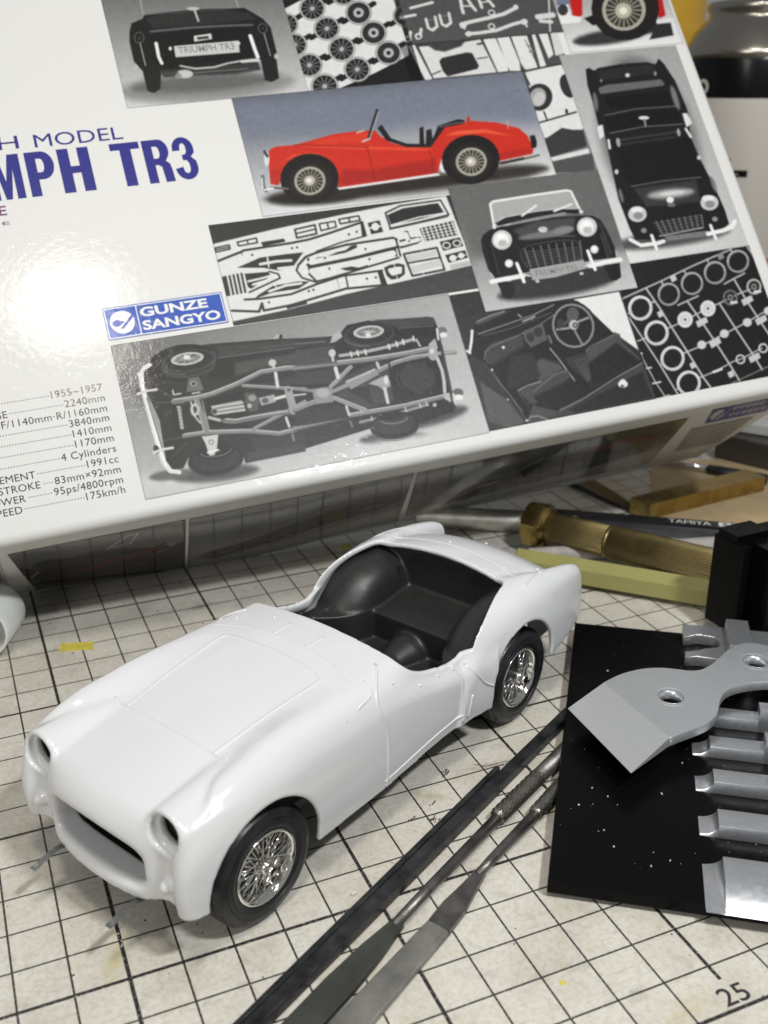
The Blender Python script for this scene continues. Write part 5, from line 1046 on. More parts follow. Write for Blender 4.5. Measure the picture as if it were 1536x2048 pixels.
'frame_sprue': (52.68, 130.62, 50.91, 83.66, 2, (56, 60, 78, 64), [('p',226,0,5,[-1,530,376,574,848,615,1215,641,1526,652,1567,159,1191,128,710,92,359,51,24,29,1,27]),('l',54,11,0,[508,555,638,568,634,509,507,498,508,555]),('l',54,9,0,[509,527,637,540]),('l',54,9,0,[667,571,768,575,766,536,667,525,667,571]),('l',54,9,0,[718,572,716,530]),('l',54,10,0,[796,584,925,591,928,560,797,553,796,584]),('l',54,10,0,[859,585,859,557]),('l',54,9,0,[3,502,93,511,92,484,6,475,3,502]),('l',54,9,0,[145,521,263,532,263,501,147,496,145,521]),('l',54,8,0,[206,527,206,499]),('l',54,8,0,[6,490,90,496]),('p',54,0,0,[285,501,427,505,433,484,290,473]),('p',54,0,0,[925,547,943,549,942,457,910,449]),('l',54,14,0,[6,418,152,456,170,463,464,470,580,478,726,504,936,546]),('p',54,0,0,[146,455,157,429,154,463]),('l',54,9,0,[936,546,937,452,764,429,605,394]),('p',54,0,2,[107,359,256,403,424,402,526,399,436,315,344,305,262,335]),('l',226,18,0,[246,361,347,365,436,358]),('l',226,18,0,[347,317,447,314,531,396]),('l',226,11,0,[299,396,293,337]),('p',54,0,0,[4,315,131,323,130,194,1,189]),('l',226,12,0,[37,316,32,192]),('l',226,12,0,[61,317,56,193]),('l',226,12,0,[85,318,80,194]),('l',226,12,0,[110,319,104,195]),('l',226,12,0,[134,320,129,196]),('p',54,0,0,[140,314,282,305,292,277,155,214,139,229]),('l',226,14,0,[150,263,223,269,287,278]),('l',226,16,0,[172,238,276,255]),('l',54,10,0,[288,307,338,282,342,255,139,193]),('l',54,14,0,[472,322,529,368,602,386,794,410,1104,415,1123,400]),('l',54,11,0,[472,322,452,289,473,237,553,195]),('l',54,16,0,[527,314,726,327,889,328,1121,350]),('p',54,0,0,[532,356,550,359,541,324,594,353,663,352,725,370,785,376,862,400,857,382,781,360,721,352,538,312]),('p',54,0,0,[525,308,1101,341,1097,285,1050,310,570,259,523,254]),('l',226,40,0,[544,269,831,287,1075,313]),('l',226,35,0,[553,328,847,346,1080,375]),('p',54,0,0,[826,399,862,402,857,382,785,376]),('p',54,0,0,[720,261,791,265,833,250,894,259,897,246,817,234,750,244]),('l',54,12,0,[523,254,555,200,649,210,1101,278]),('l',54,12,0,[1118,401,1116,288]),('p',54,0,2,[287,212,446,217,511,207,434,171,277,171,161,148,188,168]),('l',226,17,0,[257,181,363,203,459,203]),('l',226,9,0,[301,222,304,197]),('l',54,13,0,[102,152,193,143,382,143,550,183,718,212,975,210]),('l',54,14,0,[12,95,168,64,197,113,196,66,365,74,719,127,978,113]),('p',54,0,0,[332,79,458,89,464,68,337,53]),('p',54,0,0,[944,205,975,207,982,113,944,116]),('l',54,9,0,[741,209,735,136]),('l',120,3,0,[682,205,682,138]),('l',54,11,0,[1100,587,1210,623,1481,626,1506,519,1296,496,1103,479,1100,587]),('p',48,0,0,[1109,573,1205,604,1458,612,1480,535,1301,515,1113,500]),('l',226,12,0,[1113,579,1218,609,1465,615]),('l',226,10,0,[1480,535,1305,529,1113,500]),('l',54,6,0,[1096,473,1496,507]),('p',54,0,0,[969,535,1049,543,1051,463,972,457]),('p',226,0,0,[1036,501,1033,493,1028,487,1022,482,1015,478,1007,477,1000,478,994,481,989,486,986,493,984,500,985,508,988,515,993,521,1000,527,1007,530,1014,531,1022,530,1028,527,1033,522,1036,516,1037,508]),('l',226,10,0,[965,498,1056,504]),('p',54,0,0,[1139,392,1183,398,1185,448,1209,449,1214,400,1280,397,1277,366,1242,352,1130,336]),('l',226,32,0,[1191,428,1195,377]),('l',226,29,0,[1144,366,1263,380]),('p',54,0,0,[1205,378,1204,377,1203,375,1202,374,1200,373,1199,373,1197,373,1195,374,1194,375,1194,377,1193,378,1194,380,1194,382,1195,383,1197,384,1199,385,1200,385,1202,385,1203,384,1204,383,1205,382,1205,380]),('p',54,0,0,[1289,453,1524,474,1525,375,1300,362]),('l',226,10,0,[1302,453,1307,366]),('l',226,10,0,[1332,456,1337,368]),('l',226,10,0,[1362,458,1367,370]),('l',226,10,0,[1392,460,1397,372]),('l',226,10,0,[1422,462,1428,375]),('l',226,10,0,[1453,464,1458,377]),('l',226,10,0,[1483,467,1488,379]),('l',226,10,0,[1513,469,1519,381]),('l',226,6,0,[1298,439,1531,455]),('l',226,6,0,[1302,419,1532,434]),('l',226,6,0,[1306,399,1533,413]),('l',226,6,0,[1310,380,1535,393]),('p',54,0,0,[1394,346,1533,357,1539,296,1399,282]),('l',226,10,0,[1455,312,1452,307,1448,302,1442,299,1436,296,1429,296,1422,297,1416,299,1412,303,1408,308,1407,313,1408,319,1410,324,1414,329,1420,332,1427,335,1434,335,1440,334,1446,332,1451,328,1454,323,1456,318,1455,312]),('l',226,10,0,[1527,317,1524,312,1520,307,1514,303,1508,301,1501,301,1494,302,1488,304,1483,308,1480,313,1479,318,1479,324,1482,329,1486,334,1492,337,1499,340,1506,340,1512,339,1518,337,1523,333,1526,328,1528,323,1527,317]),('p',54,0,0,[1403,252,1543,266,1546,213,1411,197]),('p',226,0,0,[1471,221,1468,215,1464,210,1458,206,1452,203,1445,202,1438,203,1432,206,1427,210,1424,216,1423,222,1424,228,1427,234,1431,239,1437,243,1444,246,1451,247,1457,246,1463,243,1468,239,1471,233,1472,227]),('p',226,0,0,[1528,230,1526,225,1522,220,1517,217,1511,214,1504,214,1498,215,1493,217,1489,221,1486,226,1485,231,1486,237,1488,242,1492,247,1497,250,1503,252,1510,253,1516,252,1521,250,1525,246,1528,241,1529,236]),('l',226,7,0,[1425,224,1539,233]),('l',54,13,0,[1140,297,1364,309,1371,156,1154,146,1140,297]),('l',54,11,0,[1146,234,1367,241]),('p',205,0,0,[1150,281,1348,295,1355,256,1154,245]),('p',205,0,0,[1154,210,1363,229,1368,188,1162,163]),('l',226,6,0,[1265,323,1263,304]),('l',226,6,0,[1230,159,1229,137]),('p',54,0,0,[991,226,1031,239,1091,242,1125,225,1111,165,1063,141,1016,142,994,170]),('p',226,0,0,[1013,217,1079,221,1107,215,1093,173,1028,165,1012,192]),('l',226,7,0,[1061,240,1060,216]),('l',226,7,0,[1056,161,1053,136]),('p',60,0,0,[220,426,219,424,218,422,217,421,215,420,213,420,211,420,210,421,208,422,207,424,207,426,207,428,208,430,209,431,211,433,213,434,214,434,216,434,218,433,219,431,220,430,220,428]),('p',60,0,0,[467,435,467,433,465,431,464,430,462,429,460,429,458,429,457,430,455,431,454,433,454,435,454,437,455,439,456,440,458,442,460,443,462,443,464,443,465,442,467,440,467,439,468,437]),('p',60,0,0,[500,436,499,434,498,433,496,431,494,430,492,430,490,430,489,431,487,432,487,434,486,436,486,438,487,440,488,442,490,443,492,444,494,444,496,444,497,443,499,442,500,440,500,438]),('p',60,0,0,[838,476,838,474,836,472,835,470,833,470,831,469,829,470,827,470,826,472,825,473,825,475,825,477,826,479,827,481,829,483,831,483,833,484,835,484,836,483,838,481,838,480,839,478]),('p',60,0,0,[892,486,891,484,890,482,888,480,886,480,884,479,882,479,880,480,879,482,878,483,878,485,878,487,879,489,880,491,882,493,884,493,886,494,888,494,890,493,891,491,892,490,892,488]),('p',60,0,0,[651,342,650,340,649,338,647,337,645,336,643,336,641,336,640,337,638,338,638,340,637,342,638,344,638,346,640,348,641,349,643,350,645,350,647,350,649,349,650,348,651,346,651,344]),('p',60,0,0,[916,365,915,363,914,361,912,360,910,359,908,359,906,359,905,360,903,361,902,363,902,365,902,367,903,369,904,371,906,372,908,373,910,373,912,373,914,372,915,371,916,369,916,367]),('p',60,0,0,[660,270,659,268,658,266,656,265,654,264,652,263,650,264,649,265,647,266,647,268,646,270,646,272,647,274,648,275,650,277,652,277,654,278,656,277,658,277,659,275,660,274,660,272]),('p',60,0,0,[923,294,922,292,921,291,919,289,917,288,915,288,913,288,911,289,910,291,909,292,909,294,909,296,910,298,911,300,913,301,915,302,917,303,919,302,921,301,922,300,923,298,923,296]),('p',60,0,0,[245,111,244,109,243,108,241,106,240,106,238,105,236,106,234,106,233,108,232,109,232,111,232,113,233,115,234,117,235,118,237,119,239,119,241,119,243,118,244,117,245,115,245,113]),('p',60,0,0,[499,145,498,143,497,142,495,140,493,140,491,139,489,140,488,140,486,142,486,143,485,145,485,147,486,149,487,151,489,152,491,153,493,153,495,153,496,152,498,151,498,149,499,147]),('p',60,0,0,[528,149,527,147,526,146,524,144,522,143,521,143,519,143,517,144,516,146,515,147,515,149,515,151,516,153,517,155,518,156,520,157,522,157,524,157,526,156,527,155,528,153,528,151]),('p',60,0,0,[873,170,872,168,870,166,869,165,867,164,865,164,863,164,861,165,860,166,859,168,859,170,859,172,860,174,861,176,863,177,865,178,867,178,869,178,870,177,872,176,873,174,873,172]),('p',60,0,0,[930,170,929,168,928,166,926,165,924,164,922,164,920,164,919,165,917,166,917,168,916,170,917,172,917,174,919,176,920,177,922,178,924,178,926,178,928,177,929,176,930,174,930,172]),('p',190,0,4,[1413,182,1552,193,1549,161,1413,150])]),
'front_view': (130.25, 184.01, 42.78, 86.13, 4, (98, 100, 206, 196), [('p',112,0,110,[-10,891,1164,898,1095,270,14,372]),('p',60,0,54,[930,88,910,70,857,54,777,41,675,31,562,26,445,27,336,32,241,41,168,54,124,70,110,87,129,104,178,120,255,133,353,143,465,148,582,149,694,144,793,135,869,122,916,106]),('p',60,0,27,[234,212,920,182,920,71,216,97]),('p',34,0,5,[133,191,239,171,233,95,187,61,146,73]),('p',32,0,6,[888,187,1008,188,984,89,939,70,905,82]),('p',30,0,5,[113,476,136,510,190,539,248,549,346,573,532,576,808,557,927,541,973,506,994,426,1009,301,993,228,833,233,363,220,126,211,101,278,101,396]),('p',20,0,7,[137,482,199,510,148,225,120,221]),('p',60,0,9,[942,529,972,477,981,248,951,244]),('p',22,0,7,[954,480,929,237,881,235]),('l',110,4,4,[173,468,163,232]),('l',110,6,6,[939,406,938,236]),('p',80,0,31,[347,517,526,558,805,548,772,476,655,436,398,445]),('p',125,0,27,[735,456,726,449,703,443,667,438,622,435,571,433,519,433,469,435,426,438,393,443,373,449,366,456,375,463,397,469,432,474,477,477,527,479,580,479,630,477,674,474,707,469,728,463]),('p',140,0,28,[768,469,764,461,754,454,739,448,720,444,699,442,678,442,658,444,641,448,628,454,621,461,619,468,624,476,634,483,649,489,667,493,688,495,709,495,729,493,746,489,759,483,767,476]),('p',178,0,3,[256,725,584,739,820,737,859,597,597,604,299,598,241,587]),('l',236,16,3,[229,561,249,717,276,732,584,741,803,744,833,733,855,584]),('l',205,6,0,[231,584,303,612,548,625,735,624,858,593]),('p',34,0,4,[247,577,321,609,546,621,714,617,850,599,831,568,725,592,535,585,346,573,268,556]),('p',150,0,5,[345,569,534,583,744,594,747,574,527,562,284,549]),('l',232,14,0,[440,607,561,666]),('l',232,14,0,[669,609,808,643]),('p',225,0,0,[871,577,869,573,866,570,863,568,859,566,856,566,852,566,849,568,846,570,845,573,844,577,845,580,847,584,849,587,853,589,856,591,860,591,864,591,867,589,870,587,871,584,871,580]),('p',225,0,0,[245,559,243,554,240,549,236,545,232,542,227,541,223,542,220,544,218,548,216,552,216,557,217,563,220,568,223,573,227,577,231,580,235,581,239,580,243,578,245,575,246,570,246,565]),('l',210,7,0,[249,554,343,564]),('p',205,0,3,[321,451,312,433,299,416,282,404,262,396,242,393,223,396,206,404,193,417,185,433,182,451,185,471,194,489,207,505,224,518,244,526,264,529,283,526,300,518,313,505,322,489,324,471]),('p',236,0,7,[300,454,294,440,283,428,271,418,256,412,241,410,227,412,214,418,205,428,199,440,197,454,199,469,206,483,216,495,229,505,243,511,258,513,272,511,285,505,295,495,301,483,303,469]),('p',190,0,11,[279,434,276,428,271,422,264,418,256,416,247,415,239,416,231,419,225,424,221,430,219,436,220,443,223,449,229,454,236,458,244,461,253,462,261,460,268,457,274,453,278,447,280,441]),('p',248,0,9,[283,480,280,475,275,471,269,468,262,466,255,465,247,467,241,469,235,473,232,477,230,482,230,487,233,492,237,496,243,499,251,501,258,502,266,500,272,498,278,494,281,490,283,485]),('p',205,0,3,[934,459,924,440,910,423,891,410,871,402,850,399,829,402,812,410,799,423,790,440,788,459,791,478,801,497,815,514,833,527,854,535,875,538,895,535,913,527,927,514,935,498,937,478]),('p',236,0,7,[912,462,904,447,894,434,880,425,865,418,849,416,834,418,821,424,811,434,805,447,803,461,806,476,813,491,824,504,837,514,853,520,869,522,884,520,897,514,907,504,913,491,914,477]),('p',190,0,11,[889,441,886,435,880,429,873,425,864,422,855,422,846,423,838,426,832,430,828,436,826,443,827,450,831,456,837,462,844,466,853,469,862,469,871,468,878,465,885,460,889,454,890,448]),('p',248,0,9,[894,488,891,483,886,479,880,476,872,474,864,473,856,474,849,477,844,480,840,485,838,490,839,495,842,500,846,505,853,508,860,510,868,510,876,509,883,507,889,503,893,498,894,493]),('p',215,0,5,[584,489,581,483,575,479,568,475,559,473,550,473,541,474,533,477,526,481,521,486,519,492,520,498,523,503,528,507,536,511,544,513,553,513,563,512,571,509,578,505,582,500,584,494]),('l',160,5,0,[529,510,577,485]),('l',120,7,7,[489,443,627,436,761,417]),('l',84,8,0,[367,375,419,396,495,403,663,402,751,385,777,335,760,271,735,252]),('l',84,8,0,[348,360,347,314,363,247]),('p',26,0,3,[365,371,418,394,494,399,661,396,748,376,772,335,753,263,576,252,374,253,356,313]),('l',122,10,0,[387,377,389,243]),('l',122,10,0,[443,377,441,245]),('l',122,10,0,[500,385,493,246]),('l',122,10,0,[556,385,545,248]),('l',122,10,0,[612,385,598,249]),('l',122,10,0,[668,386,650,251]),('l',122,10,0,[723,379,703,252]),('l',122,10,0,[779,379,756,253]),('l',112,5,0,[366,357,778,336]),('l',112,5,0,[365,338,773,321]),('l',112,5,0,[364,319,768,306]),('l',112,5,0,[364,299,763,291]),('l',112,5,0,[363,280,758,276]),('l',112,5,0,[363,261,753,260]),('p',172,0,3,[373,237,762,248,770,186,536,157,371,159]),('l',238,30,4,[98,192,166,195,320,199]),('l',238,30,4,[792,197,929,209,1021,210]),('l',242,23,3,[303,288,310,210,312,159]),('l',242,24,3,[813,301,816,226,821,169]),('l',225,12,0,[323,208,364,192]),('l',225,13,0,[770,200,809,218]),('p',225,0,4,[279,292,275,284,270,278,262,272,255,269,246,268,238,269,232,272,226,278,223,284,222,292,223,300,227,308,232,315,239,320,247,323,256,324,263,323,270,320,276,315,279,308,280,300]),('p',245,0,5,[266,297,264,292,260,289,256,286,252,284,247,283,243,284,239,286,236,289,234,292,234,297,234,301,236,306,240,309,243,312,248,314,253,315,257,314,261,312,264,309,266,306,266,301]),('p',225,0,4,[891,302,887,294,881,287,874,282,865,278,857,277,848,279,841,282,836,287,832,294,832,302,833,310,837,318,843,325,850,331,859,334,868,335,876,334,883,331,888,325,892,318,893,310]),('p',245,0,6,[878,307,875,302,872,298,868,295,863,294,858,293,853,294,849,296,846,299,845,302,844,307,845,312,847,316,850,320,855,323,859,325,864,325,869,325,873,323,876,320,878,316,878,311]),('p',205,0,0,[417,146,415,143,412,141,409,139,405,138,401,138,397,138,394,140,391,142,389,144,388,147,389,150,390,153,393,156,396,157,400,159,404,159,408,158,411,157,414,155,416,152,417,149]),('p',205,0,0,[732,153,731,150,728,148,725,146,721,145,716,144,712,145,709,146,706,149,704,151,703,154,704,157,705,160,708,163,711,165,715,166,719,166,723,165,727,164,730,162,732,159,733,156]),('l',200,9,0,[110,249,123,216]),('l',200,7,0,[1009,273,1010,235])]),
'interior_view': (120.13, 177.58, 5.14, 50.10, 2, (52, 56, 60, 70), [('p',232,0,4,[809,744,1139,747,1139,336,1044,442,1020,482,955,457,901,656,868,698]),('p',40,0,5,[85,656,131,709,337,747,655,750,833,731,874,688,1014,465,1148,280,1152,-2,236,0,190,187,98,427,11,511]),('p',84,0,9,[110,695,318,741,360,734,130,674]),('l',150,9,7,[129,701,224,725,326,740]),('l',150,8,6,[113,620,261,644,506,684,666,730]),('l',96,7,4,[134,603,343,622,632,681]),('l',235,17,3,[80,648,56,582,21,510]),('l',220,15,3,[7,525,27,508]),('p',74,0,5,[123,509,169,545,355,575,395,560,385,500,137,412,106,426]),('l',126,7,4,[102,452,125,500,172,527,341,560,519,610,644,662]),('p',96,0,5,[403,585,548,619,546,512,427,479,401,523]),('p',60,0,5,[469,539,465,530,459,523,453,517,445,514,437,512,430,514,424,517,419,523,417,530,416,539,418,547,421,556,427,563,434,569,441,572,449,574,456,572,463,569,467,563,470,556,470,547]),('p',60,0,5,[534,563,530,555,524,548,517,542,508,538,500,537,491,539,484,542,479,548,475,556,474,564,476,573,480,581,486,589,493,594,502,598,511,599,519,597,526,594,532,588,535,580,536,572]),('l',130,3,0,[403,585,548,619,546,512,427,479,403,585]),('p',235,0,0,[257,506,256,503,254,501,251,499,249,498,246,497,243,498,240,499,238,501,237,503,237,506,237,509,238,512,240,514,243,516,246,517,249,518,252,517,254,516,256,514,257,511,258,509]),('l',84,4,0,[135,403,391,490]),('l',120,16,4,[566,531,569,486]),('p',92,0,34,[468,397,577,343,598,296,421,249,341,332]),('p',58,0,17,[269,441,428,440,431,282,257,235,199,245]),('l',205,8,0,[424,653,516,673]),('l',205,8,0,[409,704,425,684]),('l',170,5,0,[486,665,495,650]),('l',150,15,3,[889,606,889,565,877,525,855,489,824,460,788,439,749,430,710,432,674,444,645,467,623,499,613,536,613,576,624,615,645,651,676,681,712,702,751,712,791,711,827,698,857,675,878,643,889,606]),('l',60,4,0,[880,603,880,565,869,528,848,494,820,466,786,447,749,438,713,440,679,452,651,474,632,503,622,538,622,575,632,613,652,647,680,674,714,694,751,704,788,702,822,690,850,668,870,639,880,603]),('p',96,0,5,[811,639,805,627,796,616,786,607,775,602,763,600,752,602,743,607,736,616,732,626,731,639,733,652,739,664,748,675,758,683,769,689,781,690,792,689,802,683,808,675,812,664,813,652]),('l',120,4,0,[811,639,805,627,796,616,786,607,775,602,763,600,752,602,743,607,736,616,732,626,731,639,733,652,739,664,748,675,758,683,769,689,781,690,792,689,802,683,808,675,812,664,813,652,811,639]),('p',190,0,4,[789,570,784,561,778,554,769,548,760,544,750,543,740,545,732,549,726,555,722,563,721,572,722,581,727,590,733,598,742,604,751,608,761,609,771,607,779,603,785,597,789,589,790,580]),('p',60,0,3,[783,569,780,564,777,560,772,557,767,555,762,554,757,555,753,557,749,561,747,565,747,569,748,574,750,579,753,583,758,586,763,588,768,589,773,588,778,586,781,583,783,578,784,574]),('p',190,0,3,[774,570,773,568,771,566,769,564,766,563,764,563,761,563,759,564,757,566,756,568,756,570,756,573,758,575,759,577,762,579,764,580,767,580,769,580,771,579,773,577,774,575,774,573]),('l',170,14,4,[716,560,635,564]),('l',170,14,4,[791,592,870,607]),('l',150,14,4,[750,536,770,443]),('l',90,19,5,[729,612,651,571]),('p',70,0,4,[693,599,690,591,684,583,678,578,671,574,664,572,658,573,652,577,649,582,646,590,646,598,648,607,652,615,657,623,664,629,671,633,678,634,684,633,689,630,693,624,695,617,695,608]),('p',86,0,9,[777,397,1017,474,1045,460,1050,405,1136,273,739,148,754,260]),('p',42,0,27,[771,310,1005,412,1124,266,739,148]),('l',120,7,4,[780,393,821,417,1026,472,1046,462]),('p',64,0,12,[622,371,772,381,739,174,634,325]),('l',102,6,4,[686,342,723,195]),('l',102,6,4,[709,347,732,198]),('l',102,6,4,[733,352,740,202]),('l',102,6,4,[756,357,749,206]),('l',185,8,2,[548,450,585,368,643,213]),('p',78,0,12,[250,210,423,257,615,293,627,247,456,138,324,111]),('p',44,0,22,[339,160,621,230,691,139,517,49,385,82]),('l',150,9,4,[256,218,329,239,421,249]),('l',126,7,5,[349,192,519,275,613,289]),('l',96,5,4,[255,201,290,117]),('l',96,5,4,[280,208,308,122]),('l',96,5,4,[306,216,325,128]),('l',96,5,4,[331,223,343,133]),('p',76,0,17,[480,48,672,81,1136,246,1144,4,359,2]),('l',132,10,7,[489,46,666,91,927,185,1131,247]),('p',48,0,21,[539,37,1118,195,1129,15,593,9]),('p',84,0,12,[265,36,324,111,385,82,478,39,368,0,252,-4]),('l',150,8,5,[264,20,288,41,335,36,394,-1]),('l',112,7,4,[96,419,131,335,195,203,252,22]),('l',130,5,3,[127,379,169,259,245,83]),('p',230,0,4,[990,129,986,123,980,117,972,114,963,111,953,111,944,113,935,116,928,121,924,128,922,134,923,141,927,147,933,153,941,157,950,159,960,159,969,157,977,154,984,149,989,143,990,136]),('p',235,0,4,[981,148,979,144,975,141,971,138,965,137,960,136,954,137,949,140,945,143,943,147,942,151,943,155,945,159,949,163,953,165,959,167,964,167,970,166,975,164,979,161,981,157,982,153]),('p',90,0,3,[960,121,958,119,956,117,953,116,950,115,946,115,943,115,940,117,937,119,936,121,935,123,935,126,937,128,939,130,942,131,945,132,949,132,952,131,955,130,958,128,959,126,960,124]),('p',215,0,2,[65,402,64,400,62,398,60,396,58,395,55,395,53,395,51,396,49,398,48,400,48,402,48,405,49,407,51,409,53,410,55,411,58,412,60,411,62,410,64,408,65,406,65,404]),('p',215,0,2,[125,282,124,280,122,278,120,276,118,275,116,275,113,275,111,276,110,278,109,280,108,282,109,285,110,287,111,289,113,290,116,291,118,292,121,291,123,290,124,288,125,286,125,284]),('p',215,0,2,[184,173,183,171,181,169,179,168,177,167,174,167,172,167,170,168,168,170,167,172,167,174,167,177,168,179,170,181,172,182,174,183,177,183,179,183,181,182,183,180,184,178,184,176]),('p',215,0,2,[139,377,138,374,137,372,135,371,132,370,130,370,127,370,125,371,124,373,123,375,122,377,123,379,124,382,126,384,128,385,130,386,132,386,135,386,137,385,138,383,139,381,140,379]),('p',215,0,2,[261,20,260,18,259,16,257,15,254,14,252,14,249,14,247,15,246,17,245,19,245,21,245,23,246,25,248,27,250,29,252,30,255,30,257,29,259,28,260,27,261,25,262,22]),('p',215,0,2,[633,-7,632,-9,630,-11,628,-12,626,-13,623,-13,621,-13,619,-12,617,-10,616,-8,616,-6,616,-4,617,-1,619,1,621,2,624,3,626,3,628,3,631,2,632,0,633,-2,633,-4]),('p',96,0,20,[31,318,157,193,241,16,130,-6,12,59]),('l',50,5,0,[13,118,112,-7]),('l',120,3,0,[10,122,108,-6]),('p',60,0,12,[18,476,96,419,199,160,129,215,19,338])]),
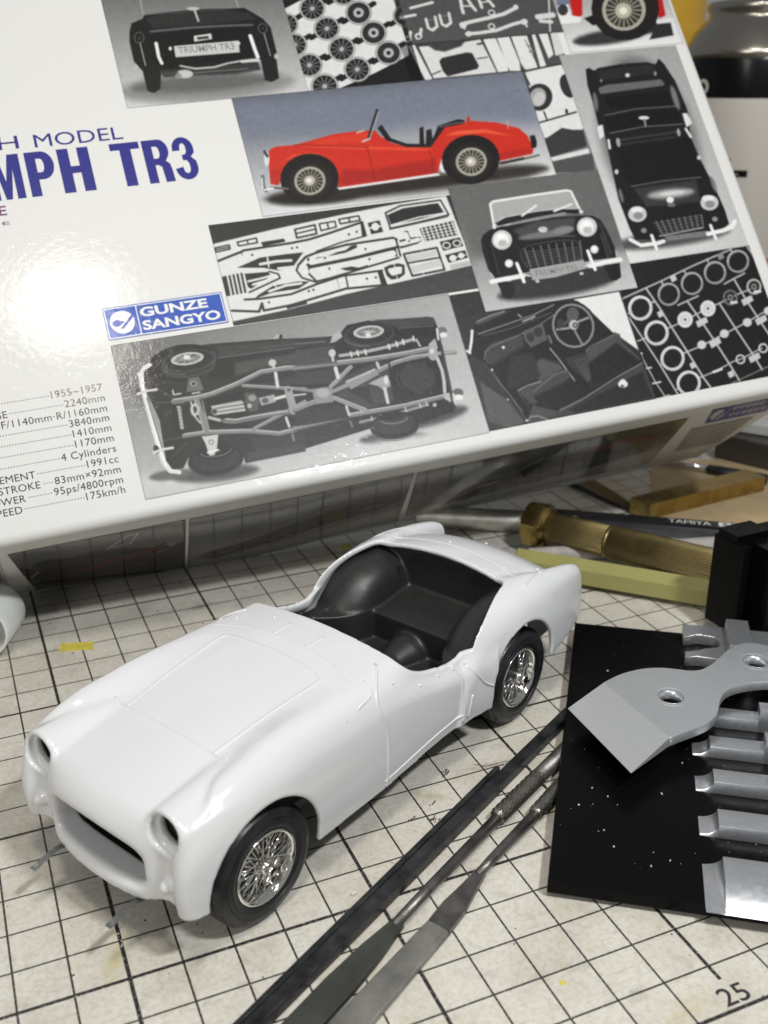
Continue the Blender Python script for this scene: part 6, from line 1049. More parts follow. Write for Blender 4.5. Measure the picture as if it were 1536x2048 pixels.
'ring_sprue': (177.13, 230.09, 5.27, 51.60, 1, (34, 32, 30, 30), [('l',196,11,0,[-9,689,324,770,584,839,917,916]),('l',196,12,0,[0,586,57,404,115,208,170,-8]),('l',196,14,0,[197,738,245,591,284,445,338,255,386,74,417,-10]),('l',196,14,0,[461,600,500,483,553,313,606,122,634,9]),('l',196,14,0,[686,550,738,363,794,177,825,54]),('l',196,14,0,[856,703,887,563,931,406,972,265]),('l',196,9,0,[0,392,79,404]),('l',196,11,0,[771,679,870,709,952,731]),('l',196,11,0,[382,587,467,607,553,627]),('l',196,12,0,[1042,921,1072,808,1097,705]),('l',150,7,0,[526,-8,671,24,875,67]),('l',196,10,0,[253,443,370,468,545,520,726,562,860,597,999,621]),('l',196,10,0,[301,258,450,287,633,336,837,391,1026,450]),('l',196,9,0,[358,79,498,105,639,145,696,150,882,198]),('l',212,22,3,[172,574,155,557,134,544,112,537,90,535,69,540,51,550,39,565,32,584,31,604,37,626,49,646,66,663,86,676,109,683,131,685,152,680,170,670,183,655,190,636,190,615,184,594,172,574]),('l',235,7,6,[30,613,33,623,37,634,43,644,50,653,58,662,68,670,78,676,89,682,100,686,111,689,123,690,134,689,144,687,154,684,163,679,171,673,178,665,183,657,187,647,189,637,189,627,188,616]),('l',212,22,3,[226,389,209,373,188,360,166,353,143,352,122,356,105,367,92,382,86,400,85,421,91,442,103,461,120,478,140,491,163,498,185,500,206,495,224,485,237,470,243,451,244,430,238,409,226,389]),('l',235,6,6,[84,429,87,439,91,450,97,460,104,469,112,477,122,485,132,492,142,497,154,501,165,503,176,504,188,504,198,502,208,498,217,493,225,487,232,480,237,471,240,462,243,452,243,442,242,431]),('l',212,21,3,[277,203,260,186,240,174,217,167,195,166,174,171,157,181,144,196,137,214,137,235,143,255,155,275,171,291,192,304,214,311,237,312,258,307,275,297,288,282,295,264,295,243,289,222,277,203]),('l',235,6,6,[136,243,139,253,143,263,149,273,156,282,164,291,173,298,183,305,194,310,205,314,217,316,228,317,239,316,250,314,260,311,269,306,276,299,283,292,288,284,292,275,294,265,294,254,293,244]),('l',212,21,3,[331,22,314,5,293,-7,271,-13,248,-14,227,-9,210,1,198,16,191,34,190,54,196,75,208,94,225,110,246,123,268,129,291,131,312,126,329,115,342,100,348,82,349,62,343,41,331,22]),('l',235,6,6,[190,62,192,73,197,83,202,93,209,102,218,110,227,117,237,124,248,129,259,132,270,135,282,135,293,135,303,133,313,129,322,124,330,118,337,110,342,102,346,93,348,83,348,73,347,63]),('l',160,16,3,[403,636,387,620,367,608,345,601,323,599,303,603,287,613,275,627,268,645,268,665,274,685,285,704,302,721,321,733,343,741,365,742,385,738,402,728,414,714,421,696,421,676,415,656,403,636]),('l',200,7,6,[267,673,270,683,274,693,279,703,286,712,294,720,303,728,313,734,324,740,334,743,345,746,356,747,367,747,377,745,387,741,395,737,403,731,409,724,414,716,418,707,420,697,420,687,419,677]),('l',160,16,3,[598,684,581,668,561,655,539,648,516,646,496,651,479,660,467,675,461,693,460,713,466,733,478,753,495,769,515,782,537,789,559,791,580,787,597,777,609,762,616,744,616,724,610,703,598,684]),('l',200,7,6,[459,721,462,731,467,741,472,751,479,760,487,769,497,776,507,783,517,788,528,792,540,795,551,796,562,795,572,794,582,790,590,786,598,780,604,772,609,764,613,755,615,746,615,736,614,725]),('l',160,17,3,[794,733,777,716,756,704,734,696,711,695,691,699,674,709,661,723,655,741,655,762,661,782,673,802,690,819,711,832,733,839,756,841,777,837,794,827,807,812,813,794,813,773,807,753,794,733]),('l',200,7,6,[654,770,657,780,661,791,667,800,674,810,683,818,692,826,702,833,713,838,724,842,736,845,747,846,758,845,769,843,779,840,788,835,795,829,802,822,807,814,810,805,812,795,812,785,811,775]),('l',160,17,3,[995,786,978,769,957,757,934,749,911,748,890,752,872,762,860,776,853,795,853,815,860,836,872,856,890,873,911,886,934,894,957,895,978,891,996,881,1008,867,1015,848,1015,827,1008,806,995,786]),('l',200,7,6,[853,823,856,834,860,844,866,854,874,864,882,873,892,880,902,887,913,892,925,897,936,899,948,900,959,900,970,898,980,895,989,890,997,884,1003,877,1008,868,1012,859,1014,850,1014,839,1013,829]),('p',222,0,2,[453,472,445,457,434,444,419,434,402,427,386,426,370,428,356,435,346,446,340,459,339,475,342,491,350,506,362,519,377,529,393,536,410,538,426,535,439,528,450,517,456,504,457,488]),('l',170,4,0,[427,477,423,469,417,462,409,456,400,453,391,452,383,453,376,457,371,463,367,470,367,478,369,486,373,494,379,501,387,507,395,510,404,511,412,510,420,506,425,500,428,493,429,485,427,477]),('p',60,0,0,[407,480,405,478,403,475,401,474,398,473,396,472,393,473,391,474,390,476,389,478,388,480,389,483,390,485,392,488,395,489,397,490,400,491,402,490,404,489,406,487,407,485,407,483]),('p',222,0,2,[646,521,637,506,625,492,610,482,594,476,577,474,560,476,547,483,537,494,531,508,529,523,533,539,541,555,553,568,568,578,585,585,602,587,618,584,632,577,642,567,648,553,649,537]),('l',170,4,0,[619,525,615,517,608,510,600,505,592,501,583,500,574,502,567,505,561,511,558,518,558,526,559,535,564,543,570,550,578,555,587,559,596,560,604,559,612,555,617,549,620,542,621,534,619,525]),('p',60,0,0,[598,529,597,526,595,524,592,522,590,521,587,521,585,521,582,522,581,524,580,526,580,529,580,532,582,534,583,536,586,538,589,539,591,539,594,539,596,538,598,536,599,534,599,531]),('l',120,15,4,[829,572,822,559,812,547,799,538,784,533,770,531,756,533,744,539,735,548,730,560,729,573,733,587,740,600,750,612,763,621,777,626,792,628,806,626,818,620,826,611,832,599,832,586,829,572]),('p',60,0,4,[811,575,806,566,800,559,792,553,783,549,773,548,765,549,758,553,752,559,749,567,749,575,751,584,755,593,762,600,770,606,779,610,788,611,797,610,804,606,810,600,813,592,813,584]),('l',180,7,0,[796,577,794,573,790,569,786,566,782,564,777,564,773,564,769,566,766,569,765,573,765,577,766,582,768,586,771,590,775,593,780,595,785,595,789,595,792,593,795,590,797,586,797,582,796,577]),('l',220,20,3,[775,543,814,540]),('l',190,15,4,[1034,619,1026,606,1016,594,1002,585,988,579,973,578,959,580,947,586,938,595,933,607,932,620,936,634,943,648,954,660,967,669,981,674,996,676,1010,674,1022,668,1031,659,1036,647,1037,633,1034,619]),('p',60,0,4,[1015,622,1011,613,1004,606,995,600,986,596,977,595,968,596,961,600,955,606,952,614,952,623,954,632,959,640,965,648,974,654,983,657,992,659,1001,657,1009,654,1014,648,1017,640,1018,631]),('l',180,7,0,[1000,624,998,620,994,616,990,613,985,612,981,611,976,612,973,613,970,616,968,620,968,625,969,629,972,634,975,637,979,640,984,642,989,643,993,642,997,640,999,637,1001,633,1001,629,1000,624]),('l',220,20,3,[978,590,1018,587]),('p',212,0,2,[486,288,482,280,475,273,467,268,458,265,448,264,439,266,431,269,425,275,421,282,420,290,422,299,426,307,433,313,441,319,450,322,460,322,469,321,477,317,483,311,487,304,488,296]),('p',212,0,2,[676,335,672,327,665,320,657,315,647,312,638,311,628,312,620,316,614,322,610,329,609,337,611,346,616,354,622,361,631,366,640,369,650,370,659,368,667,364,674,359,677,351,678,343]),('p',212,0,2,[873,384,869,376,862,369,853,363,843,360,833,359,824,361,816,365,810,371,806,378,805,386,807,395,811,403,818,410,827,415,836,418,846,419,856,418,864,414,870,408,874,401,875,392]),('p',212,0,2,[1060,437,1056,429,1048,422,1040,417,1030,413,1020,412,1010,414,1002,418,996,424,992,431,991,439,993,448,997,456,1004,463,1013,469,1023,472,1033,473,1043,471,1051,467,1057,462,1061,454,1062,446]),('l',212,12,0,[724,145,720,137,714,131,706,126,697,123,688,122,680,124,672,127,667,133,664,140,663,147,665,155,669,163,675,169,683,174,692,177,700,178,709,176,716,173,722,167,725,161,726,153,724,145]),('l',212,13,0,[919,191,915,183,908,177,900,172,892,169,882,168,874,169,867,173,861,178,858,185,857,193,859,201,863,209,869,215,877,220,886,223,895,224,904,222,911,219,917,213,920,206,921,199,919,191]),('p',205,0,3,[215,562,258,574,261,533,218,522]),('p',205,0,3,[393,789,437,801,439,760,396,748]),('p',150,0,3,[795,891,840,904,842,862,797,849]),('p',205,0,3,[320,184,362,195,365,155,322,144]),('p',205,0,3,[566,78,609,89,612,48,569,38]),('p',205,0,3,[467,456,555,478,557,437,471,411]),('p',205,0,3,[510,302,598,324,600,283,515,257]),('p',205,0,3,[755,154,845,175,847,135,759,110]),('p',205,0,3,[852,549,943,573,945,531,856,504]),('p',205,0,3,[902,399,994,422,995,380,906,354]),('l',205,8,0,[9,312,9,269,23,203,42,107,77,-5]),('l',205,13,0,[6,206,47,205]),('l',205,13,0,[21,100,77,101]),('l',205,13,0,[51,-3,106,4]),('p',225,0,0,[19,306,18,304,16,301,13,300,10,299,6,299,3,299,0,300,-2,302,-3,305,-4,307,-3,310,-2,313,0,315,3,317,6,318,10,318,13,317,16,316,18,314,19,312,20,309]),('l',226,17,0,[469,99,535,109]),('l',196,12,0,[512,816,517,797]),('l',196,12,0,[323,766,326,744]),('l',196,12,0,[710,870,711,850]),('l',196,12,0,[913,916,912,901]),('l',196,12,0,[183,633,227,637]),('l',196,12,0,[16,587,41,594]),('l',196,11,0,[118,214,142,221]),('l',196,11,0,[173,34,197,37])]),
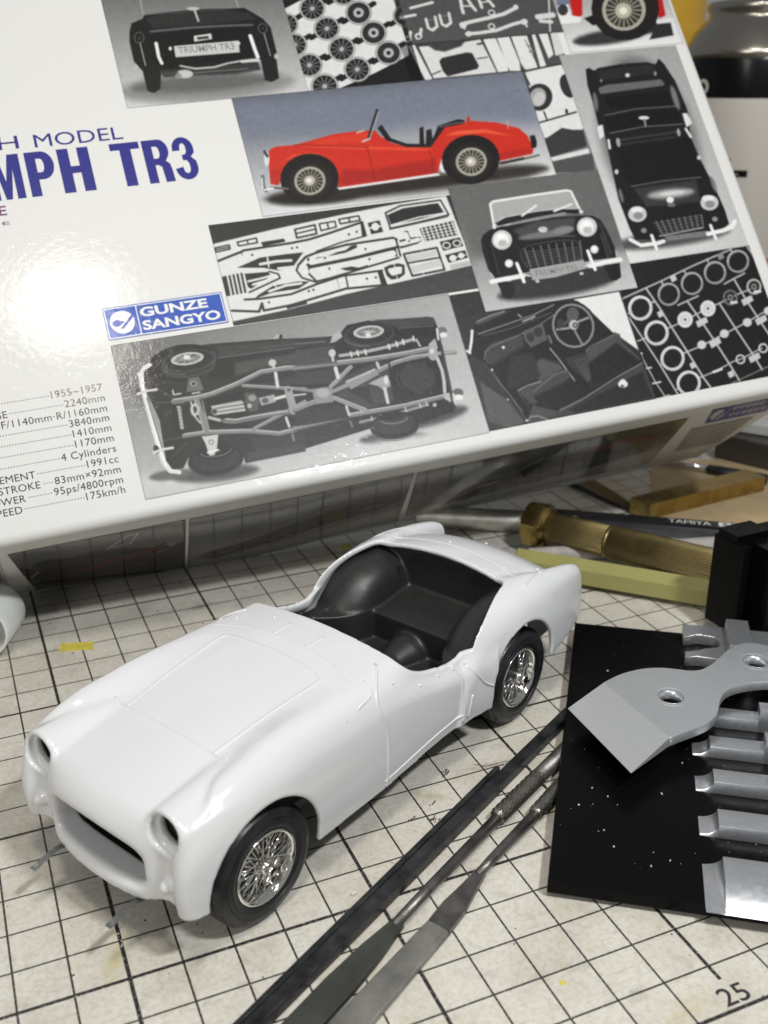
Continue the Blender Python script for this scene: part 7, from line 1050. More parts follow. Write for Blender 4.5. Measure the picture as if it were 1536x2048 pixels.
'chassis_underside': (17.24, 120.09, 4.72, 50.67, 3, (118, 176, 205, 196), [('p',122,0,105,[-6,926,485,908,105,527,-2,703]),('p',206,0,86,[377,53,363,35,326,20,268,8,196,2,115,1,32,6,-47,16,-115,30,-168,47,-200,65,-210,85,-198,102,-162,118,-108,129,-37,136,43,137,126,133,207,124,278,110,332,92,366,73]),('p',90,0,44,[645,50,634,39,604,29,557,24,499,22,434,24,367,30,303,40,248,52,206,65,179,79,172,93,182,104,211,113,256,119,313,121,378,119,445,113,510,104,567,92,610,78,637,64]),('p',110,0,29,[274,108,269,100,254,93,233,87,205,84,174,83,142,85,111,89,85,95,65,102,52,111,48,119,53,127,67,134,89,140,116,143,147,144,179,142,210,138,237,132,257,125,270,116]),('p',80,0,49,[1960,174,1948,160,1915,146,1863,132,1797,121,1723,113,1646,109,1573,109,1510,113,1461,120,1430,131,1419,144,1430,157,1462,172,1512,185,1576,196,1649,204,1726,209,1801,209,1866,206,1917,198,1949,188]),('p',76,0,36,[1672,52,1661,42,1634,35,1594,31,1544,31,1487,35,1429,42,1375,52,1327,64,1292,77,1270,90,1264,102,1274,111,1300,119,1339,123,1389,123,1445,119,1503,113,1559,103,1607,91,1643,78,1666,65]),('p',208,0,80,[1967,-12,1948,-31,1896,-47,1818,-58,1719,-64,1608,-63,1495,-57,1388,-46,1296,-30,1226,-11,1182,10,1169,30,1187,49,1235,65,1310,76,1405,83,1514,83,1628,77,1738,66,1834,50,1908,31,1954,10]),('p',42,0,4,[189,781,256,817,364,839,545,837,923,804,1106,780,1390,753,1553,747,1736,803,1886,792,1915,774,1928,702,1887,213,1875,174,1664,138,1436,173,906,113,583,98,579,146,279,190,238,136,181,140,157,198,173,436,143,598,141,725]),('p',64,0,11,[586,818,1105,776,1092,723,577,746]),('p',30,0,6,[236,526,319,503,291,312,244,360]),('p',28,0,8,[495,752,657,732,646,620,497,630]),('p',24,0,11,[456,517,683,516,646,299,432,347]),('p',78,0,23,[665,698,1086,699,1068,628,805,641,646,620]),('p',60,0,13,[705,545,1052,564,1036,501]),('p',56,0,15,[646,235,959,199,941,130,640,118]),('p',66,0,6,[604,157,943,138,934,100,590,97]),('l',120,5,3,[576,744,813,738,1094,731]),('l',90,5,3,[819,762,1099,751]),('l',30,9,3,[663,723,826,727]),('p',20,0,5,[574,744,563,713,537,685,497,662,448,647,392,639,336,641,283,651,238,669,204,693,183,722,178,753,188,783,214,811,252,834,301,850,356,858,413,857,466,848,513,830,548,805,569,776]),('p',44,0,6,[549,699,542,684,524,671,497,661,462,654,424,651,384,652,346,657,314,665,289,677,274,691,270,705,277,720,294,733,321,743,355,751,393,754,433,753,471,748,504,739,530,728,545,714]),('p',60,0,8,[565,752,557,731,536,713,505,698,465,688,421,683,377,684,334,691,297,703,270,719,253,738,248,759,256,779,276,797,307,812,346,822,390,828,435,827,478,820,515,808,544,792,561,773]),('p',32,0,6,[540,756,533,740,516,725,489,713,457,705,420,701,382,702,347,707,316,717,293,730,278,745,275,762,281,778,298,793,324,805,356,813,393,817,431,817,467,811,498,802,522,788,536,773]),('p',176,0,3,[498,767,493,757,480,747,462,740,439,734,413,732,386,732,361,736,339,742,322,751,312,761,309,771,314,782,325,791,344,799,367,805,393,807,420,807,445,803,467,797,484,788,495,778]),('p',96,0,5,[474,768,470,760,461,754,447,748,430,744,410,743,390,743,371,746,355,750,342,756,334,763,332,771,336,778,345,785,358,791,376,794,395,796,415,796,434,793,451,789,464,783,472,776]),('l',215,7,0,[493,768,488,758,477,749,459,742,437,737,412,735,387,735,363,739,342,745,326,752,316,761,313,771,318,781,329,790,346,797,368,802,393,804,419,804,443,800,464,795,480,787,490,777,493,768]),('l',196,5,0,[403,769,478,756]),('l',196,5,0,[403,769,460,741]),('l',196,5,0,[403,769,420,737]),('l',196,5,0,[403,769,373,745]),('l',196,5,0,[403,769,338,763]),('l',196,5,0,[403,769,328,782]),('l',196,5,0,[403,769,346,797]),('l',196,5,0,[403,769,386,802]),('l',196,5,0,[403,769,432,794]),('l',196,5,0,[403,769,467,776]),('p',226,0,4,[421,777,419,773,416,770,412,767,407,766,402,766,396,767,392,769,388,772,385,775,383,779,383,783,385,787,388,790,392,793,397,794,403,794,408,793,413,791,417,789,420,785,421,781]),('l',86,5,0,[559,720,553,711,545,703,535,695,522,688,508,682,491,677,474,672,455,669,435,666,415,665,395,665,375,666,355,668,336,672,318,676,301,681,287,687,273,694,262,702,254,710,247,718,243,727]),('l',80,4,0,[541,689,533,684,525,678,515,674,503,670,490,666,477,663,462,660,447,658,431,657,414,656,398,656,382,657,366,659,350,661,336,663,322,667,309,670,297,675,287,679,277,685,270,690,264,696]),('l',120,5,4,[370,679,362,680,353,681,344,682,336,684,328,685,320,687,313,690,306,692,299,695,292,698,286,701,280,704,275,707,270,711,266,715,262,718,259,722,256,726,253,731,252,735,250,739,250,743]),('l',116,5,5,[550,793,553,790,555,786,558,783,560,779,561,775,562,771,563,766,563,762,563,757,563,753,562,748,561,744,559,740,557,735,555,731,552,728,549,724,546,721,543,718,539,716,535,713,531,712]),('p',30,0,4,[580,138,571,113,550,90,519,72,480,60,437,55,393,58,351,67,315,83,289,104,273,128,269,153,277,178,297,201,328,219,366,231,409,237,454,235,496,226,532,210,560,189,576,164]),('p',52,0,7,[563,147,556,127,537,110,510,96,476,87,438,84,399,86,362,93,330,105,306,121,292,140,288,160,295,179,313,196,340,210,374,219,412,223,451,221,488,214,520,202,545,185,559,166]),('l',84,4,2,[560,110,552,102,543,94,531,86,518,80,504,74,488,70,472,66,455,64,437,63,420,63,402,64,385,66,368,70,353,74,338,80,324,86,312,94,301,102,292,110,285,119,280,129,277,139]),('l',80,4,2,[556,105,548,97,539,90,528,83,515,77,502,72,487,68,472,65,455,63,439,62,422,62,405,63,389,66,373,69,358,73,344,78,331,84,319,90,309,98,300,106,294,114,289,123,286,131]),('p',26,0,6,[544,193,539,180,525,169,503,160,476,154,446,152,415,154,386,159,361,167,342,178,330,190,327,203,332,216,346,227,367,236,394,241,424,244,455,242,484,237,510,229,529,218,541,206]),('l',150,5,2,[523,198,522,193,519,189,515,185,509,181,502,178,494,175,484,172,474,170,463,169,452,168,440,168,429,169,417,170,406,171,395,173,385,176,376,179,368,183,362,187,356,191,352,195,350,200]),('l',226,25,3,[190,769,154,755,125,720,121,650,122,571,128,429,134,288,142,194,165,136,212,118]),('l',248,9,4,[141,725,125,633,133,451,139,279,153,176]),('l',110,5,3,[131,577,140,418,151,269]),('p',60,0,4,[109,629,109,622,109,615,107,609,104,604,101,601,97,601,94,602,90,605,87,610,85,617,84,624,83,631,84,638,86,644,88,649,92,652,95,652,99,651,102,648,105,643,108,636]),('l',215,16,2,[87,609,140,619,194,617]),('p',60,0,4,[135,274,135,267,134,260,132,254,128,250,124,247,120,246,115,247,111,251,108,255,105,262,104,269,104,276,105,283,107,289,110,293,114,296,119,297,123,295,127,292,131,287,133,281]),('l',215,16,2,[101,256,150,265,208,264]),('l',110,4,1,[148,724,211,610,271,551]),('l',110,4,1,[145,574,181,540,273,527]),('l',110,4,1,[158,299,190,316,277,314]),('l',110,3,1,[188,208,292,280]),('p',90,0,3,[147,740,170,657,162,619]),('l',140,32,2,[274,531,399,528,490,535,650,571,799,617,954,615,1061,600]),('l',196,7,2,[277,542,402,539,493,546,652,582,802,628,957,626,1064,611]),('l',84,6,2,[271,518,396,515,487,522,647,558,796,604,951,601,1057,587]),('l',140,36,2,[999,607,1234,595,1474,582,1681,580,1851,586]),('l',196,8,2,[1002,619,1237,606,1478,594,1684,593,1854,598]),('l',84,7,2,[995,593,1230,580,1471,568,1677,566,1847,571]),('l',140,30,2,[286,320,410,316,641,280,812,231,906,237]),('l',196,7,2,[288,331,413,326,644,290,815,242,909,248]),('l',84,6,2,[283,308,408,304,639,268,809,219,903,225]),('l',140,33,2,[908,245,1226,262,1355,262,1591,260,1871,275]),('l',196,7,2,[911,256,1229,273,1358,273,1594,271,1874,287]),('l',84,7,2,[905,232,1223,249,1351,249,1587,246,1867,262]),('l',140,33,2,[399,512,409,407,411,320]),('l',190,6,1,[389,514,397,323]),('l',190,5,2,[428,507,430,320]),('l',140,20,2,[676,554,850,510,1027,466]),('l',190,5,2,[692,557,1029,476]),('l',140,20,2,[673,286,806,328,1008,392]),('l',190,5,2,[675,295,1011,404]),('p',120,0,0,[268,536,326,533,328,509,270,512]),('l',205,10,0,[281,597,280,573]),('l',190,11,0,[283,569,320,570]),('l',150,22,4,[295,491,282,368]),('p',186,0,2,[296,491,295,489,294,488,292,487,290,486,287,486,285,486,283,487,281,489,280,490,279,492,279,494,280,496,281,498,283,499,286,500,288,500,290,499,293,498,294,497,296,495,296,493]),('p',186,0,2,[296,471,295,469,294,467,292,466,290,465,287,465,285,466,283,467,281,468,280,470,279,472,279,474,280,476,281,477,283,478,285,479,288,479,290,479,293,478,294,476,296,475,296,473]),('p',186,0,2,[296,450,295,448,294,447,292,446,290,445,287,445,285,445,283,446,281,448,280,450,279,451,279,453,280,455,281,457,283,458,285,459,288,459,290,458,292,457,294,456,295,454,296,452]),('p',186,0,2,[296,430,295,428,294,426,292,425,290,425,287,424,285,425,283,426,281,427,279,429,279,431,279,433,280,435,281,436,283,438,285,438,288,438,290,438,292,437,294,436,295,434,296,432]),('p',186,0,2,[296,409,295,408,294,406,292,405,289,404,287,404,285,405,282,406,281,407,279,409,279,411,279,413,280,414,281,416,283,417,285,418,288,418,290,418,292,417,294,415,295,413,296,411]),('p',186,0,2,[296,389,295,387,293,386,292,384,289,384,287,384,284,384,282,385,280,387,279,388,279,390,279,392,279,394,281,396,283,397,285,397,287,398,290,397,292,396,294,395,295,393,296,391]),('p',186,0,2,[295,369,295,367,293,365,291,364,289,363,287,363,284,364,282,365,280,366,279,368,278,370,279,372,279,374,281,375,283,376,285,377,287,377,290,377,292,376,294,374,295,373,296,371]),('p',205,0,2,[377,299,472,293,446,211,423,177,394,179,389,254]),('l',110,4,0,[435,253,434,249,431,246,428,243,425,242,421,241,417,242,414,244,412,247,410,250,409,254,410,258,411,261,413,264,416,267,420,268,424,269,427,268,430,266,433,264,435,260,435,257,435,253]),('l',230,12,2,[391,199,451,203]),('p',110,0,3,[382,651,442,652,453,566,353,572]),('l',190,4,0,[420,612,418,608,415,605,412,602,408,601,403,601,399,601,394,603,391,606,389,610,388,614,388,618,390,621,392,625,396,627,400,629,405,629,409,628,413,626,417,623,419,620,420,616,420,612]),('l',205,9,0,[384,558,428,558]),('p',20,0,0,[411,613,410,612,409,610,407,609,406,609,403,608,401,609,400,610,398,611,397,612,397,614,397,616,397,618,399,619,400,620,402,621,404,621,406,621,408,620,410,619,411,617,411,615]),('p',168,0,3,[467,467,649,470,659,400,476,406]),('l',214,5,2,[480,457,660,454]),('l',104,5,2,[478,447,658,443]),('l',214,5,2,[475,436,655,431]),('l',104,5,2,[473,425,652,420]),('l',214,5,2,[470,415,649,408]),('p',60,0,2,[500,426,498,421,495,417,490,414,485,413,480,412,475,413,470,415,466,419,463,423,462,428,462,433,464,437,467,441,472,444,477,446,482,446,487,445,492,443,496,440,499,435,500,431]),('l',180,4,0,[498,426,497,422,494,418,490,416,485,414,480,414,475,415,471,417,467,420,465,424,464,428,464,432,465,437,468,440,472,443,477,444,482,445,487,444,491,442,495,439,497,435,498,430,498,426]),('p',88,0,5,[674,510,732,499,750,447,721,389,675,389,664,439]),('p',190,0,4,[697,425,696,421,694,418,690,415,687,414,683,413,679,414,676,416,673,418,671,422,671,426,671,430,673,434,675,437,678,439,682,441,686,441,689,441,693,439,695,436,697,433,698,429]),('p',150,0,8,[732,467,730,461,726,457,721,453,715,451,708,450,702,452,697,454,692,458,689,463,688,469,688,475,690,480,694,485,699,489,705,491,712,491,718,490,724,487,728,483,731,478,732,473]),('p',170,0,3,[747,464,841,471,840,423,750,415]),('p',90,0,3,[799,438,797,434,794,431,789,428,784,426,779,426,773,427,768,429,764,433,762,437,760,441,761,445,762,450,766,453,770,456,775,457,781,458,786,457,791,455,795,451,798,447,799,443]),('l',214,20,3,[842,443,913,450]),('l',200,11,2,[912,446,1020,439]),('p',190,0,5,[402,456,399,445,393,436,387,429,379,424,372,422,364,424,358,428,353,435,350,444,350,454,351,465,354,476,360,485,366,492,374,497,381,499,389,497,395,493,400,486,403,477,404,467]),('p',70,0,3,[388,458,386,453,384,448,381,444,377,442,374,441,370,441,368,443,366,447,365,452,364,457,365,463,367,468,369,473,372,477,376,479,379,480,383,480,385,478,387,474,388,469,389,464]),('l',200,10,2,[365,510,363,432,388,379]),('l',180,21,4,[445,400,498,374]),('l',120,31,4,[526,365,583,351,697,353,828,356,904,350]),('l',200,8,5,[536,375,593,361,700,364,890,357]),('l',160,47,3,[926,484,927,350]),('p',70,0,0,[939,479,938,477,936,476,934,474,931,473,928,473,925,474,923,475,920,477,919,479,918,481,918,483,919,485,921,487,923,488,926,489,929,489,932,489,935,488,937,486,939,484,939,482]),('p',70,0,0,[939,346,938,344,937,342,935,341,932,340,930,340,927,340,925,342,923,343,922,345,921,347,921,350,922,352,924,353,926,355,928,356,931,356,934,355,936,354,938,353,939,351,939,348]),('l',214,20,2,[879,595,871,515]),('p',200,0,4,[898,657,896,651,892,646,886,642,880,639,874,639,867,640,862,643,857,647,854,652,853,659,853,665,856,671,860,676,865,680,871,683,878,684,884,682,890,680,895,675,898,670,899,664]),('l',200,16,2,[881,668,876,628]),('l',214,15,2,[873,320,878,263]),('l',130,14,3,[885,213,883,174]),('p',190,0,2,[912,808,949,831,962,820,930,802]),('p',40,0,0,[973,810,972,806,970,803,967,800,964,798,962,797,959,798,957,799,955,802,954,805,954,809,955,813,956,817,958,821,961,824,963,826,966,826,969,826,971,824,973,822,973,818,974,814]),('p',58,0,8,[1043,782,1254,763,1231,675,1015,670]),('p',76,0,19,[1027,718,1262,703,1251,596,1001,615]),('p',64,0,11,[991,575,1242,564,1217,469,973,504]),('p',70,0,19,[1221,485,1468,558,1562,542,1527,296,1361,286,1199,398]),('p',46,0,10,[1255,429,1398,420,1399,304]),('p',52,0,8,[940,372,1241,316,1240,251,911,256]),('l',120,8,3,[1036,754,1216,740]),('l',36,8,2,[1028,722,1217,715]),('p',30,0,5,[1322,777,1374,820,1508,827,1632,794,1677,744,1646,663,1492,647,1336,673]),('p',70,0,8,[1541,826,1917,784,1925,738,1679,752]),('p',34,0,7,[1685,743,1908,723,1906,671,1656,670]),('l',120,5,3,[1678,748,1905,728]),('p',178,0,5,[1240,723,1274,777,1323,794,1328,751,1277,726]),('p',64,0,7,[1654,727,1644,705,1621,685,1588,670,1547,660,1502,657,1456,659,1413,668,1377,683,1350,701,1334,723,1331,745,1341,767,1363,786,1396,802,1437,812,1482,816,1528,814,1571,805,1608,790,1636,771,1651,750]),('p',40,0,7,[1638,736,1630,718,1610,702,1581,690,1545,682,1505,679,1465,682,1427,689,1395,701,1371,716,1357,734,1354,752,1363,770,1382,785,1411,798,1446,806,1486,809,1526,807,1565,800,1597,788,1622,772,1636,755]),('p',180,0,3,[1589,750,1583,740,1570,730,1551,723,1527,719,1500,717,1473,719,1448,723,1426,730,1409,740,1400,750,1398,761,1403,771,1416,781,1435,788,1459,792,1485,794,1513,792,1538,788,1560,781,1577,772,1586,761]),('p',96,0,5,[1566,751,1562,744,1552,738,1537,733,1519,730,1499,729,1478,730,1459,733,1442,738,1429,745,1422,752,1420,760,1424,767,1434,773,1449,778,1467,781,1487,782,1508,781,1527,778,1544,773,1557,766,1564,759]),('l',216,7,0,[1585,750,1580,740,1567,732,1549,725,1526,720,1500,719,1474,720,1449,725,1428,732,1412,740,1403,750,1401,761,1406,771,1419,779,1437,786,1460,791,1486,792,1512,791,1537,787,1558,780,1574,771,1583,761,1585,750]),('l',200,4,0,[1493,756,1570,743]),('l',200,4,0,[1493,756,1556,730]),('l',200,4,0,[1493,756,1525,724]),('l',200,4,0,[1493,756,1485,726]),('l',200,4,0,[1493,756,1447,737]),('l',200,4,0,[1493,756,1422,752]),('l',200,4,0,[1493,756,1416,768]),('l',200,4,0,[1493,756,1430,781]),('l',200,4,0,[1493,756,1461,787]),('l',200,4,0,[1493,756,1501,785]),('l',200,4,0,[1493,756,1538,775]),('l',200,4,0,[1493,756,1564,759]),('p',226,0,5,[1502,732,1500,728,1497,724,1493,722,1488,720,1483,720,1478,721,1474,723,1470,726,1468,729,1467,733,1467,738,1469,742,1472,745,1476,748,1481,749,1486,750,1491,749,1495,747,1499,744,1501,740,1502,736]),('l',84,4,2,[1642,682,1635,676,1626,670,1615,665,1602,661,1588,657,1572,653,1555,651,1538,649,1519,648,1501,648,1482,649,1464,650,1446,653,1428,656,1412,659,1396,664,1382,669,1370,674,1359,680,1350,687,1343,693,1338,700]),('l',80,4,2,[1626,668,1620,663,1611,658,1601,653,1589,649,1576,646,1562,643,1546,641,1530,639,1513,638,1496,638,1479,639,1462,641,1445,643,1429,645,1414,649,1399,653,1386,657,1375,662,1365,668,1357,673,1350,679,1346,685]),('l',126,5,4,[1472,668,1463,669,1455,670,1446,671,1438,672,1429,674,1421,676,1413,678,1406,680,1398,682,1391,685,1384,688,1378,691,1372,694,1366,697,1361,701,1356,704,1352,708,1348,712,1345,716,1342,720,1339,724,1338,728]),('l',176,21,3,[1281,637,1342,635,1439,635,1590,643,1746,663]),('l',218,11,2,[1350,648,1350,618]),('l',218,11,2,[1391,650,1391,619]),('l',218,11,2,[1440,647,1440,617]),('l',218,12,2,[1591,656,1590,626]),('l',218,12,2,[1643,666,1643,635]),('l',218,12,2,[1687,672,1686,641]),('l',218,12,2,[1757,681,1756,651]),('l',150,18,3,[1293,212,1456,218,1582,228,1727,243]),('l',190,10,2,[1367,230,1368,207]),('l',190,10,2,[1424,232,1425,209]),('l',190,10,2,[1584,248,1585,224]),('l',190,10,2,[1677,255,1678,232]),('l',190,10,2,[1720,260,1721,236]),('p',190,0,3,[1780,229,1778,225,1775,222,1772,219,1769,217,1765,217,1761,217,1758,219,1756,222,1754,226,1754,230,1754,234,1756,238,1759,241,1762,244,1766,245,1769,246,1773,245,1776,243,1778,241,1780,237,1780,233]),('l',200,12,2,[1771,659,1783,614]),('p',146,0,6,[1065,463,1183,458,1169,362,1056,367]),('p',176,0,17,[1161,421,1157,414,1151,407,1142,402,1132,400,1121,399,1110,401,1101,405,1093,411,1087,419,1085,427,1085,435,1089,443,1095,449,1104,454,1114,457,1125,457,1136,455,1145,451,1153,445,1159,438,1161,429]),('l',150,24,3,[1178,455,1329,557]),('l',205,5,2,[1172,464,1323,565]),('l',150,27,3,[1179,385,1349,271]),('l',200,5,2,[1182,397,1353,286]),('l',140,20,2,[967,481,1062,452]),('l',140,27,3,[936,357,1060,382]),('l',190,5,2,[939,368,1055,395]),('p',150,0,3,[1271,476,1467,524,1483,480,1292,418]),('l',205,7,3,[1275,468,1469,516]),('l',150,24,3,[1182,426,1285,452]),('l',140,28,3,[1486,504,1594,536,1714,549,1850,551,1986,537]),('l',196,7,2,[1489,516,1596,546,1717,559,1988,543]),('p',170,0,5,[1402,436,1491,462,1524,464,1543,427,1530,396,1484,379,1460,409]),('p',214,0,6,[1532,437,1529,429,1525,422,1521,417,1516,413,1512,411,1508,412,1505,415,1502,420,1501,427,1502,434,1504,442,1506,450,1510,458,1514,463,1519,467,1523,469,1527,468,1531,465,1533,460,1534,453,1533,446]),('l',205,21,2,[1494,386,1489,299]),('l',200,18,2,[1491,554,1493,528]),('l',214,24,2,[1235,565,1235,507]),('p',200,0,5,[1261,657,1258,650,1254,644,1249,640,1243,637,1236,636,1230,637,1225,640,1220,645,1218,651,1217,657,1218,664,1220,671,1225,677,1230,681,1236,684,1242,685,1249,684,1254,681,1258,676,1261,670,1262,664]),('l',210,14,2,[1236,648,1232,612]),('l',200,17,2,[1238,321,1240,267]),('l',120,14,4,[1237,227,1240,194]),('p',34,0,7,[1814,374,1796,348,1768,327,1733,314,1694,310,1654,314,1615,327,1582,347,1556,374,1541,404,1536,435,1542,465,1560,492,1587,512,1622,526,1661,531,1701,527,1740,514,1774,493,1800,467,1816,436,1821,405]),('p',62,0,8,[1818,387,1802,363,1780,344,1751,332,1720,327,1688,329,1658,339,1633,356,1613,378,1602,404,1600,431,1606,457,1621,481,1644,500,1671,513,1703,518,1735,516,1765,506,1791,489,1811,467,1822,441,1824,414]),('l',90,5,3,[1724,321,1710,320,1697,320,1684,322,1671,324,1658,328,1646,333,1635,340,1624,347,1615,355,1606,364,1599,374,1593,384,1589,395,1585,406,1584,418,1583,429,1585,441,1587,452,1591,463,1597,473,1604,483,1612,492]),('l',66,12,2,[1777,521,1778,419,1769,302]),('l',30,10,4,[1562,542,1551,442,1581,370,1653,332]),('l',196,22,3,[1867,523,1875,436,1868,369,1852,300]),('p',176,0,4,[1834,614,1890,648,1891,579,1857,576]),('p',170,0,7,[1880,546,1875,534,1868,523,1860,515,1851,509,1841,507,1833,509,1825,514,1820,522,1817,532,1817,544,1819,557,1824,569,1831,580,1839,588,1848,594,1858,596,1867,594,1874,589,1879,581,1882,571,1883,559]),('p',214,0,5,[1859,567,1857,562,1854,558,1851,555,1847,553,1843,553,1840,553,1837,555,1834,558,1833,562,1832,567,1833,571,1835,576,1838,580,1841,583,1845,585,1849,586,1853,585,1856,583,1858,580,1860,576,1860,572]),('p',186,0,4,[1832,287,1883,290,1877,224,1840,256]),('p',70,0,3,[1908,636,1923,599,1896,245,1875,232]),('p',120,0,3,[1978,681,1974,674,1969,667,1962,663,1953,660,1945,659,1936,660,1929,664,1923,669,1919,676,1918,683,1919,691,1922,698,1928,704,1935,709,1943,712,1952,713,1960,711,1968,708,1973,703,1977,696,1979,689]),('p',226,0,5,[1974,656,1971,651,1967,647,1962,644,1955,643,1948,643,1941,644,1935,646,1929,650,1926,654,1924,659,1925,664,1927,668,1931,672,1937,675,1943,676,1950,677,1957,675,1964,673,1969,669,1972,665,1974,660]),('l',214,15,3,[1919,704,1908,636]),('p',110,0,3,[1966,275,1962,268,1956,261,1948,256,1938,254,1929,253,1919,255,1910,259,1903,265,1899,272,1897,279,1898,287,1902,295,1908,301,1916,306,1925,309,1935,309,1945,307,1953,303,1960,298,1965,291,1967,283]),('p',232,0,5,[1958,247,1955,242,1950,238,1943,235,1935,234,1927,234,1918,236,1910,239,1903,243,1899,247,1897,253,1897,258,1900,263,1905,267,1911,269,1919,271,1928,271,1937,269,1945,266,1951,262,1956,257,1958,252]),('l',214,15,3,[1901,278,1895,229]),('p',44,0,7,[1668,212,1875,232,1898,195,1840,172,1654,132]),('p',34,0,5,[1643,142,1633,119,1611,99,1580,83,1541,74,1499,70,1456,74,1417,84,1383,100,1358,120,1344,143,1342,166,1352,189,1373,209,1404,225,1442,235,1484,238,1527,235,1568,225,1602,209,1627,189,1641,166]),('p',58,0,8,[1621,152,1613,134,1595,119,1569,107,1537,100,1501,98,1465,101,1432,109,1403,121,1382,137,1370,154,1368,172,1376,190,1393,205,1419,217,1451,224,1486,226,1523,224,1557,216,1586,203,1607,188,1619,170]),('l',86,4,2,[1632,121,1626,113,1618,104,1608,96,1595,90,1582,84,1566,79,1550,75,1532,72,1514,71,1495,71,1477,72,1458,74,1440,77,1423,81,1407,87,1393,93,1380,101,1368,109,1359,117,1352,126,1347,136,1344,145]),('l',82,4,2,[1625,110,1619,102,1611,94,1601,86,1589,80,1576,74,1561,69,1545,65,1528,63,1510,62,1492,61,1474,62,1456,64,1439,68,1422,72,1406,77,1392,83,1380,90,1369,98,1359,107,1352,115,1347,124,1345,134]),('l',150,6,2,[1578,188,1577,184,1574,180,1570,177,1564,174,1558,171,1550,169,1541,167,1532,166,1522,165,1511,165,1501,165,1490,166,1479,167,1469,169,1460,171,1451,174,1443,177,1436,180,1430,184,1425,188,1422,191,1420,195]),('p',30,0,5,[1558,203,1554,197,1545,193,1531,189,1513,188,1493,188,1473,189,1454,192,1437,197,1425,202,1417,208,1415,214,1419,220,1428,225,1442,228,1460,230,1480,230,1500,228,1519,225,1536,221,1549,215,1556,209]),('l',150,6,3,[1355,172,1366,154]),('l',190,6,2,[1272,135,1313,108])]),
}



class Raster:
    """Small painter: filled outlines, strokes and soft edges on an RGB array (y up)."""

    def __init__(s, w, h, ppm):
        s.w, s.h, s.ppm = max(4, int(round(w * ppm))), max(4, int(round(h * ppm))), ppm
        s.a = np.zeros((s.h, s.w, 3), np.float32)

    def bg(s, c):
        c = [np.array(q if isinstance(q, tuple) else (q, q, q), np.float32) for q in c]
        t = np.linspace(0, 1, s.w)[None, :, None]
        v = np.linspace(0, 1, s.h)[:, None, None]
        s.a[:] = (c[3] * (1 - t) + c[2] * t) * (1 - v) + (c[0] * (1 - t) + c[1] * t) * v

    def paint(s, kind, col, width, feather, pts):
        P = np.asarray(pts, np.float32) * s.ppm
        f = max(1.1, feather * s.ppm)
        hw = width * s.ppm / 2 if kind == 'l' else 0
        x0, y0 = np.floor(P.min(0) - f - hw - 1).astype(int)
        x1, y1 = np.ceil(P.max(0) + f + hw + 1).astype(int)
        x0, y0, x1, y1 = max(x0, 0), max(y0, 0), min(x1, s.w), min(y1, s.h)
        if x1 <= x0 or y1 <= y0:
            return
        X, Y = np.meshgrid(np.arange(x0, x1) + 0.5, np.arange(y0, y1) + 0.5)
        d2 = np.full(X.shape, 1e9, np.float32)
        ins = np.zeros(X.shape, bool)
        n = len(P)
        for i in range(n if kind == 'p' else n - 1):
            ax, ay = P[i]
            bx_, by = P[(i + 1) % n]
            dx, dy = bx_ - ax, by - ay
            L2 = dx * dx + dy * dy + 1e-9
            t = np.clip(((X - ax) * dx + (Y - ay) * dy) / L2, 0, 1)
            d2 = np.minimum(d2, (X - ax - t * dx) ** 2 + (Y - ay - t * dy) ** 2)
            if kind == 'p':
                c = (ay > Y) != (by > Y)
                ins ^= c & (X < (Y - ay) * dx / (dy if abs(dy) > 1e-9 else 1e-9) + ax)
        d = np.sqrt(d2)
        sd = np.where(ins, -d, d) if kind == 'p' else d - hw
        cov = np.clip(0.5 - sd / f, 0, 1)[..., None]
        cov = cov * cov * (3 - 2 * cov)
        c = np.array(col if isinstance(col, tuple) else (col, col, col), np.float32)
        s.a[y0:y1, x0:x1] = s.a[y0:y1, x0:x1] * (1 - cov) + c * cov

    def image(s, name, gain=0.93, grain=2.2, soft=2):
        for _ in range(soft):
            q = np.pad(s.a, ((1, 1), (1, 1), (0, 0)), mode='edge')
            s.a = (q[:-2, 1:-1] + q[2:, 1:-1] + q[1:-1, :-2] + q[1:-1, 2:] + 2 * q[1:-1, 1:-1]) / 6
        g = np.random.default_rng(3).normal(0, grain, (s.h, s.w, 1))
        k = 9
        lo = np.random.default_rng(5).normal(0, 1, (s.h // k + 2, s.w // k + 2))
        lo = np.kron(lo, np.ones((k, k)))[:s.h, :s.w, None]
        a = np.clip((s.a + g + lo * 1.6) / 255.0, 0, 1) ** 1.14 * gain
        im = bpy.data.images.new(name, s.w, s.h)
        buf = np.ones((s.h, s.w, 4), np.float32)
        buf[..., :3] = a
        im.pixels.foreach_set(buf.ravel())
        im.update()
        return im


def sheet(name, verts, faces, uvs, mat, parent):
    me = mesh_data(name, verts, faces)
    uv = me.uv_layers.new(name="UVMap")
    for li, q in enumerate(me.loops):
        uv.data[li].uv = uvs[q.vertex_index]
    return link(name, me, mat, parent)


LAYER = 0.045
for nm, (pu0, pu1, pv0, pv1, lay, bg, ops) in PRINTS.items():
    ra = Raster(pu1 - pu0, pv1 - pv0, 7.0)
    ra.bg(bg)
    for kd, col, wd, fe, pt in ops:
        ra.paint(kd, col, wd / 20, fe / 20, np.array(pt, float).reshape(-1, 2) / 20)
    # thin dark hairline where one print overlaps the next
    ra.paint('l', 70, 0.12, 0.05, [(0, 0), (pu1 - pu0, 0), (pu1 - pu0, pv1 - pv0), (0, pv1 - pv0), (0, 0)])
    mt = glossy_print("print_" + nm, (0.5, 0.5, 0.5), img=ra.image(nm))
    z = LAYER * lay
    top_v = min(pv1, V1)
    sheet("photo_" + nm, [(pu0, pv0, z), (pu1, pv0, z), (pu1, top_v, z), (pu0, top_v, z)], [(0, 1, 2, 3)], [(0, 0), (1, 0), (1, 1), (0, 1)], mt, kit_box)

